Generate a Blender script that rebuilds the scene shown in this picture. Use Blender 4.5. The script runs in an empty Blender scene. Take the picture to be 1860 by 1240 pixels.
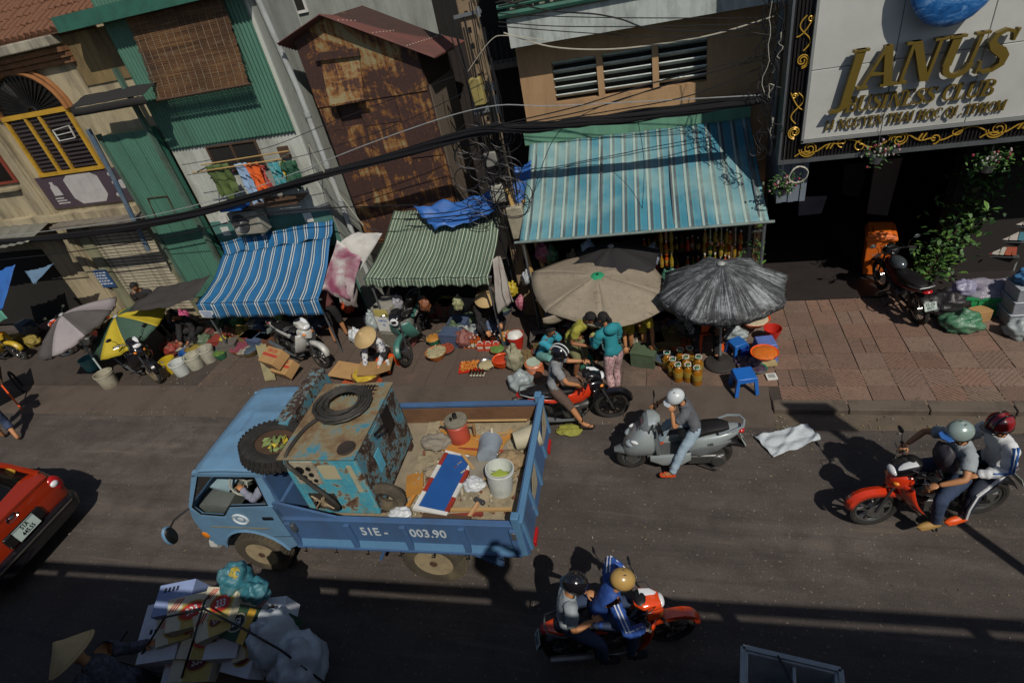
import bpy, bmesh, math, random
from mathutils import Vector as V, Matrix, noise
random.seed(7)
sc = bpy.context.scene
COL = sc.collection
PI = math.pi
R_ = math.radians
# ------------------------------------------------------------------ camera
EYE = 6.3                      # the photographer stands on a terrace across the street
FOC = 1007.97 / 1860           # focal length / picture width
PITCH, YAW, ROLL = R_(34.70), R_(19.505), R_(12.70)
up = V((0, 0, 1))
hd = V((-math.sin(YAW), math.cos(YAW), 0))
FW = hd * math.cos(PITCH) - up * math.sin(PITCH)
rt = V((math.cos(YAW), math.sin(YAW), 0))
dn = -(rt.cross(FW))
CR = rt * math.cos(ROLL) + dn * math.sin(ROLL)
CD = -rt * math.sin(ROLL) + dn * math.cos(ROLL)
cam_d = bpy.data.cameras.new('camera')
cam_d.sensor_width = 36
cam_d.lens = FOC * 36
cam_d.clip_start = 0.05
cam_d.clip_end = 500
cam = bpy.data.objects.new('camera', cam_d)
COL.objects.link(cam)
cam.matrix_world = Matrix(((CR.x, -CD.x, -FW.x, 0), (CR.y, -CD.y, -FW.y, 0), (CR.z, -CD.z, -FW.z, EYE), (0, 0, 0, 1)))
sc.camera = cam
# ------------------------------------------------------------------ light
SUN = V((0.375, -0.545, 0.75)).normalized()
w = bpy.data.worlds.new('World')
sc.world = w
w.use_nodes = True
nt = w.node_tree
nt.nodes.clear()
sky = nt.nodes.new('ShaderNodeTexSky')
sky.sky_type = 'NISHITA'
sky.sun_disc = False
sky.sun_elevation = math.asin(SUN.z)
sky.sun_rotation = math.atan2(SUN.x, SUN.y)
bg = nt.nodes.new('ShaderNodeBackground')
bg.inputs[1].default_value = 0.062
wo = nt.nodes.new('ShaderNodeOutputWorld')
nt.links.new(sky.outputs[0], bg.inputs[0])
nt.links.new(bg.outputs[0], wo.inputs[0])
sd = bpy.data.lights.new('sun', 'SUN')
sd.energy = 3.6
sd.angle = R_(0.5)
sd.color = (1, 0.93, 0.82)
so = bpy.data.objects.new('sun', sd)
COL.objects.link(so)
so.rotation_euler = SUN.to_track_quat('Z', 'Y').to_euler()
sc.view_settings.view_transform = 'Standard'
sc.view_settings.look = 'None'
sc.view_settings.exposure = 0.0
sc.view_settings.gamma = 1
sc.view_settings.use_curve_mapping = False
sc.render.engine = 'CYCLES'
sc.cycles.max_bounces = 5
sc.cycles.transparent_max_bounces = 8
# ------------------------------------------------------------------ where a line of sight of the survey photo meets a real plane
def _ray(x, y):
 return FW * 1007.97 + CR * (x - 930) + CD * (y - 620)
def G(x, y, z=0.0):            # on the horizontal plane at height z
 r = _ray(x, y)
 return V((0, 0, EYE)) + r * ((z - EYE) / r.z)
def F(x, y, Y):                # on the facade plane at depth Y
 r = _ray(x, y)
 return V((0, 0, EYE)) + r * (Y / r.y)
def FX(x, y, X):               # on the side plane at X
 r = _ray(x, y)
 return V((0, 0, EYE)) + r * (X / r.x)
# ------------------------------------------------------------------ mesh builder
def rz(a): return Matrix.Rotation(a, 3, 'Z')
def rx(a): return Matrix.Rotation(a, 3, 'X')
def ry(a): return Matrix.Rotation(a, 3, 'Y')
I3 = Matrix.Identity(3)
def basis(d, upv=V((0, 0, 1))):
 d = d.normalized()
 if abs(d.dot(upv)) > 0.98: upv = V((1, 0, 0))
 a = upv.cross(d).normalized()
 return a, d.cross(a)
class MB:
 def __init__(s):
  s.v = []; s.f = []; s.mi = []; s.uv = {}; s.m = 0
 def face(s, idx, uv=None):
  if uv: s.uv[len(s.f)] = uv
  s.f.append(tuple(idx)); s.mi.append(s.m)
 def box(s, c, d, R=None, taper=1.0):
  c = V(c); n = len(s.v); hx, hy, hz = d[0] / 2, d[1] / 2, d[2] / 2
  for z in (-hz, hz):
   t = taper if z > 0 else 1
   for x, y in ((-hx, -hy), (hx, -hy), (hx, hy), (-hx, hy)):
    p = V((x * t, y * t, z))
    s.v.append(c + (R @ p if R else p))
  for q in ((3, 2, 1, 0), (4, 5, 6, 7), (0, 1, 5, 4), (1, 2, 6, 5), (2, 3, 7, 6), (3, 0, 4, 7)):
   s.face([n + i for i in q])
  return s
 def bb(s, a, b):
  a = V(a); b = V(b)
  return s.box((a + b) / 2, b - a)
 def bar(s, p0, p1, w, h, upv=V((0, 0, 1))):
  p0 = V(p0); p1 = V(p1); d = p1 - p0
  a, b = basis(d, upv)
  R = Matrix((a, b, d.normalized())).transposed()
  return s.box((p0 + p1) / 2, (w, h, d.length), R)
 def rings(s, rs, closed=True, caps=True, loop=False):
  n0 = len(s.v); k = len(rs[0])
  for r in rs: s.v.extend(V(p) for p in r)
  m = len(rs)
  for i in range(m if loop else m - 1):
   j = (i + 1) % m
   for q in range(k if closed else k - 1):
    q2 = (q + 1) % k
    s.face((n0 + i * k + q, n0 + i * k + q2, n0 + j * k + q2, n0 + j * k + q),
     ((q / k, i / m), ((q + 1) / k, i / m), ((q + 1) / k, (i + 1) / m), (q / k, (i + 1) / m)))
  if caps and closed and not loop:
   s.face([n0 + q for q in range(k)][::-1])
   s.face([n0 + (m - 1) * k + q for q in range(k)])
  return s
 def cyl(s, p0, p1, r0, r1=None, n=10, caps=True):
  p0 = V(p0); p1 = V(p1); r1 = r0 if r1 is None else r1
  a, b = basis(p1 - p0)
  rs = []
  for p, r in ((p0, r0), (p1, r1)):
   rs.append([p + a * (r * math.cos(2 * PI * i / n)) + b * (r * math.sin(2 * PI * i / n)) for i in range(n)])
  return s.rings(rs, True, caps)
 def tube(s, pts, r, n=6, loop=False):
  pts = [V(p) for p in pts]; m = len(pts)
  rr = r if isinstance(r, (list, tuple)) else [r] * m
  rs = []; pa = None
  for i, p in enumerate(pts):
   if loop: d = pts[(i + 1) % m] - pts[i - 1]
   else: d = pts[min(i + 1, m - 1)] - pts[max(i - 1, 0)]
   if d.length < 1e-9: d = V((0, 0, 1))
   d.normalize()
   if pa is None: a, b = basis(d)
   else:
    a = pa - d * pa.dot(d)
    a = a.normalized() if a.length > 1e-6 else basis(d)[0]
    b = d.cross(a)
   pa = a
   rs.append([p + a * (rr[i] * math.cos(2 * PI * q / n)) + b * (rr[i] * math.sin(2 * PI * q / n)) for q in range(n)])
  return s.rings(rs, True, True, loop)
 def lathe(s, prof, n=16, c=(0, 0, 0), R=None, wob=None):
  c = V(c); rs = []
  for r, z in prof:
   ring = []
   for q in range(n):
    a = 2 * PI * q / n
    k = r * (wob(a, z) if wob else 1)
    p = V((k * math.cos(a), k * math.sin(a), z))
    ring.append(c + (R @ p if R else p))
   rs.append(ring)
  return s.rings(rs, True, True)
 def prism(s, poly, vec):
  n0 = len(s.v); k = len(poly); vec = V(vec)
  s.v.extend(V(p) for p in poly); s.v.extend(V(p) + vec for p in poly)
  s.face(range(n0, n0 + k)); s.face(range(n0 + 2 * k - 1, n0 + k - 1, -1))
  for q in range(k):
   q2 = (q + 1) % k
   s.face((n0 + q, n0 + k + q, n0 + k + q2, n0 + q2))
  return s
 def poly(s, pts, uv=None):
  n0 = len(s.v); s.v.extend(V(p) for p in pts); s.face(range(n0, n0 + len(pts)), uv)
  return s
 def grid(s, fn, nu, nv, closed_u=False):
  n0 = len(s.v); w = nu if closed_u else nu + 1
  for j in range(nv + 1):
   for i in range(w): s.v.append(V(fn(i / nu, j / nv)))
  for j in range(nv):
   for i in range(nu):
    i2 = (i + 1) % w
    s.face((n0 + j * w + i, n0 + j * w + i2, n0 + (j + 1) * w + i2, n0 + (j + 1) * w + i),
     ((i / nu, j / nv), ((i + 1) / nu, j / nv), ((i + 1) / nu, (j + 1) / nv), (i / nu, (j + 1) / nv)))
  return s
 def ell(s, c, r, n=12, m=8, R=None, amp=0, fr=3, seed=0, z0=-1.0):
  c = V(c); rs = []
  if not isinstance(r, (tuple, list)): r = (r, r, r)
  for j in range(m + 1):
   t = -PI / 2 + PI * j / m
   zz = max(math.sin(t), z0); ring = []
   for q in range(n):
    a = 2 * PI * q / n
    p = V((math.cos(t) * math.cos(a), math.cos(t) * math.sin(a), zz))
    k = 1 + (amp * noise.noise(p * fr + V((seed * 7.1, seed * 3.3, seed))) if amp else 0)
    p = V((p.x * r[0] * k, p.y * r[1] * k, p.z * r[2] * (k if zz > z0 else 1)))
    ring.append(c + (R @ p if R else p))
   rs.append(ring)
  return s.rings(rs, True, True)
def obj(name, mb, mats, parent=None, smooth=40, bevel=0, solid=0, sub=0, kind=None):
 me = bpy.data.meshes.new(name)
 me.from_pydata([tuple(p) for p in mb.v], [], mb.f)
 if not isinstance(mats, (list, tuple)): mats = [mats]
 for m in mats: me.materials.append(m)
 if len(mats) > 1: me.polygons.foreach_set('material_index', mb.mi)
 if mb.uv:
  uvl = me.uv_layers.new(name='UVMap').data
  for fi, uv in mb.uv.items():
   ls = me.polygons[fi].loop_start
   for k, t in enumerate(uv): uvl[ls + k].uv = t
 if smooth:
  me.polygons.foreach_set('use_smooth', [True] * len(me.polygons))
  me.set_sharp_from_angle(angle=R_(smooth))
 me.update()
 o = bpy.data.objects.new(name, me)
 COL.objects.link(o)
 if parent: o.parent = parent
 if bevel:
  b = o.modifiers.new('bevel', 'BEVEL'); b.width = bevel; b.segments = 2; b.limit_method = 'ANGLE'; b.angle_limit = R_(35)
 if solid:
  b = o.modifiers.new('solid', 'SOLIDIFY'); b.thickness = solid; b.offset = 0
 if sub:
  b = o.modifiers.new('sub', 'SUBSURF'); b.levels = sub; b.render_levels = sub
 if kind: o['kind'] = kind
 return o
def tag(o, label, cat, group=None):
 o['label'] = label; o['category'] = cat
 if group: o['group'] = group
 return o
def thing(name, label, cat, loc=(0, 0, 0), rot=0, group=None):
 o = bpy.data.objects.new(name, None)
 o.empty_display_size = 0.1
 COL.objects.link(o)
 o.location = loc
 if isinstance(rot, (int, float)): o.rotation_euler = (0, 0, rot)
 else: o.rotation_euler = rot
 return tag(o, label, cat, group)
def solo(name, label, cat, mb, mats, loc=(0, 0, 0), rot=0, group=None, **k):
 o = obj(name, mb, mats, None, **k)
 o.location = loc
 o.rotation_euler = (0, 0, rot) if isinstance(rot, (int, float)) else rot
 return tag(o, label, cat, group)
def dup(o, loc=None, rot=None, label=None, group=None, parent=None, scale=None):
 c = o.copy(); COL.objects.link(c)
 if parent: c.parent = parent
 if loc is not None: c.location = loc
 if rot is not None: c.rotation_euler = (0, 0, rot) if isinstance(rot, (int, float)) else rot
 if scale: c.scale = (scale,) * 3 if isinstance(scale, (int, float)) else scale
 if label: c['label'] = label
 if group: c['group'] = group
 for ch in o.children: dup(ch, parent=c)
 return c
# ------------------------------------------------------------------ materials
def lin(c):
 c = c / 255
 return c / 12.92 if c <= 0.04045 else ((c + 0.055) / 1.055) ** 2.4
def hx(h): return tuple(lin(int(h[i:i + 2], 16)) for i in (0, 2, 4)) + (1,)
_mc = {}
def new(name):
 m = bpy.data.materials.new(name); m.use_nodes = True
 return m, m.node_tree, m.node_tree.nodes['Principled BSDF']
def nd(nt, t, **k):
 n = nt.nodes.new('ShaderNode' + t)
 for a, b in k.items():
  if a.startswith('i_'): n.inputs[int(a[2:]) if a[2:].isdigit() else a[2:]].default_value = b
  else: setattr(n, a, b)
 return n
def ramp(nt, src, stops, const=False):
 r = nt.nodes.new('ShaderNodeValToRGB'); cr = r.color_ramp
 if const: cr.interpolation = 'CONSTANT'
 cr.elements[0].position = stops[0][0]; cr.elements[0].color = stops[0][1]
 cr.elements[1].position = stops[1][0]; cr.elements[1].color = stops[1][1]
 for p, c in stops[2:]:
  e = cr.elements.new(p); e.color = c
 nt.links.new(src, r.inputs[0])
 return r.outputs[0]
def g1(v): return (v, v, v, 1)
def mixc(nt, f, a, b, mode='MIX'):
 m = nt.nodes.new('ShaderNodeMix'); m.data_type = 'RGBA'; m.blend_type = mode
 for s, v in ((0, f), (6, a), (7, b)):
  if hasattr(v, 'is_linked'): nt.links.new(v, m.inputs[s])
  else: m.inputs[s].default_value = v
 return m.outputs[2]
def ntex(nt, scale, detail=5, rough=0.6, stretch=(1, 1, 1), off=(0, 0, 0), coord='Object', dist=0):
 tc = nd(nt, 'TexCoord'); mp = nd(nt, 'Mapping')
 mp.inputs['Scale'].default_value = stretch; mp.inputs['Location'].default_value = off
 nt.links.new(tc.outputs[coord], mp.inputs[0])
 t = nd(nt, 'TexNoise'); t.inputs['Scale'].default_value = scale; t.inputs['Detail'].default_value = detail
 t.inputs['Roughness'].default_value = rough; t.inputs['Distortion'].default_value = dist
 nt.links.new(mp.outputs[0], t.inputs['Vector'])
 return t.outputs['Fac']
def bump(nt, b, h, st=0.3, dist=0.01):
 n = nd(nt, 'Bump'); n.inputs['Strength'].default_value = st; n.inputs['Distance'].default_value = dist
 nt.links.new(h, n.inputs['Height']); nt.links.new(n.outputs[0], b.inputs['Normal'])
def pm(h, rough=0.6, metal=0.0, dirt=0.35, scale=6, dcol='2a211a', bmp=0.0, name=None, stretch=(1, 1, 1), coat=0, lo=0.45, hi=0.75):
 """plain paint / plastic / cloth with uneven wear"""
 key = (h, rough, metal, dirt, scale, dcol, bmp, stretch, coat, lo)
 if key in _mc: return _mc[key]
 m, nt, b = new(name or 'paint_' + h)
 f = ntex(nt, scale, 6, 0.65, stretch)
 f2 = ramp(nt, f, [(lo, g1(0)), (hi, g1(dirt))])
 base = mixc(nt, f2, hx(h), hx(dcol))
 f3 = ntex(nt, scale * 7, 3, 0.6)
 base = mixc(nt, 0.25, base, mixc(nt, f3, g1(0.55), g1(1.2)), 'MULTIPLY') if dirt > 0 else base
 if hasattr(base, 'is_linked'): nt.links.new(base, b.inputs['Base Color'])
 b.inputs['Roughness'].default_value = rough; b.inputs['Metallic'].default_value = metal
 if coat: b.inputs['Coat Weight'].default_value = coat
 if bmp: bump(nt, b, f3, bmp, 0.01)
 _mc[key] = m
 return m
def glass(h, alpha=0.35, rough=0.1, name='glass'):
 key = (h, alpha, rough, 'gl')
 if key in _mc: return _mc[key]
 m, nt, b = new(name)
 b.inputs['Base Color'].default_value = hx(h); b.inputs['Roughness'].default_value = rough
 b.inputs['Alpha'].default_value = alpha
 _mc[key] = m
 return m
def stripes(name, n, stops, dirt=0.35, rough=0.7, dcol='3a3630', dscale=1.2, axis=0, bleach=0.0):
 m, nt, b = new(name)
 tc = nd(nt, 'TexCoord'); sp = nd(nt, 'SeparateXYZ'); nt.links.new(tc.outputs['UV'], sp.inputs[0])
 mu = nd(nt, 'Math', operation='MULTIPLY'); mu.inputs[1].default_value = n; nt.links.new(sp.outputs[axis], mu.inputs[0])
 fr = nd(nt, 'Math', operation='FRACT'); nt.links.new(mu.outputs[0], fr.inputs[0])
 c = ramp(nt, fr.outputs[0], [(p, hx(h)) for p, h in stops], True)
 f = ntex(nt, dscale, 6, 0.7)
 c = mixc(nt, ramp(nt, f, [(0.4, g1(0)), (0.75, g1(dirt))]), c, hx(dcol))
 if bleach:
  c = mixc(nt, ramp(nt, ntex(nt, 0.7, 4, 0.6, off=(5, 2, 1)), [(0.42, g1(0)), (0.68, g1(bleach))]), c, hx('9db5ac'))
 c = mixc(nt, 0.3, c, mixc(nt, ntex(nt, 14, 4), g1(0.6), g1(1.25)), 'MULTIPLY')
 nt.links.new(c, b.inputs['Base Color']); b.inputs['Roughness'].default_value = rough
 bump(nt, b, f, 0.15, 0.02)
 return m
# ================================================================== materials of the setting
def m_asphalt():
 m, nt, b = new('asphalt')
 f = ntex(nt, 0.5, 8, 0.62, (0.35, 1.3, 1)); g = ntex(nt, 55, 4, 0.8); h = ntex(nt, 2.2, 6, 0.7, off=(3, 1, 0)); st_ = ntex(nt, 1.0, 7, 0.7, (0.25, 3.5, 1), off=(2, 5, 0)); sp2 = ntex(nt, 26, 2, 0.5, off=(9, 1, 0))
 c = ramp(nt, f, [(0.28, hx('37322f')), (0.5, hx('4a433f')), (0.7, hx('645b54'))])
 c = mixc(nt, ramp(nt, h, [(0.45, g1(0)), (0.62, g1(0.6))]), c, hx('3a332f'))
 c = mixc(nt, 0.85, c, ramp(nt, g, [(0.3, g1(0.55)), (0.55, g1(0.95)), (0.72, g1(1.7))]), 'MULTIPLY')
 c = mixc(nt, ramp(nt, st_, [(0.5, g1(0)), (0.68, g1(0.55))]), c, hx('2c2725')); c = mixc(nt, ramp(nt, st_, [(0.30, g1(0.35)), (0.42, g1(0))]), c, hx('7a6d60'))
 c = mixc(nt, ramp(nt, sp2, [(0.66, g1(0)), (0.72, g1(0.5))]), c, hx('8d8376')); c = mixc(nt, ramp(nt, sp2, [(0.27, g1(0.6)), (0.33, g1(0))]), c, hx('221e1c'))
 v = nd(nt, 'TexVoronoi'); v.inputs['Scale'].default_value = 5
 tc = nd(nt, 'TexCoord'); nt.links.new(tc.outputs['Object'], v.inputs['Vector'])
 c = mixc(nt, ramp(nt, v.outputs['Distance'], [(0.025, g1(0.6)), (0.05, g1(0))]), c, hx('9a9288'))
 nt.links.new(c, b.inputs['Base Color']); b.inputs['Roughness'].default_value = 0.85
 bump(nt, b, g, 0.35, 0.01)
 return m
def m_tile():
 m, nt, b = new('pavement_tile')
 oi = nd(nt, 'ObjectInfo')
 c = ramp(nt, oi.outputs['Random'], [(0, hx('72594c')), (0.3, hx('826657')), (0.55, hx('7a675a')), (0.8, hx('6d574c')), (1, hx('877365'))])
 tc = nd(nt, 'NewGeometry')
 f = nd(nt, 'TexNoise'); f.inputs['Scale'].default_value = 16; f.inputs['Detail'].default_value = 6; f.inputs['Distortion'].default_value = 1.5; f.inputs['Roughness'].default_value = 0.75
 nt.links.new(tc.outputs['Position'], f.inputs['Vector'])
 c = mixc(nt, ramp(nt, f.outputs[0], [(0.38, g1(0.85)), (0.46, g1(0.2)), (0.52, g1(0.0)), (0.62, g1(0.6))]), c, hx('4a3b33'))
 f2 = nd(nt, 'TexNoise'); f2.inputs['Scale'].default_value = 1.1; f2.inputs['Detail'].default_value = 6; f2.inputs['Roughness'].default_value = 0.7
 nt.links.new(tc.outputs['Position'], f2.inputs['Vector'])
 # grime of the market side, heavier towards the stalls on the left
 sp = nd(nt, 'SeparateXYZ'); nt.links.new(tc.outputs['Position'], sp.inputs[0])
 mr = nd(nt, 'MapRange'); mr.inputs[1].default_value = 3.2; mr.inputs[2].default_value = -2.2; mr.inputs[3].default_value = -0.14; mr.inputs[4].default_value = 0.30
 nt.links.new(sp.outputs[0], mr.inputs[0])
 ad = nd(nt, 'Math', operation='ADD'); nt.links.new(f2.outputs[0], ad.inputs[0]); nt.links.new(mr.outputs[0], ad.inputs[1])
 c = mixc(nt, ramp(nt, ad.outputs[0], [(0.42, g1(0)), (0.75, g1(0.85))]), c, hx('4a4039'))
 nt.links.new(c, b.inputs['Base Color']); b.inputs['Roughness'].default_value = 0.8
 bump(nt, b, f.outputs[0], 0.5, 0.02)
 return m
def m_wall(h, d='4b4339', amt=0.7, sc_=1.2, streak=True, name='plaster'):
 m, nt, b = new(name)
 f = ntex(nt, sc_, 8, 0.7, (1, 1, 0.35) if streak else (1, 1, 1)); g = ntex(nt, 25, 5, 0.7); s = ntex(nt, 6, 5, 0.6, (1, 1, 0.08))
 c = mixc(nt, ramp(nt, f, [(0.45, g1(0)), (0.72, g1(amt))]), hx(h), hx(d))
 c = mixc(nt, ramp(nt, s, [(0.5, g1(0)), (0.75, g1(amt * 0.6))]), c, hx(d))
 c = mixc(nt, 0.4, c, mixc(nt, g, g1(0.6), g1(1.25)), 'MULTIPLY')
 nt.links.new(c, b.inputs['Base Color']); b.inputs['Roughness'].default_value = 0.85
 bump(nt, b, g, 0.25, 0.01)
 return m
def m_rust(cream=0.55, name='rusty_sheet'):
 m, nt, b = new(name)
 f = ntex(nt, 1.3, 9, 0.75, (0.55, 1, 1.0), dist=0.6); s = ntex(nt, 9, 6, 0.7, (1, 1, 0.12)); g = ntex(nt, 30, 5, 0.7); cream -= -.06
 base = ramp(nt, g, [(0.3, hx('2a1b17')), (0.55, hx('3d2620')), (0.8, hx('583222'))])
 mx = nd(nt, 'Math', operation='MULTIPLY_ADD'); mx.inputs[1].default_value = 0.5
 nt.links.new(s, mx.inputs[0]); nt.links.new(f, mx.inputs[2])
 k = ramp(nt, mx.outputs[0], [(cream + 0.135, g1(0)), (cream + 0.18, g1(0.6)), (cream + 0.30, g1(1))])
 mid = mixc(nt, k, base, hx('8a5a22'))
 k2 = ramp(nt, mx.outputs[0], [(cream + 0.19, g1(0)), (cream + 0.27, g1(1))])
 c = mixc(nt, k2, mid, mixc(nt, g, hx('6d6446'), hx('928765')))
 nt.links.new(c, b.inputs['Base Color']); b.inputs['Roughness'].default_value = 0.8
 bump(nt, b, g, 0.3, 0.01)
 return m
ASPH = m_asphalt(); TILE = m_tile()
CREAM = m_wall('a19579', '463f32', 0.95); BEIGE = m_wall('a3825f', '5a4a3a', 0.5, 0.9, name='beige_plaster'); WHITEW = m_wall('b6bab2', '5d5d55', 0.7, name='white_plaster')
GREYW = m_wall('8f948e', '4a4a46', 0.6, name='grey_plaster'); CONC = m_wall('6e675c', '2f2b26', 0.8, 2, name='concrete'); TEALW = m_wall('47736c', '2d4743', 0.5, 2, name='teal_plaster')
RUST = m_rust(0.57); RUSTC = m_rust(0.525, 'rusty_sheet_pale'); RUSTF = m_rust(0.48, 'rusty_flap'); RUSTD = m_rust(0.72, 'rusty_sheet_dark')
GREEN = pm('416d5c', 0.6, 0, 0.75, 1.5, '2c4a3e', name='green_sheet', stretch=(1, 1, 0.3))
GREEND = pm('2f6152', 0.5, 0, 0.6, 3, '24352f', name='green_paint')
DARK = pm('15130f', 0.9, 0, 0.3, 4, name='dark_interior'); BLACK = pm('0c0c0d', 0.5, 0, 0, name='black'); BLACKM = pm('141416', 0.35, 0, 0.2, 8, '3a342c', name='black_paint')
GREYM = pm('6d7276', 0.45, 0.6, 0.4, 5, '3d3731', name='grey_metal'); STEEL = pm('9a9c9c', 0.3, 0.9, 0.3, 9, '4a4038', name='steel')
WOOD = pm('8a6a43', 0.75, 0, 0.6, 5, '3f2d1c', name='wood', stretch=(0.2, 1, 1)); BAMB = pm('a88a56', 0.6, 0, 0.5, 3, '5c4526', name='bamboo'); DWOOD = pm('4a3626', 0.8, 0, 0.5, 5, '231910', name='dark_wood')
WHITE = pm('c9cac6', 0.5, 0, 0.35, 4, '6d675c', name='white_paint'); YEL = pm('b58d2c', 0.5, 0, 0.5, 4, '5a4416', name='yellow_paint'); ORANGE = pm('d8531a', 0.45, 0, 0.3, 4, '7a2c10', name='orange_plastic')
RED = pm('b3271b', 0.45, 0, 0.3, 5, '5a1712', name='red_paint'); BLUE = pm('1f5da8', 0.45, 0, 0.3, 5, '14355c', name='blue_plastic'); BLUET = pm('2c5fa6', 0.5, 0, 0.5, 3, '16294a', name='blue_tarp', bmp=0.2)
PV = 0.10                      # height of the pavement above the road
KY = 6.66                      # kerb
# ================================================================== ground
def plane_sheet(name, x0, x1, y0, y1, z, mat, nx=1, ny=1, kind='structure'):
 mb = MB(); mb.grid(lambda u, v: V((x0 + (x1 - x0) * u, y0 + (y1 - y0) * v, z)), nx, ny)
 return obj(name, mb, mat, kind=kind)
ground = plane_sheet('road', -120, 120, -120, 160, 0, ASPH)
pav = obj('pavement', MB().bb((-40, 7.12, 0.002), (30, 9.52, PV - 0.012)).bb((1.45, KY + 0.16, 0.002), (30, 7.12, PV - 0.012)), pm('3f3630', 0.9, 0, 0.6, 4, '241e1a', name='joint_mortar'), kind='structure')
t0 = MB().box((0, 0, 0), (0.392, 0.392, 0.03), taper=0.985)
ta = obj('tile', t0, TILE, pav, smooth=0)
tb_ = MB().box((0, 0, -0.004), (0.392, 0.392, 0.022))
for k in range(-3, 4):
 o = k * 0.075; L = 0.196
 a0, a1 = max(-L, -L + o if o > 0 else -L), min(L, L + o)
 x0, x1 = max(-L, o - L), min(L, o + L)
 if x1 - x0 > 0.05: tb_.bar((x0, x0 - o, 0.009), (x1, x1 - o, 0.009), 0.045, 0.010)
tb = obj('tile', tb_, TILE, pav, smooth=0)
tc_ = MB()
for i in (-1, 1):
 for j in (-1, 1): tc_.box((i * 0.098, j * 0.098, 0), (0.19, 0.19, 0.03), taper=0.97)
tc3 = obj('tile', tc_, TILE, pav, smooth=0)
first = {0: ta, 1: tb, 2: tc3}
rr = random.Random(3)
def put_tile(x, y):
 k = rr.random(); row = int((y - 7.1) / 0.4)
 v = 1 if (row in (0, 1) and k < 0.5) or k < 0.04 else 2 if k > 0.96 else 0
 o = first[v]
 if o.get('used'): o = o.copy(); COL.objects.link(o); o.parent = pav
 else: o['used'] = 1
 o.location = (x, y, PV - 0.015 + rr.uniform(-0.003, 0.003))
 o.rotation_euler = (rr.uniform(-.006, .006), rr.uniform(-.006, .006), rr.choice((0, PI / 2, PI, -PI / 2)) if v else rr.uniform(-.01, .01))
for i in range(38):
 for j in range(6): put_tile(-9.4 + i * 0.4, 7.32 + j * 0.4)
for i in range(10): put_tile(1.8 + i * 0.4, 6.92 + 0.0)
for v, o in first.items():
 if 'used' in o: del o['used']
for o in pav.children:
 if 'used' in o: del o['used']
kerb = MB()
for i in range(16): kerb.bb((1.45 + i * 1.0 + 0.006, KY - 0.06, -0.05), (1.45 + i * 1.0 + 0.994, KY + 0.155, PV + 0.006))
KST = pm('5c5248', 0.85, 0, 0.75, 2.5, '211d1a', name='kerb_stone', bmp=0.3)
kb = MB().bb((1.45, KY - 0.03, -0.08), (30, KY + 0.14, PV - 0.02)); kbo = obj('kerb', kb, KST, kind='structure')
ks = MB().box((0, 0, 0), (0.985, 0.215, 0.16))
k1 = obj('kerb_stone', ks, KST, kbo, bevel=0.015)
for i in range(9):
 o = k1 if i == 0 else k1.copy()
 if i: COL.objects.link(o)
 o.parent = kbo; o.location = (1.95 + i, KY + 0.045 + rr.uniform(-.008, .008), 0.026 + rr.uniform(-.006, .006))
# sloping gutter apron along the stalls, and a worn concrete strip in front of the kerb
mb = MB(); mb.grid(lambda u, v: V((-40 + 41.45 * u, 6.3 + 0.83 * v + 0.03 * noise.noise(V((u * 60, v, 0))), 0.005 + (PV - 0.01) * v ** 0.8 + 0.008 * noise.noise(V((u * 90, v * 3, 2))))), 160, 5)
APR = pm('51473f', 0.85, 0, 0.8, 1.4, '332c27', name='gutter_apron', bmp=0.4)
obj('gutter_apron', mb, APR, kind='structure')
mb = MB(); mb.grid(lambda u, v: V((1.45 + 25 * u, 6.28 + 0.33 * v + (0.03 * noise.noise(V((u * 40, 1, 0))) if v < 0.5 else 0), 0.006)), 60, 1)
obj('gutter_strip', mb, pm('5c5144', 0.85, 0, 0.8, 1.6, '3a322b', name='gutter_concrete', bmp=0.4), kind='structure')
# litter, sand and straw along the gutter: nobody could count it
mb = MB(); r_ = random.Random(5)
for i in range(620):
 k = r_.random()
 if k < 0.5: x, y, z = r_.uniform(-12, 5.5), r_.gauss(6.4, 0.12), 0.02
 elif k < 0.8: x, y, z = r_.uniform(-11.5, -6.5), r_.gauss(7.3, 0.3), 0.105 if True else 0
 else: x, y, z = r_.uniform(-10, 4), r_.uniform(3.4, 6.2), 0.004
 if k >= 0.5 and k < 0.8 and y < 7.1: z = 0.005 + 0.09 * max(0, (y - 6.3) / 0.83) + 0.012
 a = r_.uniform(0, PI); s = r_.uniform(0.004, 0.013); l = s * r_.uniform(1, 4)
 mb.m = r_.choice((0, 0, 1, 1, 2))
 mb.box((x, y, z + 0.004), (l, s, 0.006), rz(a))
obj('litter', mb, [pm('85795c', 0.8, name='straw'), pm('8f8a80', 0.7, name='paper_scrap'), pm('5c5a3a', 0.8, name='leaf_scrap')], kind='stuff', smooth=0)
# ================================================================== the building the photograph was taken from
hb = thing('terrace_building', 'concrete terrace building across the street with a railed parapet', 'building', (0, -4, 0))
ang = R_(2.6)
mb = MB().box((0, -6.3, 2.275), (60, 12, 4.55), rz(ang)); mb.box((0, -0.40, 4.55), (60, 0.15, 0.7), rz(ang))
o = obj('wall', mb, CONC, hb); o.location = (0, 4, 0)
mb = MB().box((0, -0.40, 5.17), (60, 0.09, 0.09), rz(ang))
for i in range(-12, 13): mb.box(rz(ang) @ V((i * 2.35 + 0.7, -0.40, 5.0)), (0.12, 0.09, 0.32), rz(ang))
o = obj('railing', mb, GREYM, hb); o.location = (0, 4, 0)
obj('step', MB().bb((.4, -1.2, 4.553), (1.3, -.55, 4.85)), CONC, hb, smooth=0).location = (0, 4, 0)  # unseen step, added to raise the photographer's shadow on the truck
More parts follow.
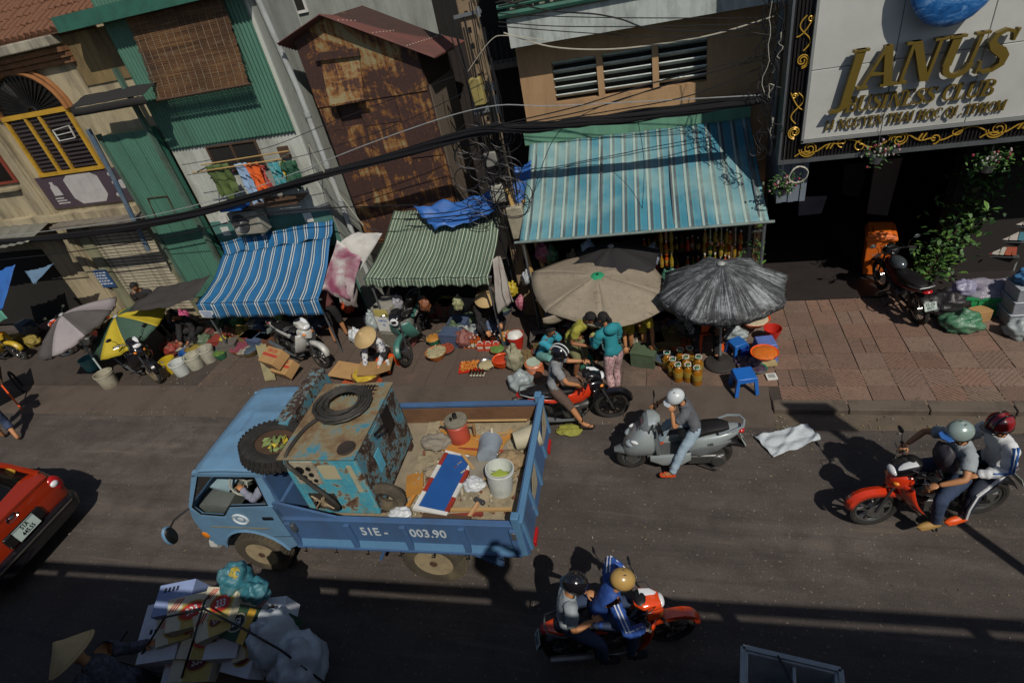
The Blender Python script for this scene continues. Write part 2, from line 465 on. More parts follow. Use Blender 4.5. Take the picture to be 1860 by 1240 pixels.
# ================================================================== facades
def fp(pts, Y): return [F(x, y, Y) for x, y in pts]
def slab(name, pts, Y, depth, mat, parent=None, off=V((0, 0, 0)), **k):
 mb = MB().prism([p - off for p in fp(pts, Y)], (0, depth, 0))
 return obj(name, mb, mat, parent, smooth=0, **k)
def brd(mb, a, b, Y, w, d=0.05):          # a board between two sight lines on the facade plane
 return mb.bar(F(*a, Y), F(*b, Y), d, w, V((0, 1, 0)))
# ---- louvre building (beige upper wall over the bottle shop)
YL = 10.5
bl = thing('louvre_building', 'beige building with three dark louvred openings above the teal striped awning', 'building', (0, 0, 0))
xl, zt = F(935, 85, YL).x, 7.5; xr = F(1400, 200, YL).x
lo = [[(1003, 112), (1083, 101), (1087, 176), (1008, 187)], [(1094, 99), (1185, 85), (1185, 162), (1098, 174)], [(1196, 82), (1285, 67), (1284, 148), (1197, 160)]]
def rect(pts, Y):
 q = fp(pts, Y); xs = sorted(p.x for p in q); zs = sorted(p.z for p in q)
 return (xs[0] + xs[1]) / 2, (xs[2] + xs[3]) / 2, (zs[0] + zs[1]) / 2, (zs[2] + zs[3]) / 2
lr = [rect(q, YL) for q in lo]
z0 = min(r[2] for r in lr); z1 = max(r[3] for r in lr)
mb = MB().bb((xl, YL, 0.1), (xr, YL + 0.25, z0)).bb((xl, YL, z1), (xr, YL + 0.25, zt))
e = [xl] + [v for r in lr for v in (r[0], r[1])] + [xr]
for i in range(0, len(e), 2): mb.bb((e[i], YL, z0), (e[i + 1], YL + 0.25, z1))
mb.bb((xl, YL + 0.25, 0.1), (xl + 0.2, YL + 4, zt)); mb.bb((xl, YL + 3.9, 0.1), (xr, YL + 4.1, zt))
obj('wall', mb, BEIGE, bl, smooth=0)
for r in lr:
 fr = obj('louvre', MB().bb((r[0], YL + 0.2, z0), (r[1], YL + 0.23, z1)), DARK, bl, smooth=0)
 n = 5; h = (z1 - z0) / n
 for k in range(n):
  zc = z0 + h * (k + 0.62)
  m2 = MB().box(((r[0] + r[1]) / 2, YL + 0.10, zc), (r[1] - r[0] - 0.01, 0.15, 0.018), rx(R_(-28)))
  obj('slat', m2, pm('b8c0bd', 0.5, 0, 0.4, name='louvre_slat'), fr, smooth=0)
# roof slab / balcony fascia with green gutter
a, b_ = F(928, 88, 10.1), F(1420, 4, 10.1); zsl = (a.z + b_.z) / 2
fas = MB().bb((a.x, 10.1, zsl), (xr + 0.15, 10.2, zsl + 0.42)); obj('fascia', fas, m_wall('a9b1ae', '4c4e4a', 0.75, 3, name='stained_fascia'), bl, smooth=0)
obj('balcony_floor', MB().bb((a.x, 10.203, zsl + 0.02), (xr + 0.15, YL - 0.003, zsl + 0.2)), CONC, bl, smooth=0)
gt = MB().tube([(a.x - 0.1, 10.06, zsl + 0.50), (xr + 0.15, 10.06, zsl + 0.50)], 0.055, 8).tube([(a.x - 0.1, 10.02, zsl + 0.62), (xr + 0.15, 10.02, zsl + 0.62)], 0.035, 8)
obj('gutter', gt, GREEND, bl)
obj('mossy_parapet', MB().bb((a.x, 10.22, zsl + 0.43), (xr + 0.15, 10.37, zsl + 1.3)), m_wall('8a8c82', '33302a', 0.9, 4, name='mossy_concrete'), bl, smooth=0)
mb = MB(); r_ = random.Random(9)
for i in range(160): mb.ell((r_.uniform(a.x, xr), 10.17 + r_.uniform(-.04, .04), zsl + 0.62 + r_.uniform(-.03, .12)), r_.uniform(.02, .05), 5, 3)
obj('moss', mb, pm('3a3020', 0.95, name='moss'), bl, kind='stuff')
# green painted band over the awning
gb = [F(953, 243, 10.42), F(1362, 175, 10.42), F(1362, 214, 10.42), F(955, 262, 10.42)]
zg0, zg1 = (gb[2].z + gb[3].z) / 2, (gb[0].z + gb[1].z) / 2
obj('fascia_band', MB().bb((gb[3].x, 10.36, zg0), (gb[2].x, 10.497, zg1)), m_wall('5f9078', '3a5a4c', 0.6, 2, name='green_band'), bl, smooth=0)
# blue-grey steel box column at the sign's edge
mb = MB()
for i in range(5): mb.bb((xr - 0.02 + i * 0.085, 9.2 + 0.02 * (i % 2), 2.2), (xr + 0.06 + i * 0.085, 10.4, 7.4))
obj('clad_column', mb, pm('6a7480', 0.5, 0, 0.5, 2, '3c4147', name='blue_grey_cladding', stretch=(1, 1, 0.2)), bl, smooth=0)
# ---- rusty shed
YS = 9.95
rs = thing('rusty_shed', 'tall shed clad in rusty patched metal sheets under a gabled roof', 'shed', (0, 0, 0))
SHED = rs
xA = F(535, 70, YS).x; xB = F(762, 100, YS).x
pk = F(595, 30, YS); zeA = F(530, 66, YS).z; zeB = F(765, 92, YS).z
DEP = 1.4
poly = [V((xA, YS, 0.1)), V((xB, YS, 0.1)), V((xB, YS, zeB)), V((pk.x, YS, pk.z)), V((xA, YS, zeA))]
obj('wall', MB().prism([p + V((0, 0.03, 0)) for p in poly], (0, DEP, 0)), RUSTD, rs, smooth=0)
# front cladding sheets, each a little proud of the next
cols = [xA, xA + 0.36, F(668, 240, YS).x, F(745, 240, YS).x - 0.1, xB]
rows = [0.12, 1.5, F(640, 372, YS).z, F(640, 300, YS).z, F(640, 232, YS).z, F(640, 185, YS).z, F(640, 100, YS).z]
def ztop(x): return zeA + (pk.z - zeA) * (x - xA) / (pk.x - xA) if x < pk.x else pk.z + (zeB - pk.z) * (x - pk.x) / (xB - pk.x)
r_ = random.Random(12)
for i in range(4):
 for j in range(6):
  if j == 5: continue
  x0, x1, za, zb = cols[i], cols[i + 1] - 0.008, rows[j], rows[j + 1] + 0.03
  if i == 1 and j == 4: continue
  pr = r_.uniform(0.002, 0.016) + 0.008 * j
  k = RUSTC if (j == 3 and i == 2) or (j == 1 and i == 0) or (j == 2 and i == 1) else RUST
  mb = MB().prism([V((x0, YS + 0.02, za)), V((x1, YS + 0.02, za)), V((x1, YS + 0.02, zb)), V((x0, YS + 0.02, zb))], (0, -pr - 0.012, 0))
  obj('sheet', mb, k, rs, smooth=0)
for i in range(4):
 x0, x1 = cols[i], cols[i + 1] - 0.006; za = rows[5]
 if za >= min(ztop(x0), ztop(x1)): continue
 pts = [V((x0, YS + 0.02, za)), V((x1, YS + 0.02, za)), V((x1, YS + 0.02, ztop(x1)))]
 if x0 < pk.x < x1: pts.append(V((pk.x, YS + 0.02, pk.z)))
 pts.append(V((x0, YS + 0.02, ztop(x0))))
 obj('sheet', MB().prism(pts, (0, -0.07, 0)), RUSTC if i in (1, 2) else RUST, rs, smooth=0)
# side face: grey sheet below, darker wall left on top for its shadow
mb = MB().bb((xB + 0.003, YS + 0.05, 0.12), (xB + 0.03, YS + DEP, F(785, 155, YS).z))
obj('side_sheet', mb, pm('5d5347', 0.8, 0, 0.7, 1.2, '2c211a', name='grey_sheet', stretch=(1, 1, 0.3)), rs, smooth=0)
# shutter flap hung on the front
sh = [(577, 105), (647, 96), (665, 178), (602, 190)]
q = fp(sh, YS - 0.12)
mb = MB().prism([q[0] + V((0, 0.1, 0)), q[1] + V((0, 0.1, 0)), q[2] + V((0, -.05, 0)), q[3] + V((0, -.05, 0))], (0, -0.025, 0))
flap = obj('shutter', mb, RUSTF, rs, smooth=0)
obj('shutter_frame', brd(MB(), (572, 104), (652, 94), YS - 0.10, 0.05, 0.12), RUST, rs, smooth=0); obj('shutter_frame', brd(MB(), (602, 192), (668, 180), YS - 0.2, 0.03, 0.03), RUST, rs, smooth=0)
# roof: two corrugated slopes over the gable
def corr(p00, p10, p11, p01, n, amp, nv=3, nrm=V((0, 0, 1))):
 mb = MB(); nu = n * 4
 def f(u, v):
  v = (0, .012, .988, 1)[round(v * 3)]; a = p00.lerp(p10, u); b = p01.lerp(p11, u)
  return a.lerp(b, v) + nrm * (amp * math.sin(2 * PI * n * u))
 mb.grid(f, nu, 3); return mb
ov = 0.25
for (xe, ze) in ((xA - 0.22, zeA - 0.10), (xB + 0.35, zeB - 0.16)):
 a = V((pk.x, YS - ov, pk.z + 0.05)); b = V((pk.x + .1, YS + 1.6, F(722, 28, YS + 1.6).z)); c = V((xe, YS + 1.6, min(ze, F(845, 72, YS + 1.6).z))); d = V((xe, YS - ov, ze + 0.04))
 o = obj('roof', corr(a, b, c, d, 22, 0.018), pm('562e26', 0.7, 0, 0.6, 2, '2f1b17', name='red_brown_roof'), rs, solid=0.008)
 if xe > pk.x:
  mb = MB()
  for v in (0.15, 0.45, 0.75):
   for u in range(14): mb.ell(a.lerp(b, (u + .5) / 14).lerp(d.lerp(c, (u + .5) / 14), v) + V((0, 0, 0.02)), (0.018, 0.018, 0.012), 6, 4)
  obj('roof_screw', mb, pm('a58d80', 0.5, name='washer'), rs, kind='stuff')
# ---- white/green house with corrugated front
YH = 9.7
gh = thing('green_house', 'narrow house with green corrugated metal front above a white wall', 'house', (0, 0, 0))
xg0, xg1 = F(232, 120, YH).x, F(536, 238, YH).x
zgb = (F(336, 268, YH).z + F(534, 240, YH).z) / 2
xc = F(548, 252, YH).x
ztp = 7.2
mb = MB().bb((xg0 - 0.03, YH + 0.005, 0.1), (xc, YH + 1.4, ztp))
obj('wall', mb, WHITEW, gh, smooth=0)
nsh = 5; wsh = (xg1 - xg0) / nsh
for i in range(nsh):
 a0, a1 = xg0 + i * wsh - 0.02, xg0 + (i + 1) * wsh + 0.02
 o = obj('sheet', corr(V((a0, YH - 0.03 - 0.006 * (i % 2), ztp)), V((a1, YH - 0.03 - 0.006 * (i % 2), ztp)), V((a1, YH - 0.03, zgb)), V((a0, YH - 0.03, zgb)), 8, 0.014, 2, V((0, 1, 0))), GREEN, gh, solid=0.004)
# lower wing on the left, a little forward
YW = 9.45
xw0, xw1 = F(262, 380, YW).x, F(345, 380, YW).x
zw0, zw1 = 0.9, F(235, 240, YW).z
obj('wing_wall', MB().bb((xw0, YW + 0.03, 0.1), (xw1, YH, zw1)), GREEND, gh, smooth=0)
for i in range(3):
 a0, a1 = xw0 + (xw1 - xw0) * i / 3 - 0.01, xw0 + (xw1 - xw0) * (i + 1) / 3 + 0.01
 for j in range(2):
  za, zb = (zw0 + 1.15, zw1) if j else (zw0, zw0 + 1.2)
  obj('sheet', corr(V((a0, YW - 0.008 * j, zb)), V((a1, YW - 0.008 * j, zb)), V((a1, YW, za)), V((a0, YW, za)), 6, 0.010, 2, V((0, 1, 0))), GREEN, gh, solid=0.004)
for a_, b_ in (((xw1 + 0.002, YW - 0.05, zw0), (xw1 + 0.07, YW + 0.04, zgb + 1.6)), ((xw0 - 0.07, YW - 0.05, zw0), (xw0 - 0.002, YW + 0.04, zw1 + 0.05))): obj('corner_post', MB().bb(a_, b_), pm('4b6558', 0.6, 0, 0.7, 3, '3d2a1f', name='weathered_green'), gh, smooth=0)
dq = fp([(268, 360), (303, 356), (322, 395), (285, 400)], YW - 0.02)
mb = MB()
for i in (0, 1, 3): mb.bar(dq[i], dq[(i + 1) % 4], 0.015, 0.02, V((0, 1, 0)))
obj('hatch_frame', mb, DWOOD, gh, smooth=0)
# top gutter band
mb = MB().bb((F(100, 48, 9.35).x, 9.35, F(330, 8, 9.35).z), (F(440, 0, 9.35).x, 9.7, F(330, 8, 9.35).z + 0.24))
o = obj('gutter_band', mb, GREEND, gh, smooth=0)
# bamboo blind hung from poles on the front
bq = fp([(228, 52), (398, 0), (447, 142), (292, 190)], 9.45)
bx0, bx1 = (bq[0].x + bq[3].x) / 2, (bq[1].x + bq[2].x) / 2; bz0, bz1 = (bq[2].z + bq[3].z) / 2, (bq[0].z + bq[1].z) / 2 + 0.15
HOUSE = gh
m, nt, b = new('bamboo_blind')
f = ntex(nt, 5, 6, 0.7, (0.25, 1, 9)); f2 = ntex(nt, 1.2, 5, 0.6, off=(1, 7, 3)); f3 = ntex(nt, 14, 5, 0.7, (0.15, 1, 1))
c = ramp(nt, f, [(0.3, hx('33231a')), (0.5, hx('6a4a2f')), (0.7, hx('8f7048'))])
c = mixc(nt, ramp(nt, f2, [(0.4, g1(0)), (0.7, g1(0.8))]), c, hx('3d2a20'))
c = mixc(nt, ramp(nt, f3, [(0.6, g1(0)), (0.75, g1(0.5))]), c, hx('a89880'))
nt.links.new(c, b.inputs['Base Color']); b.inputs['Roughness'].default_value = 0.8
BLIND = m
bd = thing('bamboo_blind', 'weathered bamboo roll blind hung over the green corrugated wall', 'blind', ((bx0 + bx1) / 2, 9.61, bz0))
ns = 46; mb = MB(); hh = (bz1 - bz0) / ns
for i in range(ns):
 t = i / ns; y = -0.24 * (1 - t) ** 1.5 + 0.03 * math.sin(i * 0.9) * 0.3
 mb.box((rr.uniform(-.015, .015), y, hh * (i + 0.5)), (bx1 - bx0, 0.014, hh * 0.78), rx(R_(12)))
sl = obj('slat', mb, BLIND, bd, kind='stuff', smooth=0)
mb = MB()
for i in range(13):
 x = -(bx1 - bx0) / 2 + (bx1 - bx0) * (i + .5) / 13
 mb.tube([(x + 0.01 * math.sin(k), -0.24 * (1 - k / 8) ** 1.5 - 0.012, (bz1 - bz0) * k / 8) for k in range(9)], 0.006, 4)
obj('cord', mb, pm('6f6452', 0.8, name='string'), bd, kind='stuff')
obj('rail', MB().tube([(-(bx1 - bx0) / 2 - .05, -.25, 0), ((bx1 - bx0) / 2 + .05, -.25, 0)], 0.022, 8), DWOOD, bd)
# window in the white wall
wq = rect([(378, 268), (466, 256), (482, 300), (398, 314)], YH)
win = obj('window', MB().bb((wq[0], YH - 0.02, wq[2]), (wq[1], YH + 0.003, wq[3])), DARK, gh, smooth=0)
mb = MB()
for t in (0, 0.5, 1): mb.bb((wq[0] + (wq[1] - wq[0]) * t - 0.02, YH - 0.045, wq[2]), (wq[0] + (wq[1] - wq[0]) * t + 0.02, YH - 0.021, wq[3]))
mb.bb((wq[0] - .02, YH - 0.045, wq[2] - .04), (wq[1] + .02, YH - 0.021, wq[2])); mb.bb((wq[0] - .02, YH - 0.045, wq[3]), (wq[1] + .02, YH - 0.021, wq[3] + .03))
obj('frame', mb, DWOOD, win, smooth=0)
# teal strip low on the wall, drain pipe, white patch, ledge
a = F(405, 385, YH).z
obj('teal_dado', MB().bb((xw1 + 0.08, YH - 0.02, 0.1), (xc + 0.004, YH + 0.004, a - .2)), TEALW, gh, smooth=0)
obj('side_wall', MB().bb((xc + 0.002, YH + 0.006, 0.1), (xc + 0.03, YH + 1.3, ztp)), GREYW, gh, smooth=0)
px_ = xc + 0.12
pp = [FX(440, -20, px_), FX(545, 125, px_), FX(560, 160, px_), FX(655, 410, px_)]
for p in pp: p.y = min(p.y, 10.2)
pp = [V((px_, YH + 0.05, 7.0)), V((px_, YH + 0.25, F(545, 128, YH + .2).z + .1)), V((px_, YH + 0.3, F(560, 160, YH + .3).z)), V((px_, YH + 0.3, 0.5))]
dp = tag(obj('drain_pipe', MB().tube(pp, 0.055, 10), pm('a8adad', 0.5, 0, 0.4, 3, '5d5a52', name='grey_pipe')), 'long pale grey drain pipe running down between white house and rusty shed', 'pipe')
mb = MB()
for z in (1.5, 2.6, 3.4, 4.4): obj('collar', MB().cyl((px_, YH + .3, z), (px_, YH + .3, z + .09), 0.068, n=10), pm('969b9b', 0.5, name='grey_pipe2'), dp)
# small electric meter niche
q = rect([(505, 267), (522, 264), (530, 284), (512, 287)], YH)
obj('meter_niche', MB().bb((q[0], YH - 0.05, q[2]), (q[1], YH, q[3])), DWOOD, gh, smooth=0)
# dark cloth canopy on the left of the green wing
cq = [F(118, 186, 8.9), F(262, 172, 8.9), F(268, 178, 9.5), F(140, 178, 9.5)]
mb = MB(); n0 = 0
a, b_, c_, d_ = V((F(150, 180, 8.9).x, 8.9, F(150, 180, 8.9).z)), None, None, None
x0, x1 = F(122, 190, 9.0).x, F(262, 178, 9.0).x; zc = F(190, 185, 9.0).z
mb.grid(lambda u, v: V((x0 + (x1 - x0) * u, 9.0 + 0.45 * v, zc + 0.12 * v + 0.03 * noise.noise(V((u * 5, v * 3, 1))))), 10, 4)
mb.grid(lambda u, v: V((x0 + (x1 - x0) * u, 9.0 + .015 * math.sin(u * 20), zc - 0.02 - 0.14 * v)), 10, 2)
solo('cloth_canopy', 'small black cloth canopy jutting above the green wing', 'canopy', mb, pm('1e1d1d', 0.9, 0, 0.3, name='black_cloth'), solid=0.01)
# ---- cream colonial house
YC = 9.9
ch = thing('cream_house', 'old cream plaster house with a yellow framed arched window', 'house', (0, 0, 0))
xc1 = xg0 + 0.165
obj('wall', MB().bb((-34, YC, 0.1), (xc1 - 0.2, YC + 3, 6.55)), CREAM, ch, smooth=0)
obj('stained_wall', MB().bb((F(110, 70, YC).x, YC - 0.03, F(190, 150, YC).z), (xg0 - 0.035, YC, 6.5)), m_wall('7d6a45', '2b241c', 0.95, 1.6, name='stained_plaster'), ch, smooth=0)
mb = MB().bb((-34, YC - 0.35, 6.38), (F(105, 55, YC).x, YC - 0.002, 6.55))
obj('cornice', mb, m_wall('9c9786', '3c382f', 0.8, 4, name='cornice_stone'), ch, smooth=0, bevel=0.02)
mb = MB()
for k in range(3): mb.bb((-34, YC - 0.10 - 0.05 * k, 6.06 + 0.1 * k), (F(118, 70, YC).x, YC - 0.002, 6.14 + 0.1 * k))
obj('moulding', mb, m_wall('7a5436', '3a2c20', 0.7, 3, name='ochre_moulding'), ch, smooth=0)
# tiled roof behind the cornice: rows of brown tiles
tr = obj('roof', MB().prism([V((-34, YC - 0.2, 6.55)), V((-34, YC + 6, 9.5)), V((-34, YC + 6, 9.4)), V((-34, YC, 6.5))], (34 + F(150, 0, YC).x, 0, 0)), DWOOD, ch, smooth=0)
tmb = MB().cyl((0, 0, 0), (0, 0.34, 0.165), 0.075, 0.062, 8)
t1 = obj('roof_tile', tmb, pm('6b4630', 0.8, 0, 0.7, 8, '2f2019', name='roof_tile'), tr)
xr_ = F(140, 0, YC).x; first_t = True
for i in range(24):
 for j in range(6):
  o = t1 if first_t else t1.copy()
  if not first_t: COL.objects.link(o)
  first_t = False
  o.location = (xr_ - i * 0.17, YC - 0.18 + j * 0.32, 6.60 + j * 0.157 + rr.uniform(-.01, .01)); o.rotation_euler = (0, rr.uniform(-.1, .1), rr.uniform(-.04, .04))
# pilasters
mb = MB()
for (pa, pb) in (((8, 250), (98, 390)),):
 p, q2 = F(*pa, YC), F(*pb, YC); x = (p.x + q2.x) / 2
 mb.bb((x - 0.16, YC - 0.12, 0.1), (x + 0.16, YC - .002, 6.06)); mb.bb((x - 0.09, YC - 0.16, 0.1), (x + 0.09, YC - .121, 6.0))
obj('pilaster', mb, CREAM, ch, smooth=0)
# arched window
aw = rect([(18, 222), (122, 190), (183, 300), (76, 318)], YC)
ax, aw_, asz, apk = (aw[0] + aw[1]) / 2, (aw[1] - aw[0]) / 2, aw[3], aw_r if False else aw[3]
def arch(rad, n=14): return [V((ax + rad * math.cos(PI * i / n), YC, asz + 0.85 * rad * math.sin(PI * i / n))) for i in range(n + 1)]
W_ = obj('arched_window', MB().prism([V((aw[0], YC, aw[2])), V((aw[1], YC, aw[2]))] + arch(aw_), (0, -0.012, 0)), pm('17120f', 0.25, 0, 0, name='dark_pane'), ch, smooth=0)
mb = MB()
for x in (aw[0], aw[0] + 2 * aw_ * .33, aw[0] + 2 * aw_ * .55, aw[1]): mb.bb((x - .035, YC - .07, aw[2]), (x + .035, YC - .013, asz))
mb.bb((aw[0] - .06, YC - .08, asz - .04), (aw[1] + .06, YC - .014, asz + .05)); mb.bb((aw[0] - .06, YC - .08, aw[2] - .05), (aw[1] + .06, YC - .014, aw[2] + .02))
obj('frame', mb, YEL, W_, smooth=0)
mb = MB()
for i in range(1, 22):
 a = PI * i / 22; mb.bar((ax + .12 * math.cos(a), YC - .03, asz + .05 + .1 * math.sin(a)), (ax + aw_ * .97 * math.cos(a), YC - .03, asz + .02 + .8 * aw_ * math.sin(a)), .02, .014)
mb.tube([V((ax + .12 * math.cos(PI * i / 8), YC - .03, asz + .05 + .1 * math.sin(PI * i / 8))) for i in range(9)], .02, 5)
obj('fan_bars', mb, BLACKM, W_)
mb = MB()
for i in range(13): mb.bb((aw[0] + .05, YC - .035, aw[2] + .06 + i * (asz - aw[2] - .1) / 13), (aw[1] - .05, YC - .02, aw[2] + .10 + i * (asz - aw[2] - .1) / 13))
obj('shutter_louvres', mb, pm('3a3134', 0.6, name='dark_louvre'), W_, smooth=0, kind='stuff')
mb = MB(); ar = arch(aw_ + .06)
mb.tube([p + V((0, -.05, 0)) for p in ar], .055, 6); mb.tube([p + V((0, -.03, 0)) for p in arch(aw_ + .17)], .045, 6)
obj('arch_moulding', mb, m_wall('8a5a30', '50341f', 0.5, 3, name='orange_moulding'), ch)
wf = MB()
q = fp([(96, 237), (125, 228), (137, 250), (108, 256)], YC - .1)
for i in range(4): wf.bar(q[i], q[(i + 1) % 4], .012, .03, V((0, 1, 0)))
wf.bar((q[0] + q[3]) / 2, (q[1] + q[2]) / 2, .012, .025, V((0, 1, 0)))
obj('window_grille', wf, WHITE, W_, smooth=0)
# second window at the frame's edge
w2 = rect([(-40, 300), (6, 286), (26, 326), (-20, 335)], YC)
W2 = obj('window', MB().bb((w2[0] - 1.5, YC - .012, w2[2]), (w2[1], YC + .01, w2[3] + .9)), pm('17120f', 0.25, 0, 0, name='dark_pane'), ch, smooth=0)
obj('frame', MB().bb((w2[1] - .04, YC - .05, w2[2]), (w2[1] + .04, YC - .013, w2[3] + .9)).bb((w2[0] - 1.5, YC - .05, w2[2] - .05), (w2[1] + .04, YC - .014, w2[2])), pm('7a3524', 0.6, name='red_brown_frame'), W2, smooth=0)
obj('ledge', MB().bb((-34, YC - .2, F(60, 395, YC).z - .12), (F(255, 372, YC).x, YC - .002, F(60, 395, YC).z + .05)).bb((-34, YC - .12, F(30, 340, YC).z - .05), (F(40, 345, YC).x, YC - .002, F(30, 340, YC).z)), CREAM, ch, smooth=0)
# ---- cream house: banner, shutter, small canopy, pipe
bq = fp([(70, 328), (232, 296), (262, 352), (100, 388)], YC - .05)
x0, x1, za, zb = (bq[0].x + bq[3].x) / 2, (bq[1].x + bq[2].x) / 2, (bq[2].z + bq[3].z) / 2, (bq[0].z + bq[1].z) / 2
bn = thing('banner', 'dark purple shop banner with a pale barrel picture under the arched window', 'banner', ((x0 + x1) / 2, YC - .05, za))
W2_, H2_ = (x1 - x0) / 2, zb - za
obj('board', MB().bb((-W2_, 0, 0), (W2_, .03, H2_)), pm('43363f', 0.7, 0, 0.4, 3, '2a2228', name='purple_vinyl'), bn, smooth=0)
ART = pm('aaa6a4', 0.7, 0, 0.4, 4, '5f5a58', name='pale_print')
mb = MB(); mb.prism([V((-.1 + W2_ * .45 * s, -.004, z)) for s, z in ((-.55, .05), (.55, .05), (.8, .2), (.8, H2_ - .12), (.55, H2_ - .03), (-.55, H2_ - .03), (-.8, H2_ - .12), (-.8, .2))], (0, .003, 0))
obj('barrel_print', mb, ART, bn, smooth=0)
mb = MB(); xx = -W2_ * .72
mb.prism([V((xx + a, -.004, z)) for a, z in ((-.12, .3), (.14, .3), (.12, .5), (.05, .55), (.05, .62), (-.05, .62), (-.05, .55), (-.10, .5))], (0, .003, 0))
for k in range(3): mb.bb((xx - .16, -.004, .1 + k * .06), (xx + .2 - k * .05, -.001, .13 + k * .06))
obj('bottle_print', mb, ART, bn, smooth=0)
mb = MB(); xx = W2_ * .62
for i in range(9): mb.ell((xx + rr.uniform(-.3, .3), -.002, .35 + rr.uniform(-.25, .3)), (.09, .003, .05), 8, 4)
obj('flower_print', mb, ART, bn)
q = rect([(172, 420), (272, 408), (330, 520), (232, 542)], YC)
shn = int((q[3] - q[2]) / 0.085)
shu = thing('roller_shutter', 'closed cream roller shutter of the old cream house', 'shutter', ((q[0] + q[1]) / 2, YC - .03, q[2]))
w_ = (q[1] - q[0]) / 2
ms = MB().box((0, 0, 0), (2 * w_, .02, .07), taper=1); s0 = None
SHM = m_wall('a79f8a', '4a4337', 0.8, 3, name='shutter_paint')
obj('backing', MB().bb((-w_, .012, -0.6), (w_, .028, shn * .085)), DARK, shu, smooth=0)
for i in range(-6, shn):
 if s0 is None: s0 = obj('slat', ms, SHM, shu, bevel=.008); o = s0
 else: o = s0.copy(); COL.objects.link(o)
 o.location = (0, -.004 * (i % 2), .04 + i * .085)
JMB = m_wall('7f7e64', '3d3e32', 0.85, 3, name='mossy_jamb')
for a_, b_ in (((-w_ - .35, -.06, -.7), (-w_ - .003, .03, q[3] - q[2] + .3)), ((w_ + .003, -.06, -.7), (w_ + .25, .03, q[3] - q[2] + .3))): obj('side_jamb', MB().bb(a_, b_), JMB, shu, smooth=0)
mb = MB().bb((-w_ - .36, -.5, q[3] - q[2] + .3), (w_ + .4, .03, q[3] - q[2] + .38)); obj('canopy_slab', mb, CONC, shu, smooth=0)
tag(obj('drain_pipe', MB().tube([F(160, 235, 9.3), F(205, 320, 9.3), F(270, 455, 9.25)], .05, 8), pm('4a5f74', 0.6, .1, .7, 5, '7d7a70', name='blue_pipe')), 'flaking blue pipe slanting down between cream house and green wing', 'pipe')
# grey tin awning further left
mb = MB(); a = F(-60, 470, 9.0); b_ = F(75, 402, 9.4)
p = [F(-80, 470, 8.9), F(50, 440, 8.9), F(95, 398, 9.85), F(-80, 410, 9.85)]
mb.grid(lambda u, v: p[0].lerp(p[1], u).lerp(p[3].lerp(p[2], u), v) + V((0, 0, .015 * math.sin(u * 60))), 40, 3)
solo('tin_awning', 'grey tin awning at the left edge under the cream wall', 'awning', mb, pm('76756c', 0.6, .2, 0.6, 2, '3d3a35', name='old_tin'), solid=.01)
# blue tarps at the left edge
def tarp(name, label, q, Y0, mat, amp=.08, n=14, seed=1, cat='tarp'):
 mb = MB()
 def f(u, v):
  p = q[0].lerp(q[1], u).lerp(q[3].lerp(q[2], u), v)
  s = -0.35 * amp * math.sin(PI * u) * 2
  return p + V((0, .5, 1)) * (amp * noise.noise(V((u * 4, v * 4, seed)))) + V((0, 0, s)) + V((0, .3, .6)) * (amp * .4 * noise.noise(V((u * 13, v * 9, seed + 5))))
 mb.grid(f, n, n)
 return solo(name, label, cat, mb, mat, solid=.008)
tarp('blue_tarp', 'blue tarp strung over the dark shop at the left edge', [F(-60, 500, 8.7), F(28, 480, 8.9), F(5, 560, 8.3), F(-60, 600, 8.3)], 0, BLUET)
tarp('blue_sheet', 'small faded blue plastic sheet hanging in front of the left shop', [F(45, 492, 8.9), F(98, 478, 8.9), F(66, 512, 8.7), F(60, 514, 8.7)], 0, pm('5f7890', 0.4, 0, 0.4, 5, '37444f', name='pale_blue_plastic'), .04)
tarp('green_tarp', 'narrow green tarp flap at the left edge beside the yellow motorbike', [F(-40, 570, 8.4), F(-5, 555, 8.4), F(14, 578, 8.2), F(-40, 600, 8.2)], 0, pm('4f8a78', 0.6, 0, 0.5, 3, '2b4a42', name='sea_green_tarp'), .03)
# enamel sign on the jamb
q = rect([(160, 490), (188, 483), (205, 516), (178, 524)], YC - .12)
es = thing('wall_sign', 'blue notice board with white lettering on the mossy jamb', 'sign', ((q[0] + q[1]) / 2, YC - .12, q[2]))
obj('board', MB().box((0, 0, .22), (.62, .02, .5)), pm('2c4c78', 0.5, 0, 0.4, 4, '1b2c44', name='blue_enamel'), es, smooth=0)
mb = MB()
for k in range(5):
 x = -.26
 while x < .22:
  l = rr.uniform(.04, .12); mb.bb((x, -.014, .06 + k * .08), (min(x + l, .27), -.011, .10 + k * .08)); x += l + .03
obj('lettering', mb, pm('b5bdc6', 0.6, 0, 0.2, name='white_enamel'), es, smooth=0, kind='stuff')
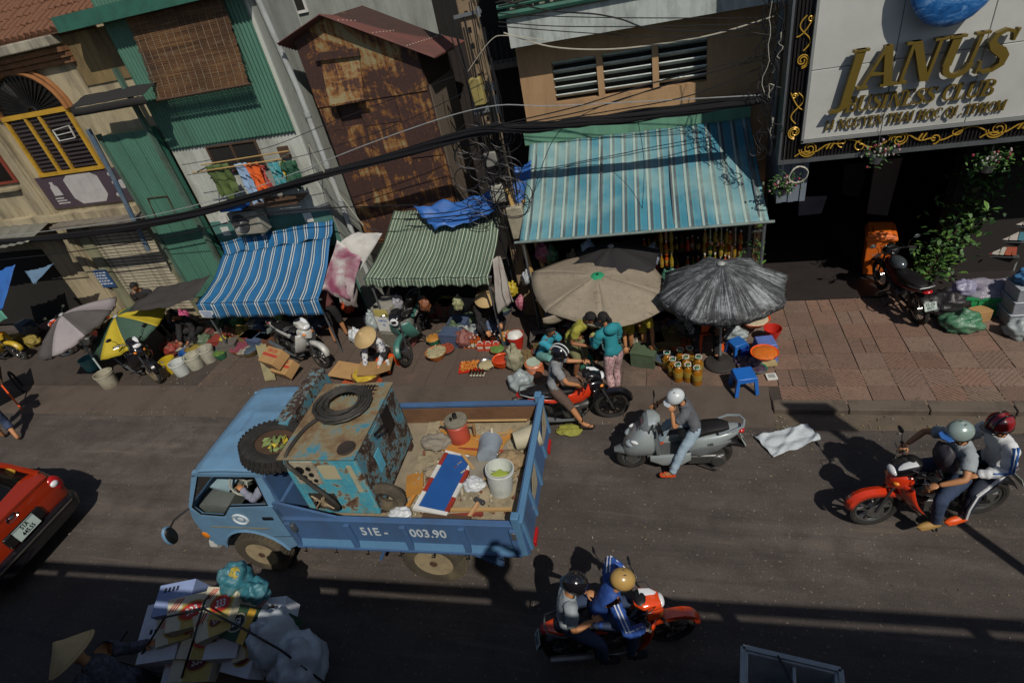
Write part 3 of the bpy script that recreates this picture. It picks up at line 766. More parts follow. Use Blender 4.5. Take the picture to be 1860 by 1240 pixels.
# ---- teal awning of the bottle shop
AF = [F(945, 443, 8.6), F(1392, 400, 8.6)]; zf = (AF[0].z + AF[1].z) / 2
AB = [F(962, 262, 10.34), F(1362, 214, 10.34)]; zb_ = (AB[0].z + AB[1].z) / 2
ta_ = thing('striped_awning', 'large teal awning with white and grey stripes over the bottle shop', 'awning', (AF[0].x, 8.6, zf))
TEALS = stripes('teal_stripes', 19, [(0, '2a7489'), (.34, '17495a'), (.40, '93a29b'), (.56, '2a7489'), (.60, '3d464b'), (.80, '357d8c'), (.92, '2a7489')], .45, .7, '454f4c', 1.0, bleach=.6)
mb = MB()
def f(u, v):
 a = V((AF[0].x, 8.6, zf)).lerp(V((AF[1].x + .04, 8.6, zf + .04)), u); b = V((AB[0].x, 10.34, zb_)).lerp(V((AB[1].x, 10.34, zb_)), u)
 p = b.lerp(a, v)
 p.z += -.07 * math.sin(PI * v) - .015 * abs(math.sin(PI * u * 4)) + .03 * noise.noise(V((u * 9, v * 3, 0))) + .012 * noise.noise(V((u * 30, v * 6, 3)))
 return p - V((AF[0].x, 8.6, zf))
mb.grid(f, 60, 24); obj('canvas', mb, TEALS, ta_, solid=.006)
mb = MB().tube([(-.1, 0, -.02), (AF[1].x - AF[0].x + .12, 0, .02)], .025, 8); obj('front_bar', mb, pm('7b8a86', 0.5, .3, .5, name='awning_bar'), ta_)
for u in (0.04, .35, .65, .97):
 p = f(u, 0) - V((0, 0, .04)); q_ = f(u, 1) - V((0, 0, .03)); obj('rafter', MB().tube([p, q_], .018, 6), GREYM, ta_)
for u in (.01, .985): obj('post', MB().tube([f(u, .98), V((f(u, 1).x, .1, -zf + PV))], .022, 6), GREYM, ta_)
# awning 2: green
def awning(label, ff, bb, st, valance=.2, scal=True, sag=.09, amp=.04, n=12, extra=0):
 o0 = ff[0].copy(); t = thing('striped_awning', label, 'awning', o0)
 def f(u, v):
  p = bb[0].lerp(bb[1], u).lerp(ff[0].lerp(ff[1], u), v) - o0
  p.z += -sag * math.sin(PI * v) - .02 * abs(math.sin(PI * u * 3)) * v + amp * noise.noise(V((u * 7, v * 3, n))) + amp * .4 * noise.noise(V((u * 25, v * 5, n)))
  return p
 mb = MB(); mb.grid(f, 48, 18); obj('canvas', mb, st, t, solid=.006)
 mb = MB()
 def g(u, v):
  p = f(u, 1); d = valance * (1 - (.28 * abs(math.sin(PI * u * n * .75)) if scal else .05 * math.sin(u * 30)))
  return p + V((0, -.02 - .03 * v + .01 * math.sin(u * 40), -.004 - d * v))
 mb.grid(g, 96, 4); obj('valance', mb, st, t, solid=.005)
 obj('front_bar', MB().tube([f(0, 1) + V((-.05, .03, -.03)), f(.5, 1) + V((0, .03, -.03)), f(1, 1) + V((.05, .03, -.03))], .02, 6), GREYM, t)
 for u in (.02, .98): obj('post', MB().tube([f(u, .97) - V((0, 0, .03)), V((f(u, 1).x, f(u, 1).y + .08, -o0.z + PV))], .02, 6), GREYM, t)
 return t
GRS = stripes('green_stripes', 17, [(0, '3f5446'), (.30, 'a9b39e'), (.38, '33463a'), (.46, '8f9c86'), (.52, '3f5446'), (.76, '2f4136'), (.80, 'b0baa6'), (.90, '3f5446')], .4, .75, '3d3b2c', 1.5)
awning('green awning with thin white stripes and a scalloped edge', [F(662, 505, 8.05), F(887, 502, 8.05)], [F(716, 382, 9.6), F(910, 388, 9.6)], GRS, .17)
BLS = stripes('blue_stripes', 11, [(0, '1b5a88'), (.30, '15181c'), (.35, 'a9b3b7'), (.45, '1b5a88'), (.52, '15181c'), (.57, 'a9b3b7'), (.66, '174f76'), (.74, '1a5f90')], .3, .6, '23384a', 1.5)
awning('bright blue awning with white and black stripes and a deep front flap', [F(357, 550, 8.1), F(578, 543, 8.1)], [F(405, 462, 9.3), F(600, 432, 9.3)], BLS, .33, False)
q = [F(408, 462, 9.28), F(601, 430, 9.28), F(604, 398, 9.62), F(400, 440, 9.62)]
mb = MB(); mb.grid(lambda u, v: q[0].lerp(q[1], u).lerp(q[3].lerp(q[2], u), v) + V((0, 0, .05 * noise.noise(V((u * 8, v * 2, 4))) - .05 * math.sin(PI * v))), 40, 8)
solo('awning_strip', 'crumpled upper strip of blue striped canvas above the blue awning', 'awning', mb, BLS, solid=.006)
# paper notice on the blue flap
p = F(377, 570, 8.06)
ns_ = thing('paper_notice', 'white paper notice with blue lines pinned on the blue awning flap', 'notice', p)
obj('paper', MB().box((0, -.01, 0), (.34, .006, .17), ry(R_(4))), WHITE, ns_, smooth=0)
mb = MB()
for k in range(3): mb.box((0, -.016, .05 - k * .05), (.26 - .03 * k, .004, .018), ry(R_(4)))
obj('print_line', mb, BLUE, ns_, smooth=0)
# blue tarp over the green awning, rope tangle
tarp('blue_tarp', 'crumpled blue tarp thrown over the top of the green awning', [F(750, 375, 9.4), F(890, 345, 9.8), F(905, 375, 9.3), F(790, 418, 9.0)], 0, BLUET, .12, 18, 4)
tarp('blue_tarp', 'crumpled blue tarp hanging beside the grey meter box on the pole', [F(935, 300, 9.9), F(965, 290, 9.9), F(962, 370, 9.5), F(925, 378, 9.5)], 0, BLUET, .10, 12, 8)
# black tarp left of the blue awning
tarp('black_tarp', 'sagging dark grey tarp between the shutter and the blue awning', [F(226, 566, 7.9), F(350, 545, 7.95), F(382, 498, 8.7), F(290, 520, 8.7)], 0, pm('35312f', 0.85, 0, 0.5, 2, '1d1a18', name='dark_tarp', bmp=.2), .07, 14, 2)
# ---- utility pole with its boxes
PB = G(962, 573, PV); PB.y = 9.45
PTx = F(846, 0, 9.45)
pole = thing('utility_pole', 'weathered concrete utility pole crowded with cables', 'utility pole', (PB.x, 9.45, PV))
lean = (PTx.x - PB.x) / PTx.z
mb = MB().prism([V((-.13, -.11, 0)), V((.13, -.11, 0)), V((.13, .11, 0)), V((-.13, .11, 0))], (lean * 9, 0, 9)); obj('shaft', mb, m_wall('85725a', '4a3d2e', 0.6, 2, name='pole_concrete'), pole, bevel=.02)
def pz(z): return V((lean * (z - PV), 0, z - PV))
def pbox(name, px, py, w, h, d, mat, dy=-.18, bev=.02):
 q = F(px, py, 9.45 + dy); p = q - V(pole.location)
 return obj(name, MB().box(p, (w, d, h), ry(R_(-3))), mat, pole, bevel=bev)
pbox('yellow_box', 868, 166, .2, .42, .14, pm('8f834e', 0.5, 0, .4, name='ochre_box'))
pbox('meter_box', 905, 350, .26, .33, .16, pm('9b9a90', 0.5, 0, .4, name='grey_box'))
pbox('meter_box', 893, 288, .22, .26, .15, pm('7a7a74', 0.5, 0, .5, name='dull_box'))
pbox('cable_box', 941, 402, .30, .62, .2, pm('98917e', 0.55, 0, .5, name='cream_box'), -.25)
mb = MB()
for k in range(16): mb.box(pz(3.2 + k * .22) + V((0, -.115, 0)), (.05, .01, .07))
obj('step_hole', mb, BLACK, pole, smooth=0, kind='stuff')
mb = MB()
for z in (4.2, 4.25, 4.35, 4.55, 5.6, 5.9): mb.bar(pz(z) + V((-.22, -.14, 0)), pz(z) + V((.24, -.14, .02)), .03, .05); mb.cyl(pz(z) + V((.2, -.16, -.05)), pz(z) + V((.2, -.16, .08)), .03, n=8)
obj('insulator_arm', mb, pm('6f7376', 0.5, .3, .3, name='galvanised'), pole)
# coils of slack cable and conduits along it
mb = MB(); r_ = random.Random(31)
for k in range(26):
 z0_, z1_ = r_.uniform(1, 3), r_.uniform(3.2, 6)
 a = V((r_.uniform(-.3, .3), -.16 - r_.uniform(0, .12), 0))
 pts = []
 for i in range(12):
  z = z0_ + (z1_ - z0_) * i / 11
  pts.append(pz(z) + a + V((.12 * noise.noise(V((k, z * .8, 0))), .05 * noise.noise(V((k, z, 5))), 0)))
 mb.tube(pts, r_.choice((.007, .010, .016)), 4)
for k in range(30):
 z = r_.uniform(2.3, 3.9); rad = r_.uniform(.12, .3); c = pz(z) + V((r_.uniform(-.55, .3), -.2 - r_.uniform(0, .2), 0)); ti = r_.uniform(-.5, .5)
 mb.tube([c + V((rad * math.cos(a / 14 * 2 * PI), ti * rad * math.sin(a / 14 * 2 * PI) * .4, rad * math.sin(a / 14 * 2 * PI) * r_.uniform(.75, .9))) for a in range(14)], .009, 4, True)
obj('cable_tangle', mb, pm('17161a', 0.55, 0, 0, name='cable_black'), pole, kind='stuff')
obj('pipe', MB().tube([pz(2.6) + V((.32, -.1, 0)), pz(1.2) + V((.5, -.2, 0)), V((.62, -.35, 0))], .045, 8).tube([pz(2.9) + V((.1, -.2, 0)), V((.35, -.3, 0))], .05, 8), BAMB, pole)
# ---- cables across the facades: each its own thing
CABM = pm('141316', 0.55, 0, 0, name='cable_black'); WCAB = pm('a6a294', 0.6, 0, .2, name='cable_white')
def cable(pts, r, label, mat=CABM, n=5, group='overhead cables', sag=0, seg=10):
 q = []
 for i in range(len(pts) - 1):
  for k in range(seg if i < len(pts) - 2 else seg + 1):
   t = k / seg; p = pts[i].lerp(pts[i + 1], t); p = p - V((0, 0, sag * 4 * t * (1 - t))); q.append(p)
 mb = MB().tube(q, r, n)
 return solo('overhead_cable', label, 'cable', mb, mat, group=group)
def sm(pts, Y):                 # smoothed run through sight lines
 P_ = [F(x, y, Y) for x, y in pts]; out = []
 for i in range(len(P_) - 1):
  p0, p1, p2, p3 = P_[max(i - 1, 0)], P_[i], P_[i + 1], P_[min(i + 2, len(P_) - 1)]
  for k in range(6):
   t = k / 6
   out.append(.5 * ((2 * p1) + (p2 - p0) * t + (2 * p0 - 5 * p1 + 4 * p2 - p3) * t * t + (3 * p1 - p0 - 3 * p2 + p3) * t ** 3))
 out.append(P_[-1]); return out
# the main bundle: many strands twisted close together
bun = sm([(-60, 446), (0, 440), (130, 428), (300, 400), (430, 366), (560, 325), (700, 287), (800, 258), (885, 236), (960, 234), (1100, 219), (1250, 198), (1400, 175)], 9.05)
bo = thing('cable_bundle', 'thick black bundle of cables sagging across all the house fronts', 'cable bundle', bun[0])
r_ = random.Random(4)
for k in range(26):
 a, b_ = r_.uniform(0, 2 * PI), r_.uniform(.01, .075)
 pts = [p - bun[0] + V((0, b_ * math.cos(a + i * .13), b_ * .95 * math.sin(a + i * .13) + (.035 * noise.noise(V((k * 3, i * .25, 1))) if i > 48 else .012 * noise.noise(V((k * 3, i * .2, 1)))) * (2.2 if k > 15 else 1))) for i, p in enumerate(bun)]
 obj('strand', MB().tube(pts, r_.choice((.010, .014, .02, .026)), 5), CABM, bo)
W1 = [([(0, 430), (240, 398), (450, 345), (700, 250), (880, 195), (1020, 192), (1400, 172)], .008, 'thin pale wire just above the black cable bundle', pm('8a8f90', .5, name='pale_wire')),
 ([(330, 300), (480, 270), (620, 215), (850, 130)], .006, 'thin wire running past the laundry up to the pole', CABM),
 ([(340, 318), (520, 290), (700, 235), (880, 150)], .006, 'thin wire just under the laundry line wire', CABM),
 ([(915, 60), (1000, 85), (1100, 90), (1200, 80), (1300, 62), (1405, 30)], .010, 'white wrapped cable looping before the beige louvre wall', WCAB),
 ([(905, 0), (1000, 20), (1080, 26), (1130, 36), (1180, 52), (1290, 57), (1410, 50)], .011, 'thick black cable dipping across the green gutter', CABM),
 ([(905, 25), (1000, 30), (1160, 33), (1410, 33)], .007, 'straight thin wire along the white fascia', CABM),
 ([(905, 40), (1010, 48), (1200, 48), (1410, 42)], .007, 'second thin wire along the white fascia', CABM),
 ([(905, 48), (1060, 60), (1230, 68), (1410, 62)], .007, 'thin wire crossing above the louvred openings', CABM),
 ([(890, 230), (1040, 196), (1190, 150), (1420, 92)], .010, 'upper of three wires rising over the louvred openings', CABM),
 ([(890, 234), (1060, 202), (1210, 155), (1420, 97)], .010, 'middle of three wires rising over the louvred openings', CABM),
 ([(890, 238), (1090, 205), (1260, 172), (1420, 105)], .009, 'lowest of three wires rising over the louvred openings', CABM),
 ([(960, 385), (985, 300), (1020, 235), (1100, 190), (1200, 160)], .006, 'thin wire drooping over the left side of the teal awning', CABM),
 ([(1165, 400), (1170, 300), (1158, 215)], .005, 'thin wire hanging down the middle of the teal awning', CABM),
 ([(0, 472), (150, 455), (330, 425), (450, 395), (560, 380), (760, 372)], .012, 'lower cable running behind the blue awning top', CABM),
 ([(560, 262), (600, 330), (660, 410)], .008, 'white wire draped down beside the drain pipe', WCAB),
 ([(560, 260), (585, 340), (690, 420), (880, 380)], .006, 'loose wire swinging from the house corner to the pole', CABM),
 ([(850, 130), (890, 75), (920, 65), (1000, 75)], .006, 'white wire looped round the top of the pole', WCAB),
 ([(900, 5), (960, -5)], .01, 'thick cable leaving the pole top', CABM),
 ([(905, 12), (1000, -8)], .012, 'steep thick cable at the top right of the pole', CABM),
 ([(735, 400), (800, 395), (880, 385), (905, 370)], .012, 'cable lying over the green awning top', CABM),
 ([(745, 390), (820, 385), (890, 362), (915, 330)], .010, 'cable looped from green awning to meter box', CABM)]
for i, (pts, r, lab, m) in enumerate(W1):
 q = sm(pts, 9.15 if i % 2 else 9.0); solo('overhead_cable', lab, 'cable', MB().tube(q, r, 5), m, group='overhead cables')
# ---- the club sign
YSg = 8.9
sx0, sz0 = (F(1415, 295, YSg).x + F(1447, 0, YSg).x) / 2, (F(1415, 295, YSg).z + F(1860, 245, YSg).z) / 2
ix0, iz0 = (F(1455, 256, YSg).x + F(1490, 0, YSg).x) / 2, (F(1455, 256, YSg).z + F(1860, 206, YSg).z) / 2
sx1, sz1 = sx0 + 5.2, sz0 + 4.2
sg = thing('club_sign', 'huge white business club sign with gold letters and black scrollwork border', 'sign', (sx0, YSg, sz0))
o = V((sx0, YSg, sz0))
obj('frame', MB().bb((0, .03, 0), (sx1 - sx0, .7, sz1 - sz0)), BLACKM, sg, smooth=0)
mb = MB(); bw, bh = ix0 - sx0, iz0 - sz0
n = int(bw / .045)
for i in range(n): mb.bb((i * .045, 0, .02), (i * .045 + .024, .03, sz1 - sz0))
for i in range(int((sx1 - ix0) / .045)): mb.bb((bw + i * .045, 0, .02), (bw + i * .045 + .024, .03, bh))
obj('batten', mb, pm('232021', 0.35, .2, .3, 6, '3b352f', name='dark_batten'), sg, smooth=0, kind='stuff')
obj('edge_trim', MB().bb((-.03, -.03, -.05), (sx1 - sx0, .05, 0)).bb((-.03, -.02, 0), (-.001, .3, sz1 - sz0)), GREYM, sg, smooth=0)
SGM = pm('b0b2ae', 0.45, 0, .25, .8, '77776f', name='sign_panel')
xs = [bw, bw + .98, bw + 1.97, bw + 2.96, bw + 4.0]; zs = [bh, bh + 0.93, bh + 1.86, bh + 2.8]
for i in range(4):
 for j in range(3): obj('panel', MB().bb((xs[i] + .004, -.05, zs[j] + .004), (xs[i + 1] - .004, .029, zs[j + 1] - .004)), SGM, sg, smooth=0, bevel=.006)
obj('inner_trim', MB().bb((bw - .03, -.07, bh - .03), (bw - .001, .028, sz1 - sz0)).bb((bw - .03, -.07, bh - .04), (sx1 - sx0, .028, bh - .001)), pm('8c908f', .4, .3, .2, name='silver_trim'), sg, smooth=0)
GOLD = pm('6a5922', 0.42, .25, .25, 3, '5a4a1c', name='gold_letter'); GOLDP = pm('c29a3a', 0.4, .3, .2, 5, name='gold_scroll')
# serif lettering
def ribbon(pts, ws):
 out = []
 for i in range(len(pts) - 1):
  (x0, y0), (x1, y1) = pts[i], pts[i + 1]
  def nrm(k):
   a, b = pts[max(k - 1, 0)], pts[min(k + 1, len(pts) - 1)]
   dx, dy = b[0] - a[0], b[1] - a[1]; l = math.hypot(dx, dy) or 1
   return -dy / l, dx / l
  n0, n1 = nrm(i), nrm(i + 1)
  out.append([(x0 + n0[0] * ws[i] / 2, y0 + n0[1] * ws[i] / 2), (x1 + n1[0] * ws[i + 1] / 2, y1 + n1[1] * ws[i + 1] / 2),
     (x1 - n1[0] * ws[i + 1] / 2, y1 - n1[1] * ws[i + 1] / 2), (x0 - n0[0] * ws[i] / 2, y0 - n0[1] * ws[i] / 2)])
 return out
def st(x0, y0, x1, y1, w): return [[(x0 - w / 2, y0), (x0 + w / 2, y0), (x1 + w / 2, y1), (x1 - w / 2, y1)]]
def hb_(x0, x1, y, t=.06): return [[(x0, y), (x1, y), (x1, y + t), (x0, y + t)]]
def arc(cx, cy, a, b, t0, t1, tk, tn, n=14):
 p, w_ = [], []
 for i in range(n + 1):
  t = R_(t0 + (t1 - t0) * i / n); p.append((cx + a * math.cos(t), cy + b * math.sin(t))); w_.append(tn + (tk - tn) * abs(math.cos(t)) ** 1.3)
 return ribbon(p, w_)
K, T = .19, .075
LET = {
'A': (.82, st(.09, 0, .40, 1, T) + st(.70, 0, .42, 1, K) + hb_(.2, .6, .3) + hb_(-.02, .24, 0) + hb_(.52, .86, 0)),
'B': (.68, st(.17, 0, .17, 1, K) + hb_(.02, .4, 0) + hb_(.02, .38, .94) + hb_(.2, .4, .49) + arc(.36, .75, .19, .21, -90, 90, .16, .06) + arc(.38, .26, .22, .24, -90, 90, .17, .06)),
'C': (.72, arc(.42, .5, .31, .46, 50, 312, K, .07, 20) + st(.66, .66, .66, .95, .07)),
'E': (.64, st(.17, 0, .17, 1, K) + hb_(.02, .58, 0) + hb_(.02, .55, .94) + hb_(.2, .42, .48) + st(.57, 0, .57, .25, .06) + st(.53, .78, .53, 1, .06)),
'G': (.80, arc(.42, .5, .31, .46, 50, 318, K, .07, 20) + st(.66, .05, .66, .44, .17) + hb_(.5, .78, .42) + st(.64, .68, .64, .95, .06)),
'H': (.86, st(.18, 0, .18, 1, K) + st(.66, 0, .66, 1, K) + hb_(.2, .64, .47, .07) + hb_(.02, .34, 0) + hb_(.02, .34, .94) + hb_(.5, .82, 0) + hb_(.5, .82, .94)),
'I': (.40, st(.19, 0, .19, 1, K) + hb_(.03, .35, 0) + hb_(.03, .35, .94)),
'J': (.44, st(.26, -.28, .26, 1, .21) + arc(.06, -.28, .2, .24, 0, -120, .2, .06) + hb_(.08, .44, .94)),
'L': (.62, st(.17, 0, .17, 1, K) + hb_(.02, .58, 0) + hb_(.02, .34, .94) + st(.56, 0, .56, .3, .06)),
'M': (1.0, st(.14, 0, .14, 1, T) + st(.48, 0, .22, 1, K) + st(.50, 0, .76, 1, T) + st(.82, 0, .82, 1, K) + hb_(.02, .27, 0) + hb_(.68, .97, 0) + hb_(.04, .3, .94) + hb_(.7, .97, .94)),
'N': (.88, st(.16, 0, .16, 1, T) + st(.70, 0, .22, 1, K) + st(.74, 0, .74, 1, T) + hb_(.03, .3, 0) + hb_(.0, .3, .94) + hb_(.6, .9, .94)),
'O': (.84, arc(.42, .5, .32, .46, 0, 360, K, .07, 24)),
'P': (.66, st(.17, 0, .17, 1, K) + hb_(.02, .34, 0) + hb_(.02, .4, .94) + hb_(.2, .4, .44) + arc(.38, .72, .2, .25, -90, 90, .17, .06)),
'Q': (.86, arc(.42, .5, .32, .46, 0, 360, K, .07, 24) + ribbon([(.4, .12), (.6, -.08), (.82, -.14)], [.08, .14, .05])),
'S': (.62, ribbon([(.55, .76), (.50, .91), (.34, .96), (.17, .88), (.13, .73), (.22, .60), (.40, .48), (.52, .35), (.52, .18), (.38, .05), (.22, .03), (.09, .12), (.05, .26)], [.05, .06, .08, .11, .15, .18, .21, .18, .14, .08, .07, .06, .05]) + st(.55, .7, .57, .97, .05) + st(.05, .02, .06, .3, .05)),
'T': (.74, st(.37, 0, .37, 1, K) + hb_(.2, .54, 0) + hb_(.03, .71, .93) + st(.05, .72, .05, 1, .06) + st(.69, .72, .69, 1, .06)),
'U': (.86, st(.20, .3, .20, 1, K) + st(.70, .3, .70, 1, T) + arc(.45, .3, .25, .27, 180, 360, .14, .1) + hb_(.03, .38, .94) + hb_(.56, .86, .94)),
'Y': (.80, st(.40, .42, .16, 1, K) + st(.42, .42, .68, 1, T) + st(.4, 0, .4, .45, K) + hb_(.24, .56, 0) + hb_(.0, .32, .94) + hb_(.54, .84, .94)),
'1': (.44, st(.22, 0, .22, 1, .17) + hb_(.06, .38, 0) + st(.1, .8, .2, .98, .07)),
'4': (.62, st(.42, 0, .42, 1, .16) + st(.05, .3, .38, 1, .07) + hb_(.03, .58, .26, .08) + hb_(.3, .54, 0)),
'.': (.26, st(.1, 0, .1, .15, .16)), ',': (.2, st(.08, -.12, .1, .14, .1)), ' ': (.36, [])}
def word(txt, x, z, h, shear, depth, y, width=None):
 tot = sum(LET[c][0] for c in txt); k = (width / (tot * h)) if width else 1
 for c in txt:
  wd, polys = LET[c]
  if polys:
   mb = MB()
   for i, pl in enumerate(polys):
    pts = [V((x + (px * k) * h + shear * pz_ * h, y - .0006 * i, z + pz_ * h)) for px, pz_ in pl]
    ar = sum(pts[a].x * pts[(a + 1) % 4].z - pts[(a + 1) % 4].x * pts[a].z for a in range(4))
    if ar < 0: pts.reverse()
    mb.prism(pts, (0, depth, 0))
   obj('letter', mb, GOLD, sg, smooth=0)
  x += wd * h * k
def sp_(px, py): return F(px, py, YSg - .1) - o
a, b_ = sp_(1525, 210), sp_(1815, 150)
J0 = sp_(1545, 178); S1 = sp_(1830, 148); J1 = sp_(1565, 95)
word('JANUS', J0.x - .19, sp_(1680, 166).z + .155, (sp_(1720, 72).z - sp_(1710, 155).z) * .9, .16, .09, -.20, sp_(1808, 130).x - J0.x + .22)
q0, q1 = sp_(1541, 208), sp_(1800, 180)
word('BUSINESS CLUB', q0.x - .06, .02 + (sp_(1620, 197).z + sp_(1760, 182).z) / 2, .20, .16, .03, -.10, q1.x - q0.x + .05)
q0, q1 = sp_(1497, 236), sp_(1820, 205)
word('14 NGUYEN THAI HOC Q1 .TPHCM', q0.x, (sp_(1560, 231).z + sp_(1770, 207).z) / 2, .13, .12, .02, -.085, q1.x - q0.x + .02)
# globe emblem
m, nt, b = new('globe_print')
f = ntex(nt, 5, 7, 0.7, (1, 1, 1.8), dist=1.2)
nt.links.new(ramp(nt, f, [(0.3, hx('123a6c')), (0.5, hx('2a67a8')), (0.62, hx('6f97c4')), (0.75, hx('b7c8d8'))]), b.inputs['Base Color']); b.inputs['Roughness'].default_value = .35
c = sp_(1728, -40)
mb = MB().ell((c.x, -.28, c.z + .12), (.50, .12, .62), 28, 12); obj('globe', mb, m, sg)
# gold scrollwork
def spiral(c, r0, turns, a0, s=1, ex=1.0, n=22, r1=.22):
 return [(c[0] + (r0 * (1 - (1 - r1) * i / n)) * math.cos(a0 + s * turns * 2 * PI * i / n) * ex, c[1] + (r0 * (1 - (1 - r1) * i / n)) * math.sin(a0 + s * turns * 2 * PI * i / n)) for i in range(n + 1)]
def scroll(pts, r=.0085): obj('scroll', MB().tube([V((x, -.02, z)) for x, z in pts], r, 5), GOLDP, sg)
hh = bh * .5
for k in range(4):
 x = .32 + k * 1.15; s = 1 if k % 2 == 0 else -1
 scroll(spiral((x + .05, hh), bh * .46, 1.35, PI, s)); scroll(spiral((x + .05, hh), bh * .36, .9, PI, s))
 scroll([(x - .13 + .62 * i / 14, hh + s * bh * (-.33 + .55 * (i / 14) + .1 * math.sin(i * .8))) for i in range(15)])
 scroll(spiral((x + .48, hh + s * bh * .16), bh * .26, 1.1, -PI / 2, -s)); scroll(spiral((x + .72, hh - s * bh * .12), bh * .3, 1.1, PI / 2, s))
 scroll([(x + .55 + .5 * i / 14, hh + s * bh * (.25 * math.cos(i * .33))) for i in range(15)])
 for d in (0, .05): scroll([(x + .28 + d + .04 * i / 5, hh + bh * (-.1 + .3 * i / 5)) for i in range(6)], .014)
hw = bw * .56
for k in range(4):
 z = bh + .12 + k * .95; s = 1 if k % 2 else -1
 scroll(spiral((hw, z), bw * .36, 1.35, -PI / 2, s)); scroll(spiral((hw, z), bw * .28, .9, -PI / 2, s))
 scroll([(hw + bw * .26 * math.sin(i * .45) * s, z + .12 + .42 * i / 14) for i in range(15)])
 scroll(spiral((hw + .05 * s, z + .5), bw * .15, 1.2, 0, -s)); scroll([(hw - .1 * s + .2 * s * i / 10, z + .3 + .25 * (i / 10) ** 2) for i in range(11)])
# ---- club entrance: dark recess under the sign
cl = thing('club_building', 'dark recessed club entrance under the big sign', 'building', (3.4, 10, 0))
oc = V((3.4, 10, 0))
XE0, XE1, YB = xr + .02, 9.5, 14.2
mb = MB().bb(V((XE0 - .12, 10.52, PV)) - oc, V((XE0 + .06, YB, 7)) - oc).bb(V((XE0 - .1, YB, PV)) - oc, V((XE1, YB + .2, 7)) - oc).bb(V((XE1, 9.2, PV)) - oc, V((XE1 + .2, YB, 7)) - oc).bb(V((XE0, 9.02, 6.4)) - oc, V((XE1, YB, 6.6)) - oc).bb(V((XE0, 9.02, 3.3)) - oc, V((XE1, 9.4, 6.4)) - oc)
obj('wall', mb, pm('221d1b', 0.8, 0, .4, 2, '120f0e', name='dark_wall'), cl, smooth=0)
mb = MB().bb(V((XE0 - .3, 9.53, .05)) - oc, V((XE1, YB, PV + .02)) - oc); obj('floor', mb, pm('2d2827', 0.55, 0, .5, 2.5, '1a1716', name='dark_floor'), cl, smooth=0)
p0, p1 = G(1378, 410, PV + .03), G(1540, 498, PV + .03)
pts = [G(1470, 398, PV + .022), G(1530, 396, PV + .022), G(1645, 500, PV + .022), G(1575, 498, PV + .022)]
obj('ramp_mat', MB().prism([p - oc for p in pts], (0, 0, .012)), pm('3f3733', 0.7, 0, .5, 3, name='grey_mat'), cl, smooth=0)
obj('door', MB().prism([p - oc for p in fp([(1590, 292), (1640, 286), (1612, 392), (1575, 388)], 11.2)], (0, .05, 0)), pm('6b5f58', 0.6, 0, .4, 2, '3a3330', name='grey_door'), cl, smooth=0)
obj('door', MB().prism([p - oc for p in fp([(1535, 300), (1580, 296), (1560, 360), (1530, 352)], 12.2)], (0, .05, 0)), pm('4a4340', 0.6, 0, .4, 2, '2a2422', name='dark_grey_door'), cl, smooth=0)
pts = [G(1450, 392, PV + .03), G(1492, 388, PV + .03)]
solo('leaning_board', 'pale rectangular board leaning in the dark club entrance', 'board', MB().prism([F(1452, 358, 12.3), F(1503, 356, 12.3), F(1492, 388, 12.3), F(1450, 392, 12.3)][::-1], (0, .03, 0)), pm('a29aa0', 0.6, 0, .3, name='pale_board'), smooth=0)
# right-hand side wall carrying the creeper
obj('creeper_wall', MB().bb(V((4.62, 10.2, PV)) - oc, V((XE1, 10.5, 3.25)) - oc), pm('1f1b19', 0.85, 0, .4, 2, name='shaded_wall'), cl, smooth=0)  # near-black colour puts the wall's shadow into the paint
# ---- grey-white building behind the shed
bk = thing('white_block', 'pale grey block rising behind the rusty shed', 'building', (-5, 14, 0))
obj('wall', MB().bb((-8, 0, 0), (3.2, .3, 11)), GREYW, bk, smooth=0)
for (xa, xb, za, zb, m) in ((.35, 1.0, 6.2, 8.5, pm('5f7f90', .4, 0, .4, name='blue_shutter')), (1.3, 1.9, 6.2, 8.4, DWOOD), (-3.9, -3.2, 6.0, 8, DARK)):
 fr = obj('window', MB().bb((xa, -.02, za), (xb, .01, zb)), m, bk, smooth=0)
 obj('frame', MB().bb((xa - .05, -.05, za), (xa, -.003, zb)).bb((xb, -.05, za), (xb + .05, -.003, zb)).bb((xa - .05, -.05, za - .06), (xb + .05, -.003, za)), WHITE, fr, smooth=0)
o_ = obj('green_sheet', corr(V((2.0, -.1, 11)), V((3.2, -.1, 11)), V((3.2, -.1, 4.5)), V((2.0, -.1, 4.5)), 9, .02, 2, V((0, 1, 0))), GREEN, bk, solid=.004)
# dark alley between shed and louvre building
al = thing('alley_house', 'dark timber house front set back in the gap beside the pole', 'house', (-3, 11.8, 0))
mb = MB().bb((-1.4, .4, 0), (.9, .7, 6.0)); obj('wall', mb, DARK, al, smooth=0)  # the alley's darkness is put into the wall and plank colour
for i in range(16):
 obj('plank', MB().box((-1.2 + i * .13, .37 + .01 * (i % 3), 3.2), (.12, .03, 3.2 + .1 * (i % 4))), pm('2a2320', .85, 0, .5, 4, '14100e', name='dark_plank', stretch=(1, 1, .2)), al, smooth=0)
obj('balcony', MB().bb((-.5, -.1, 4.4), (.5, .4, 4.5)), CONC, al, smooth=0)
mb = MB()
for i in range(10): mb.bb((-.48 + i * .105, -.08, 4.5), (-.46 + i * .105, -.06, 5.1))
obj('railing', mb, BLACKM, al, smooth=0)
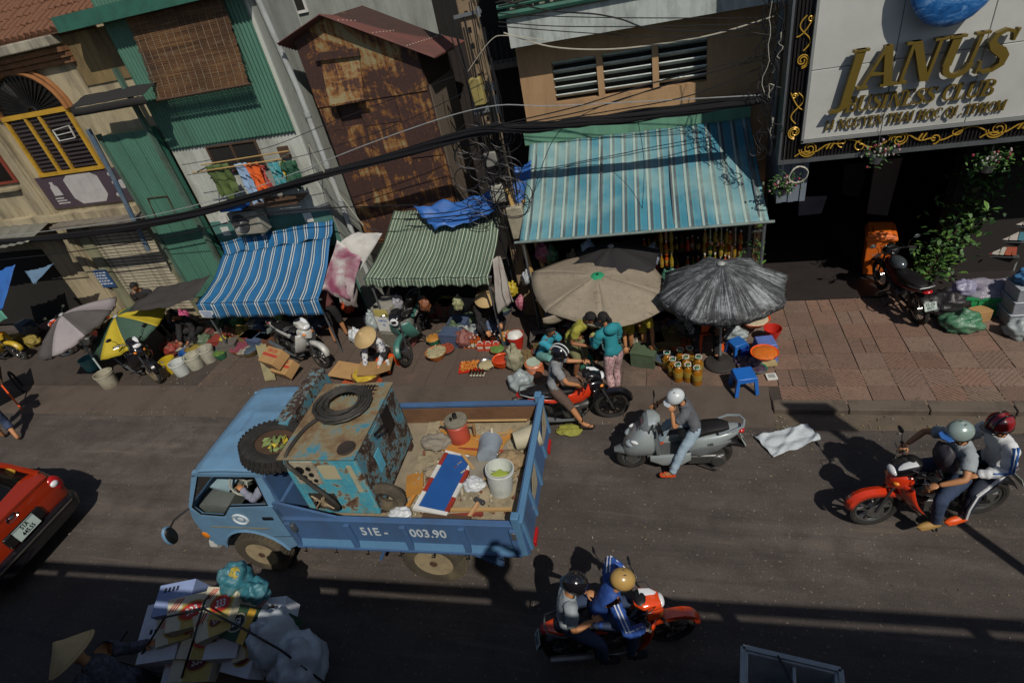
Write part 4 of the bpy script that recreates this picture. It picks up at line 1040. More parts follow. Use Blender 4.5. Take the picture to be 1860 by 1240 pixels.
# knot of loose wires beside the sign's steel column
r_ = random.Random(44); wk = thing('wire_knot', 'messy knot of thin black wires beside the blue-grey column at the sign edge', 'cables', F(1390, 130, 8.95)); mb = MB(); mb2 = MB()
for k in range(30):
 z0 = r_.uniform(-1.0, .9); x0 = r_.uniform(-.08, .15); y0 = -r_.uniform(0, .2); rad = r_.uniform(.05, .3); L = r_.uniform(.3, 1.6)
 (mb2 if k % 9 == 0 else mb).tube([V((x0 + rad * noise.noise(V((k, i * .35, 0))), y0 + .06 * noise.noise(V((k, i * .4, 4))), z0 + (L * i / 11 if k % 2 else rad * math.sin(i * .57)))) for i in range(12)], r_.choice((.005, .007, .010)), 4)
obj('wires', mb, CABM, wk, kind='stuff'); obj('pale_wires', mb2, WCAB, wk, kind='stuff')
# ================================================================== vehicles
TYRE = pm('1c1b1a', 0.85, 0, .5, 10, '3f372e', name='tyre_rubber'); TYRED = pm('3f3930', 0.9, 0, .6, 3, '7a6c50', name='dusty_tyre')
SEAT = pm('161517', 0.45, 0, .25, 6, '332f2b', name='seat_vinyl'); CHROME = pm('b5b5b2', 0.2, 1, .2, 9, '5a554d', name='chrome')
ENG = pm('5f5f5f', 0.45, .7, .5, 12, '2a2622', name='engine_metal'); LENS = pm('c9ccd0', 0.12, 0, 0, name='clear_lens'); REDL = pm('a3161a', 0.2, 0, 0, name='red_lens'); AMB = pm('c8741c', 0.2, 0, 0, name='amber_lens')
def spx(v, p): return math.copysign(abs(v) ** p, v)
def loftx(secs, n=14, p=.6):
 """sections (x, zc, half width, half height[, y]) joined along x into one closed shell"""
 rs = []
 for s in secs:
  x, zc, hw, hh = s[:4]; y = s[4] if len(s) > 4 else 0
  rs.append([V((x, y + hw * spx(math.cos(2 * PI * i / n), p), zc + hh * spx(math.sin(2 * PI * i / n), p))) for i in range(n)])
 return rs
def loftz(secs, n=14, p=.6):
 """sections (z, xc, half length, half width)"""
 return [[V((xc + hl * spx(math.cos(2 * PI * i / n), p), hw * spx(math.sin(2 * PI * i / n), p), z)) for i in range(n)] for z, xc, hl, hw in secs]
def ywheel(mb, c, r, w, prof=None):
 k = w / 2
 pr = prof or [(r * .74, -k * .8), (r * .93, -k), (r, -k * .55), (r, k * .55), (r * .93, k), (r * .74, k * .8)]
 R = rx(PI / 2)
 rs = []
 n = 24
 for rr_, z in pr: rs.append([V(c) + R @ V((rr_ * math.cos(2 * PI * q / n), rr_ * math.sin(2 * PI * q / n), z)) for q in range(n)])
 mb.rings(rs, True, False);
 return mb
def torus_wheel(c, r, w):
 mb = MB(); n = 24; rs = []
 for i in range(n):
  a = 2 * PI * i / n; cc = V((math.cos(a), 0, math.sin(a)))
  rs.append([V(c) + cc * (r - w * .55 + w * .55 * math.cos(b)) + V((0, w / 2 * math.sin(b), 0)) for b in [2 * PI * k / 8 for k in range(8)]])
 return mb.rings(rs, True, False, True)
def bike_wheel(name, par, x, r, w, alloy, rimm):
 wh = obj(name, torus_wheel((x, 0, r), r, w), TYRE, par)
 mb = MB(); c = V((x, 0, r)); ri = r - w * 1.05
 mb.tube([c + V((ri * math.cos(2 * PI * i / 22), 0, ri * math.sin(2 * PI * i / 22))) for i in range(22)], w * .24, 6, True)
 mb.cyl(c + V((0, -.05, 0)), c + V((0, .05, 0)), .045, n=10)
 if alloy:
  for k in range(5):
   a = 2 * PI * k / 5 + .3
   for s in (-.22, .22): mb.bar(c + V((.04 * math.cos(a), 0, .04 * math.sin(a))), c + V((ri * math.cos(a + s), 0, ri * math.sin(a + s))), .03, .02)
  obj('rim', mb, rimm, wh)
 else:
  obj('rim', mb, rimm, wh)
  mb = MB()
  for k in range(18):
   a = 2 * PI * k / 18; s = .25 if k % 2 else -.25
   mb.tube([c + V((.035 * math.cos(a), .03 if k % 4 < 2 else -.03, .035 * math.sin(a))), c + V((ri * math.cos(a + s), 0, ri * math.sin(a + s)))], .0035, 4)
  obj('spokes', mb, CHROME, wh, kind='stuff')
 mb = MB().cyl(c + V((0, .05, 0)), c + V((0, .056, 0)), .10, n=16); obj('brake_disc', mb, STEEL, wh)
 return wh
def text_part(txt, size, mat, par, loc, rot, ext=.0015, bold=True, name='lettering', align='CENTER', shear=0):
 cu = bpy.data.curves.new(name, 'FONT'); cu.body = txt; cu.size = size; cu.align_x = align; cu.align_y = 'CENTER'; cu.extrude = ext; cu.shear = shear; cu.resolution_u = 2
 if bold: cu.offset = size * .018
 o = bpy.data.objects.new(name, cu); COL.objects.link(o)
 dg = bpy.context.evaluated_depsgraph_get(); me = bpy.data.meshes.new_from_object(o.evaluated_get(dg)); me.name = name
 bpy.data.objects.remove(o); bpy.data.curves.remove(cu)
 me.materials.clear(); me.materials.append(mat)
 o = bpy.data.objects.new(name, me); COL.objects.link(o); o.parent = par; o.location = loc; o.rotation_euler = rot; o.scale = (.82, 1, 1)
 return o
def plate(par, l1, l2, loc, rot, w=.19, h=.14):
 p = obj('number_plate', MB().box((0, 0, 0), (w, h, .006)), pm('a9b8b2', 0.4, 0, .15, name='plate_white'), par, smooth=0)
 p.location = loc; p.rotation_euler = rot
 text_part(l1, h * .5, BLACK, p, (0, h * .24, .0045), (0, 0, 0)); text_part(l2, h * .5, BLACK, p, (0, -h * .22, .0045), (0, 0, 0))
 return p
def motorbike(label, loc, heading, body, second, lean=0, group=None, seatm=None, alloy=False, rimm=None, pl=None, steer=0, shield=True, name='motorbike', cat='motorbike', round_light=False, pillion_bar=True):
 t = thing(name, label, cat, loc, (lean, 0, heading), group)
 seatm = seatm or SEAT; rimm = rimm or CHROME
 rw = bike_wheel('rear_wheel', t, -.61, .29, .085, alloy, rimm)
 fw = bike_wheel('front_wheel', t, .63, .29, .075, alloy, rimm)
 mb = MB()
 for s in (-1, 1): mb.tube([(.63, .065 * s, .29), (.55, .065 * s, .55), (.43, .06 * s, .86)], .018, 6)
 obj('fork', mb, pm('4c4d50', .35, .5, .2, name='fork_grey'), t)
 mb = MB(); n = 9; rs = []
 for i in range(n):
  a = R_(15 + 130 * i / (n - 1)); k = .335 + .02 * math.sin(i)
  rs.append([V((.63 + (k + d) * math.cos(a), y, .29 + (k + d) * math.sin(a))) for y, d in ((-.065, -.05), (-.055, .0), (0, .022), (.055, .0), (.065, -.05))])
 mb.rings(rs, False, False); obj('front_fender', mb, body, t, solid=.008)
 # leg shield
 if shield:
  for s in (-1, 1):
   mb = MB()
   mb.grid(lambda u, v: V((.46 - .20 * v + .05 * math.sin(PI * v) - .10 * u * u, s * (.035 + u * (.17 + .05 * math.sin(PI * v * .9))), .80 - .46 * v)), 6, 8)
   obj('leg_shield', mb, body, t, solid=.012)
 mb = MB().rings(loftx([(.43, .74, .05, .06), (.34, .70, .09, .10), (.16, .58, .085, .11), (0, .55, .08, .12), (-.12, .60, .07, .12)])); obj('spine_cover', mb, second, t)
 # headlight cowl
 mb = MB().rings(loftx([(.22, .99, .05, .035), (.30, 1.0, .125, .055), (.41, .965, .125, .065), (.50, .925, .095, .055), (.535, .91, .045, .03)])); cw = obj('headlight_cowl', mb, BLKP if body is REDP or round_light else body, t)
 if not round_light: obj('decal', MB().rings(loftx([(.30, 1.045, .05, .014, .05), (.42, 1.022, .04, .014, .055), (.49, .97, .02, .012, .05)])), LENS, cw)
 if round_light:
  mb = MB().lathe([(.03, -.10), (.085, -.04), (.095, .02), (.09, .035)], 16, (.47, 0, .90), ry(R_(80))); obj('headlight_shell', mb, CHROME, t)
  obj('headlight', MB().ell((.515, 0, .906), (.02, .085, .085), 14, 8), pm('3f8a78', .15, 0, 0, name='tinted_lens') if round_light == 2 else LENS, t)
 else:
  obj('headlight', MB().ell((.515, 0, .925), (.045, .085, .05), 14, 8), LENS, t)
  obj('front_panel', MB().rings(loftx([(.34, .80, .15, .10), (.44, .80, .135, .11), (.51, .77, .09, .09), (.545, .73, .04, .04)])), body, t)
  for s in (-1, 1): obj('indicator', MB().ell((.49, s * .085, .79), (.04, .04, .03), 8, 6), AMB, t)
 mb = MB().tube([(.24, -.34, .99), (.27, -.26, 1.0), (.34, -.12, .985), (.36, 0, .96), (.34, .12, .985), (.27, .26, 1.0), (.24, .34, .99)], .012, 6); hb = obj('handlebar', mb, BLACKM, t)
 for s in (-1, 1):
  obj('grip', MB().cyl((.245, .23 * s, 1.0), (.235, .35 * s, .99), .019, n=8), BLACK, hb)
  m2 = MB().tube([(.29, .24 * s, 1.0), (.30, .26 * s, 1.10), (.27, .33 * s, 1.17)], .006, 5); mi = obj('mirror', m2.ell((.275, .36 * s, 1.19), (.015, .06, .037), 12, 6), BLACKM, t)
  obj('mirror_glass', MB().ell((.262, .36 * s, 1.19), (.004, .052, .030), 12, 4), pm('8f9ca3', .05, .9, 0, name='mirror_glass'), mi)
  obj('brake_lever', MB().tube([(.29, .22 * s, .99), (.33, .27 * s, .985), (.30, .36 * s, .98)], .006, 5), CHROME, hb)
 for s in (-1, 1): obj('cable', MB().tube([(.28, .2 * s, 1.0), (.40, .16 * s, 1.06), (.46, .07 * s, .95), (.42, .05 * s, .7)], .006, 4), BLACK, hb)
 obj('dashboard', MB().ell((.29, 0, 1.04), (.07, .10, .02), 12, 6), BLACK, t)
 # seat and tail
 mb = MB().rings(loftx([(.08, .71, .05, .03), (.02, .735, .10, .05), (-.12, .745, .125, .055), (-.32, .77, .135, .055), (-.5, .785, .125, .05), (-.66, .79, .09, .04), (-.70, .785, .05, .02)], p=.7)); obj('seat', mb, seatm, t)
 mb = MB().rings(loftx([(.0, .62, .05, .05), (-.12, .63, .105, .09), (-.3, .66, .13, .09), (-.5, .70, .125, .07), (-.7, .745, .09, .05), (-.82, .77, .045, .03)], p=.6)); tl = obj('tail_panel', mb, body, t)
 mb = MB()
 for s in (-1, 1): mb.rings(loftx([(-.15, .60, .008, .02, s * .113), (-.3, .63, .012, .035, s * .137), (-.5, .68, .012, .03, s * .130), (-.68, .73, .008, .012, s * .098)]))
 obj('side_stripe', mb, second, tl)
 obj('tail_light', MB().ell((-.80, 0, .765), (.06, .075, .035), 12, 6), REDL, t)
 if pillion_bar: obj('grab_rail', MB().tube([(-.45, .13, .74), (-.62, .16, .80), (-.78, .11, .84), (-.80, 0, .845), (-.78, -.11, .84), (-.62, -.16, .80), (-.45, -.13, .74)], .012, 6), GREYM, t)
 mb = MB().rings(loftx([(-.56, .60, .075, .04), (-.72, .60, .08, .05), (-.86, .52, .07, .03), (-.93, .42, .06, .012)])); obj('rear_fender', mb, BLACKM, t)
 pl_ = plate(t, *(pl or ('59-T1', '482.16')), (-.925, 0, .55), (R_(65), 0, -PI / 2))
 # running gear
 mb = MB().box((-.02, 0, .33), (.30, .20, .2), ry(R_(-8))).cyl((.1, 0, .36), (.32, 0, .40), .075, n=10).cyl((-.06, -.12, .32), (-.06, .12, .32), .11, n=14); obj('engine', mb, ENG, t, bevel=.02)
 mb = MB()
 for s in (-1, 1): mb.bar((-.1, .085 * s, .33), (-.63, .085 * s, .30), .03, .04); mb.tube([(-.55, .10 * s, .36), (-.45, .11 * s, .68)], .028, 8)
 mb.tube([(.3, 0, .75), (.1, 0, .5), (-.1, 0, .45), (-.3, 0, .62)], .035, 6); obj('swingarm', mb, BLACKM, t)
 mb = MB().tube([(.2, -.08, .25), (.05, -.15, .2), (-.2, -.17, .24), (-.4, -.17, .29), (-.82, -.17, .37)], [.02, .02, .025, .048, .045], 8); obj('exhaust', mb, GREYM, t)
 mb = MB().tube([(.12, -.28, .26), (.12, .28, .26)], .014, 6).tube([(-.3, -.22, .32), (-.3, .22, .32)], .012, 6).tube([(-.05, .12, .25), (-.02, .22, .02)], .012, 5)
 obj('footrests', mb, BLACKM, t)
 return t
def scooter(label, loc, heading, body, dark, lean=0, group=None, pl=None):
 t = thing('scooter', label, 'scooter', loc, (lean, 0, heading), group)
 bike_wheel('rear_wheel', t, -.62, .25, .11, True, GREYM); bike_wheel('front_wheel', t, .66, .25, .10, True, GREYM)
 # front apron: broad rounded nose with split lamps
 mb = MB().rings(loftz([(.34, .56, .20, .10), (.42, .52, .28, .16), (.55, .50, .27, .22), (.70, .47, .22, .245), (.84, .42, .16, .21), (.93, .38, .10, .12)], 18, .75)); ap = obj('front_apron', mb, body, t)
 mb = MB().rings(loftx([(.30, .36, .06, .05), (.52, .40, .12, .09), (.74, .44, .11, .075), (.92, .42, .05, .03)], p=.8)); obj('front_fender', mb, dark, t)
 for s in (-1, 1):
  obj('headlight', MB().ell((.655, s * .12, .66), (.09, .075, .055), 12, 8, rz(R_(-30 * s))), pm('8f9aa0', .1, .1, 0, name='smoked_lens'), ap)
  obj('indicator', MB().ell((.60, s * .185, .74), (.07, .03, .03), 10, 6, rz(R_(-25 * s))), LENS, ap)
 mb = MB().rings(loftx([(.20, 1.02, .06, .05), (.28, 1.03, .17, .08), (.38, 1.01, .18, .10), (.47, .95, .12, .08), (.51, .90, .05, .03)])); obj('handlebar_cowl', mb, body, t)
 mb = MB().grid(lambda u, v: V((.50 - .10 * v + .02, (u - .5) * (.26 - .08 * v), .94 + .16 * v)), 6, 3); obj('fly_screen', mb, pm('596066', .15, 0, 0, name='smoke_screen'), t, solid=.006)
 mb = MB().tube([(.20, -.35, 1.04), (.26, -.24, 1.05), (.30, 0, 1.03), (.26, .24, 1.05), (.20, .35, 1.04)], .013, 6); hb = obj('handlebar', mb, BLACKM, t)
 for s in (-1, 1):
  obj('grip', MB().cyl((.215, .25 * s, 1.045), (.2, .36 * s, 1.04), .02, n=8), BLACK, hb)
  mi = obj('mirror', MB().tube([(.26, .24 * s, 1.05), (.27, .27 * s, 1.15), (.25, .32 * s, 1.20)], .006, 5).ell((.25, .35 * s, 1.22), (.016, .075, .045), 12, 6), BLACKM, t)
 obj('leg_panel', MB().rings(loftz([(.34, .24, .05, .17), (.55, .27, .05, .20), (.80, .30, .05, .19), (.92, .32, .04, .12)], 14, .6)), dark, t)
 obj('footboard', MB().rings(loftx([(.42, .30, .10, .04), (.25, .29, .19, .05), (-.05, .29, .20, .06), (-.2, .32, .15, .05)], p=.5)), pm('4b4e50', .7, 0, .4, 6, name='grey_plastic'), t)
 for s in (-1, 1):
  obj('side_skirt', MB().rings(loftx([(.38, .33, .02, .05, s * .15), (.2, .33, .03, .11, s * .19), (-.08, .34, .03, .12, s * .20), (-.22, .38, .02, .08, s * .18)])), body, t)
 mb = MB().rings(loftx([(-.12, .52, .12, .10), (-.22, .54, .17, .17), (-.42, .58, .19, .16), (-.65, .65, .175, .12), (-.86, .73, .11, .075), (-.98, .78, .04, .03)], 16, .65)); tl = obj('rear_body', mb, body, t)
 for s in (-1, 1):
  obj('side_panel', MB().rings(loftx([(-.2, .44, .01, .03, s * .165), (-.36, .48, .02, .09, s * .19), (-.6, .54, .02, .07, s * .175), (-.8, .62, .01, .02, s * .13)])), dark, tl)
  text_part('Attila' if False else 'Elizabeth' if False else '125', .07, BLACK, tl, (-.5, s * .20, .63), (PI / 2, R_(-10 * s), 0 if s < 0 else PI), name='badge')
 mb = MB().rings(loftx([(-.06, .70, .08, .03), (-.14, .73, .14, .05), (-.32, .76, .155, .06), (-.45, .80, .15, .06), (-.65, .83, .13, .05), (-.78, .82, .08, .03)], p=.7)); obj('seat', mb, SEAT, t)
 obj('grab_rail', MB().tube([(-.62, .15, .80), (-.80, .17, .86), (-.96, .12, .89), (-1.0, 0, .90), (-.96, -.12, .89), (-.80, -.17, .86), (-.62, -.15, .80)], .02, 8), pm('8d979b', .35, .3, .2, name='silver_rail'), t)
 obj('tail_light', MB().ell((-.95, 0, .75), (.06, .10, .045), 12, 6), REDL, t)
 obj('rear_fender', MB().rings(loftx([(-.74, .50, .08, .05), (-.9, .48, .09, .05), (-1.02, .40, .07, .02)])), BLACKM, t)
 plate(t, *(pl or ('54-P4', '2816')), (-1.0, 0, .52), (R_(65), 0, -PI / 2))
 obj('engine', MB().box((-.45, .10, .28), (.55, .16, .18)).cyl((-.62, .05, .25), (-.62, .2, .25), .12, n=14), ENG, t, bevel=.03)
 obj('exhaust', MB().tube([(-.2, -.12, .22), (-.4, -.19, .27), (-.55, -.2, .30), (-.98, -.2, .40)], [.02, .035, .06, .055], 9), STEEL, t)
 obj('stand', MB().tube([(-.35, .14, .2), (-.55, .2, .1), (-.6, .2, .06)], .012, 5).tube([(-.35, -.14, .2), (-.55, -.18, .1)], .012, 5), BLACKM, t)
 return t
REDP = pm('c23416', 0.22, 0, .12, 4, '5a180e', name='red_gloss', coat=.6); BLKP = pm('141317', 0.2, 0, .1, 6, '2a2624', name='black_gloss', coat=.6); SILV = pm('99a3a6', 0.3, .25, .2, 3, '6a7274', name='silver_gloss', coat=.5)
DSIL = pm('6a7073', 0.4, .2, .3, 4, '2d2f30', name='dark_silver'); ORGP = pm('d9481a', 0.2, 0, .08, 4, '7a2410', name='orange_gloss', coat=.7); GRNP = pm('3f6f66', 0.4, 0, .3, 5, '22403a', name='green_gloss'); YLWP = pm('b79a2a', 0.45, 0, .4, 5, '4a3d14', name='yellow_gloss')
def head(a, b): d = V(b) - V(a); return math.atan2(d.y, d.x)
# moving and parked two-wheelers
def sz(t, k): t.scale = (k, k, k); return t
SC = scooter('silver scooter carrying a rider in a white cap across the middle of the road', (.02, 5.54, 0), R_(186), SILV, DSIL, pl=('54-P4', '2816'))
RB = motorbike('black and red motorbike with a crouched rider stopped at the stalls', (-1.50, 6.35, 0.0), R_(12), BLKP, REDP, 0, rimm=BLACKM, alloy=True, pl=('59-N2', '071.3'))
CB = motorbike('bright red motorbike carrying two people at the right edge of the road', (2.83, 4.86, 0), R_(192), REDP, BLKP, R_(3), rimm=STEEL, alloy=True, pl=('59-X2', '418.2'))
BB = motorbike('glossy orange motorbike carrying two people seen from above at the bottom', (-.60, 2.92, 0), R_(17), ORGP, BLKP, 0, rimm=BLACKM, alloy=True, pl=('51-Y4', '3957'))
PKB = motorbike('dark retro motorbike with chrome lamps parked beside the orange bin', (3.82, 9.28, PV), R_(101), BLKP, pm('5d1a1c', .3, 0, .2, name='maroon_gloss'), R_(-7), pl=('52-Z6', '0571'), round_light=2, shield=False)
obj('fuel_tank', MB().ell((.12, 0, .84), (.20, .12, .11), 16, 10), pm('5b6468', .2, .6, .2, name='steel_grey_gloss'), PKB)
obj('speedometer', MB().lathe([(.02, -.05), (.07, 0), (.07, .03), (.06, .035)], 14, (.38, 0, 1.03), ry(R_(-30))), CHROME, PKB)
sz(PKB, .94); sz(SC, .89); sz(BB, .90); sz(CB, .96); sz(RB, .97)
CUB = motorbike('old white and silver moped with cardboard boxes tied on, front wheel turned to the road', (-7.42, 7.92, PV), R_(-22), pm('a9aaa6', .4, 0, .4, 5, '55504a', name='dull_white_paint'), BLKP, R_(-6), pl=('54-S8', '1907'))
GMB = motorbike('green and grey moped parked nose-out under the green awning', (-4.97, 8.42, PV), R_(-86), GRNP, pm('8f938e', .4, .2, .4, name='grey_gloss'), R_(6), pl=('54-K3', '8812'), round_light=1)
ORB = motorbike('orange motorbike parked under the grey umbrella at the left', (-14.0, 8.5, .05), R_(200), ORGP, BLKP, R_(5), pl=('53-V2', '2241'))
YLB = motorbike('yellow motorbike parked at the far left edge of the market', (-16.6, 8.25, .05), R_(-5), YLWP, YLWP, R_(5), pl=('53-L9', '6013'))
STB = motorbike('black moped parked by the white buckets under the yellow umbrella', (-11.35, 7.5, .06), R_(-23), BLKP, pm('8a8a84', .4, .2, .4, name='ash_paint'), R_(-6), pl=('54-M1', '5526'))
# ------------------------------------------------------------------ the blue tipper truck
TX = V((-3.02, 4.34, 0)); TA = R_(182.6)
TB = pm('5f84a3', 0.5, 0, .45, 2.6, '4a5a64', name='cab_blue', coat=.1, bmp=.05); TB2 = pm('405f88', 0.55, 0, .6, 2.2, '3b434c', name='bed_blue', stretch=(1, 1, .4)); TB3 = pm('50789b', 0.5, 0, .35, 2, '3a5876', name='bed_pale_blue')
tk = thing('tipper_truck', 'small light blue tipper truck loaded with a rusty generator and buckets', 'truck', TX, TA)
def TW(x, y, z): return TX + rz(TA) @ V((x, y, z))
BX0, BX1, BW, FL = -1.34, 1.50, .96, 1.03
# chassis
mb = MB()
for s in (-1, 1): mb.bb((-1.2, s * .36 - .05, .55), (2.9, s * .36 + .05, .70))
for x in (-1.1, -.4, .4, 1.2, 2.0): mb.bb((x - .04, -.31, .56), (x + .04, .31, .69))
mb.bb((-1.25, -.85, .80), (1.45, .85, .94)); obj('chassis', mb, BLACKM, tk, smooth=0)
# wheels
def truck_wheel(x, y, r, name, dusty):
 w = obj(name, MB(), TYRE, tk) if False else None
 mb = ywheel(MB(), (x, y, r), r, .2, [(r * .60, -.08), (r * .9, -.10), (r * .985, -.085), (r, -.05), (r, .05), (r * .985, .085), (r * .9, .10), (r * .60, .08)])
 wh = obj(name, mb, TYRED, tk)
 s = 1 if y > 0 else -1
 pr = [(.02, .02), (r * .22, .03), (r * .26, .0), (r * .5, -.03), (r * .56, .06), (r * .62, .085)]
 R = rx(-PI / 2 * s)
 obj('rim', MB().lathe(pr, 20, (x, y, r), R), pm('95876a', .8, 0, .6, 6, '5f5442', name='mud_rim'), wh)
 mb = MB()
 for k in range(36):
  a = 2 * PI * k / 36
  for q in (-1, 1): mb.box(V((x, y + q * .045, r)) + V((math.cos(a + .08 * q), 0, math.sin(a + .08 * q))) * (r + .004), (.014, .075, .035), ry(-a - .08 * q))
 obj('tread', mb, TYRED, wh, kind='stuff', smooth=0)
 mb = MB()
 for k in range(6): a = 2 * PI * (k + .5) / 6; mb.ell((x + r * .44 * math.cos(a), y + s * .05, r + r * .44 * math.sin(a)), (.034, .03, .034), 8, 6)
 mb.cyl((x, y, r), (x, y + s * .06, r), r * .15, n=12); mb.cyl((x, y, r), (x, y + s * .10, r), r * .12, n=12); obj('rim_hole', mb, DWOOD, wh, kind='stuff')
 mb = MB()
 for k in range(6):
  a = 2 * PI * k / 6; mb.cyl(V((x + r * .36 * math.cos(a), y + s * .0, r + r * .36 * math.sin(a))), V((x + r * .36 * math.cos(a), y + s * .035, r + r * .36 * math.sin(a))), .02, n=6)
 obj('wheel_nuts', mb, ENG, wh, kind='stuff')
for y in (.80, -.80): truck_wheel(-0.12, y, .40, 'rear_wheel', True); truck_wheel(2.36, y * .97, .37, 'front_wheel', True)
# mudguard brackets round the rear wheel
for s in (1, -1):
 mb = MB().bar((.54, s * .9, .50), (.36, s * .9, .82), .04, .09, V((0, 1, 0))).bar((-.58, s * .9, .82), (-1.02, s * .9, .50), .04, .09, V((0, 1, 0))).bb((-.60, s * .9 - .045, .795), (.38, s * .9 + .045, .832))
 mb.bar((-1.02, s * .9, .47), (-1.04, s * .9, .83), .04, .07, V((0, 1, 0)))
 obj('mudguard', mb, TB2, tk, smooth=0, bevel=.008)
 mb = MB().tube([(1.5, s * .86, .82), (1.46, s * .88, .70), (1.30, s * .88, .70), (1.26, s * .86, .82)], .016, 6); obj('side_step', mb, TB3, tk)
# bed
mb = MB().bb((BX0, -BW + .03, .95), (BX1, BW - .03, FL))
obj('bed_floor', mb, pm('857a66', .9, 0, .6, 3, '54483a', name='sandy_floor', bmp=.5), tk, smooth=0)
RUSTIN = pm('6a4c34', .85, 0, .7, 2.2, '3f2a1e', name='rusty_inner', bmp=.3)
for s in (1, -1):
 pn = obj('side_panel', MB().bb((BX0, s * BW - .025, .84), (BX1, s * BW + .02, 1.32)), TB2, tk, smooth=0)
 xs_ = [BX0 + .02, -.70, .02, .72, BX1 - .02] if False else [BX0 + .04, BX0 + .62, BX0 + 1.32, BX0 + 2.02, BX1 - .04]
 mb = MB()
 for x in xs_: mb.bb((x - .035, min(s * BW + s * .0205, s * BW + s * .062), .845), (x + .035, max(s * BW + s * .0205, s * BW + s * .062), 1.30))
 mb.bb((BX0, min(s * BW + s * .0205, s * BW + s * .07), .835), (BX1, max(s * BW + s * .0205, s * BW + s * .07), .872)); mb.bb((BX0 - .005, s * BW - .035, 1.32), (BX1, s * BW + .04, 1.362))
 obj('rib', mb, TB2, pn, smooth=0, bevel=.006)
 for i in range(4):
  mb = MB().prism([V((xs_[i] + .04, s * (BW + .021), .875)), V((xs_[i] + .04, s * (BW + .06), .88)), V((xs_[i] + .04, s * (BW + .021), .97))], (xs_[i + 1] - xs_[i] - .08, 0, 0)); obj('ledge', mb, TB3, pn, smooth=0)
 obj('liner', MB().bb((BX0 + .03, s * (BW - .035) - .006, FL), (BX1 - .03, s * (BW - .035) + .006, 1.3)), RUSTIN, pn, smooth=0)
for s in (1, -1):
 for k in range(7): obj('rope_hook', MB().tube([(BX0 + .2 + k * .42, s * (BW + .03), .86), (BX0 + .2 + k * .42, s * (BW + .085), .845), (BX0 + .2 + k * .42, s * (BW + .09), .80), (BX0 + .25 + k * .42, s * (BW + .08), .79)], .008, 5), BLACKM, tk)
 for x in (BX0 + .03, BX1 - .1): obj('latch', MB().box((x, s * (BW + .05), 1.22), (.05, .05, .12)), GREYM, tk, bevel=.006)
 obj('tail_lamp', MB().box((BX0 - .10, s * .7, .76), (.03, .2, .09)), REDL, tk, bevel=.006)
# lettering on the near side, as painted
LET_W = pm('b9c3c9', .6, 0, .15, name='white_lettering')
text_part('51E -', .20, LET_W, tk, (BX0 + 1.72, BW + .024, 1.15), (PI / 2, 0, PI), .001)
text_part('003.90', .20, LET_W, tk, (BX0 + 1.05, BW + .024, 1.15), (PI / 2, 0, PI), .001)
# headboard with sloping gussets, tailgate
obj('headboard', MB().bb((BX1 + .003, -BW, .85), (BX1 + .05, BW, 1.50)), TB2, tk, smooth=0)
for s in (1, -1): obj('gusset', MB().prism([V((BX1 - .7, s * BW, 1.365)), V((BX1 + .05, s * BW, 1.365)), V((BX1 + .05, s * BW, 1.60)), V((BX1 - .02, s * BW, 1.60))], (0, .03 * -s, 0)), TB2, tk, smooth=0)
tg = obj('tailgate', MB().box((BX0 - .045, 0, 1.12), (.04, 2 * BW + .06, .58), ry(R_(4))), TB2, tk, smooth=0)
mb = MB()
for k in range(5): y = -BW + .06 + k * (2 * BW - .12) / 4; mb.box((BX0 - .075, y, 1.12), (.03, .06, .56), ry(R_(4)))
mb.box((BX0 - .06, 0, 1.41), (.07, 2 * BW + .08, .05)); obj('rib', mb, TB3, tg, smooth=0, bevel=.006)
for y0 in (-BW + .1, .1): obj('dust_stripe', MB().prism([V((BX0 - .068, y0, .9)), V((BX0 - .068, y0 + .45, .9)), V((BX0 - .09, y0 + .22, 1.35)), V((BX0 - .09, y0, 1.35))], (-.002, 0, 0)), pm('a79c82', .9, 0, .5, name='dust'), tg, smooth=0)
for s in (1, -1): obj('corner_post', MB().bb((BX0 - .06, s * BW - .05, .84), (BX0 + .03, s * BW + .05, 1.50)), TB3, tk, smooth=0, bevel=.012)
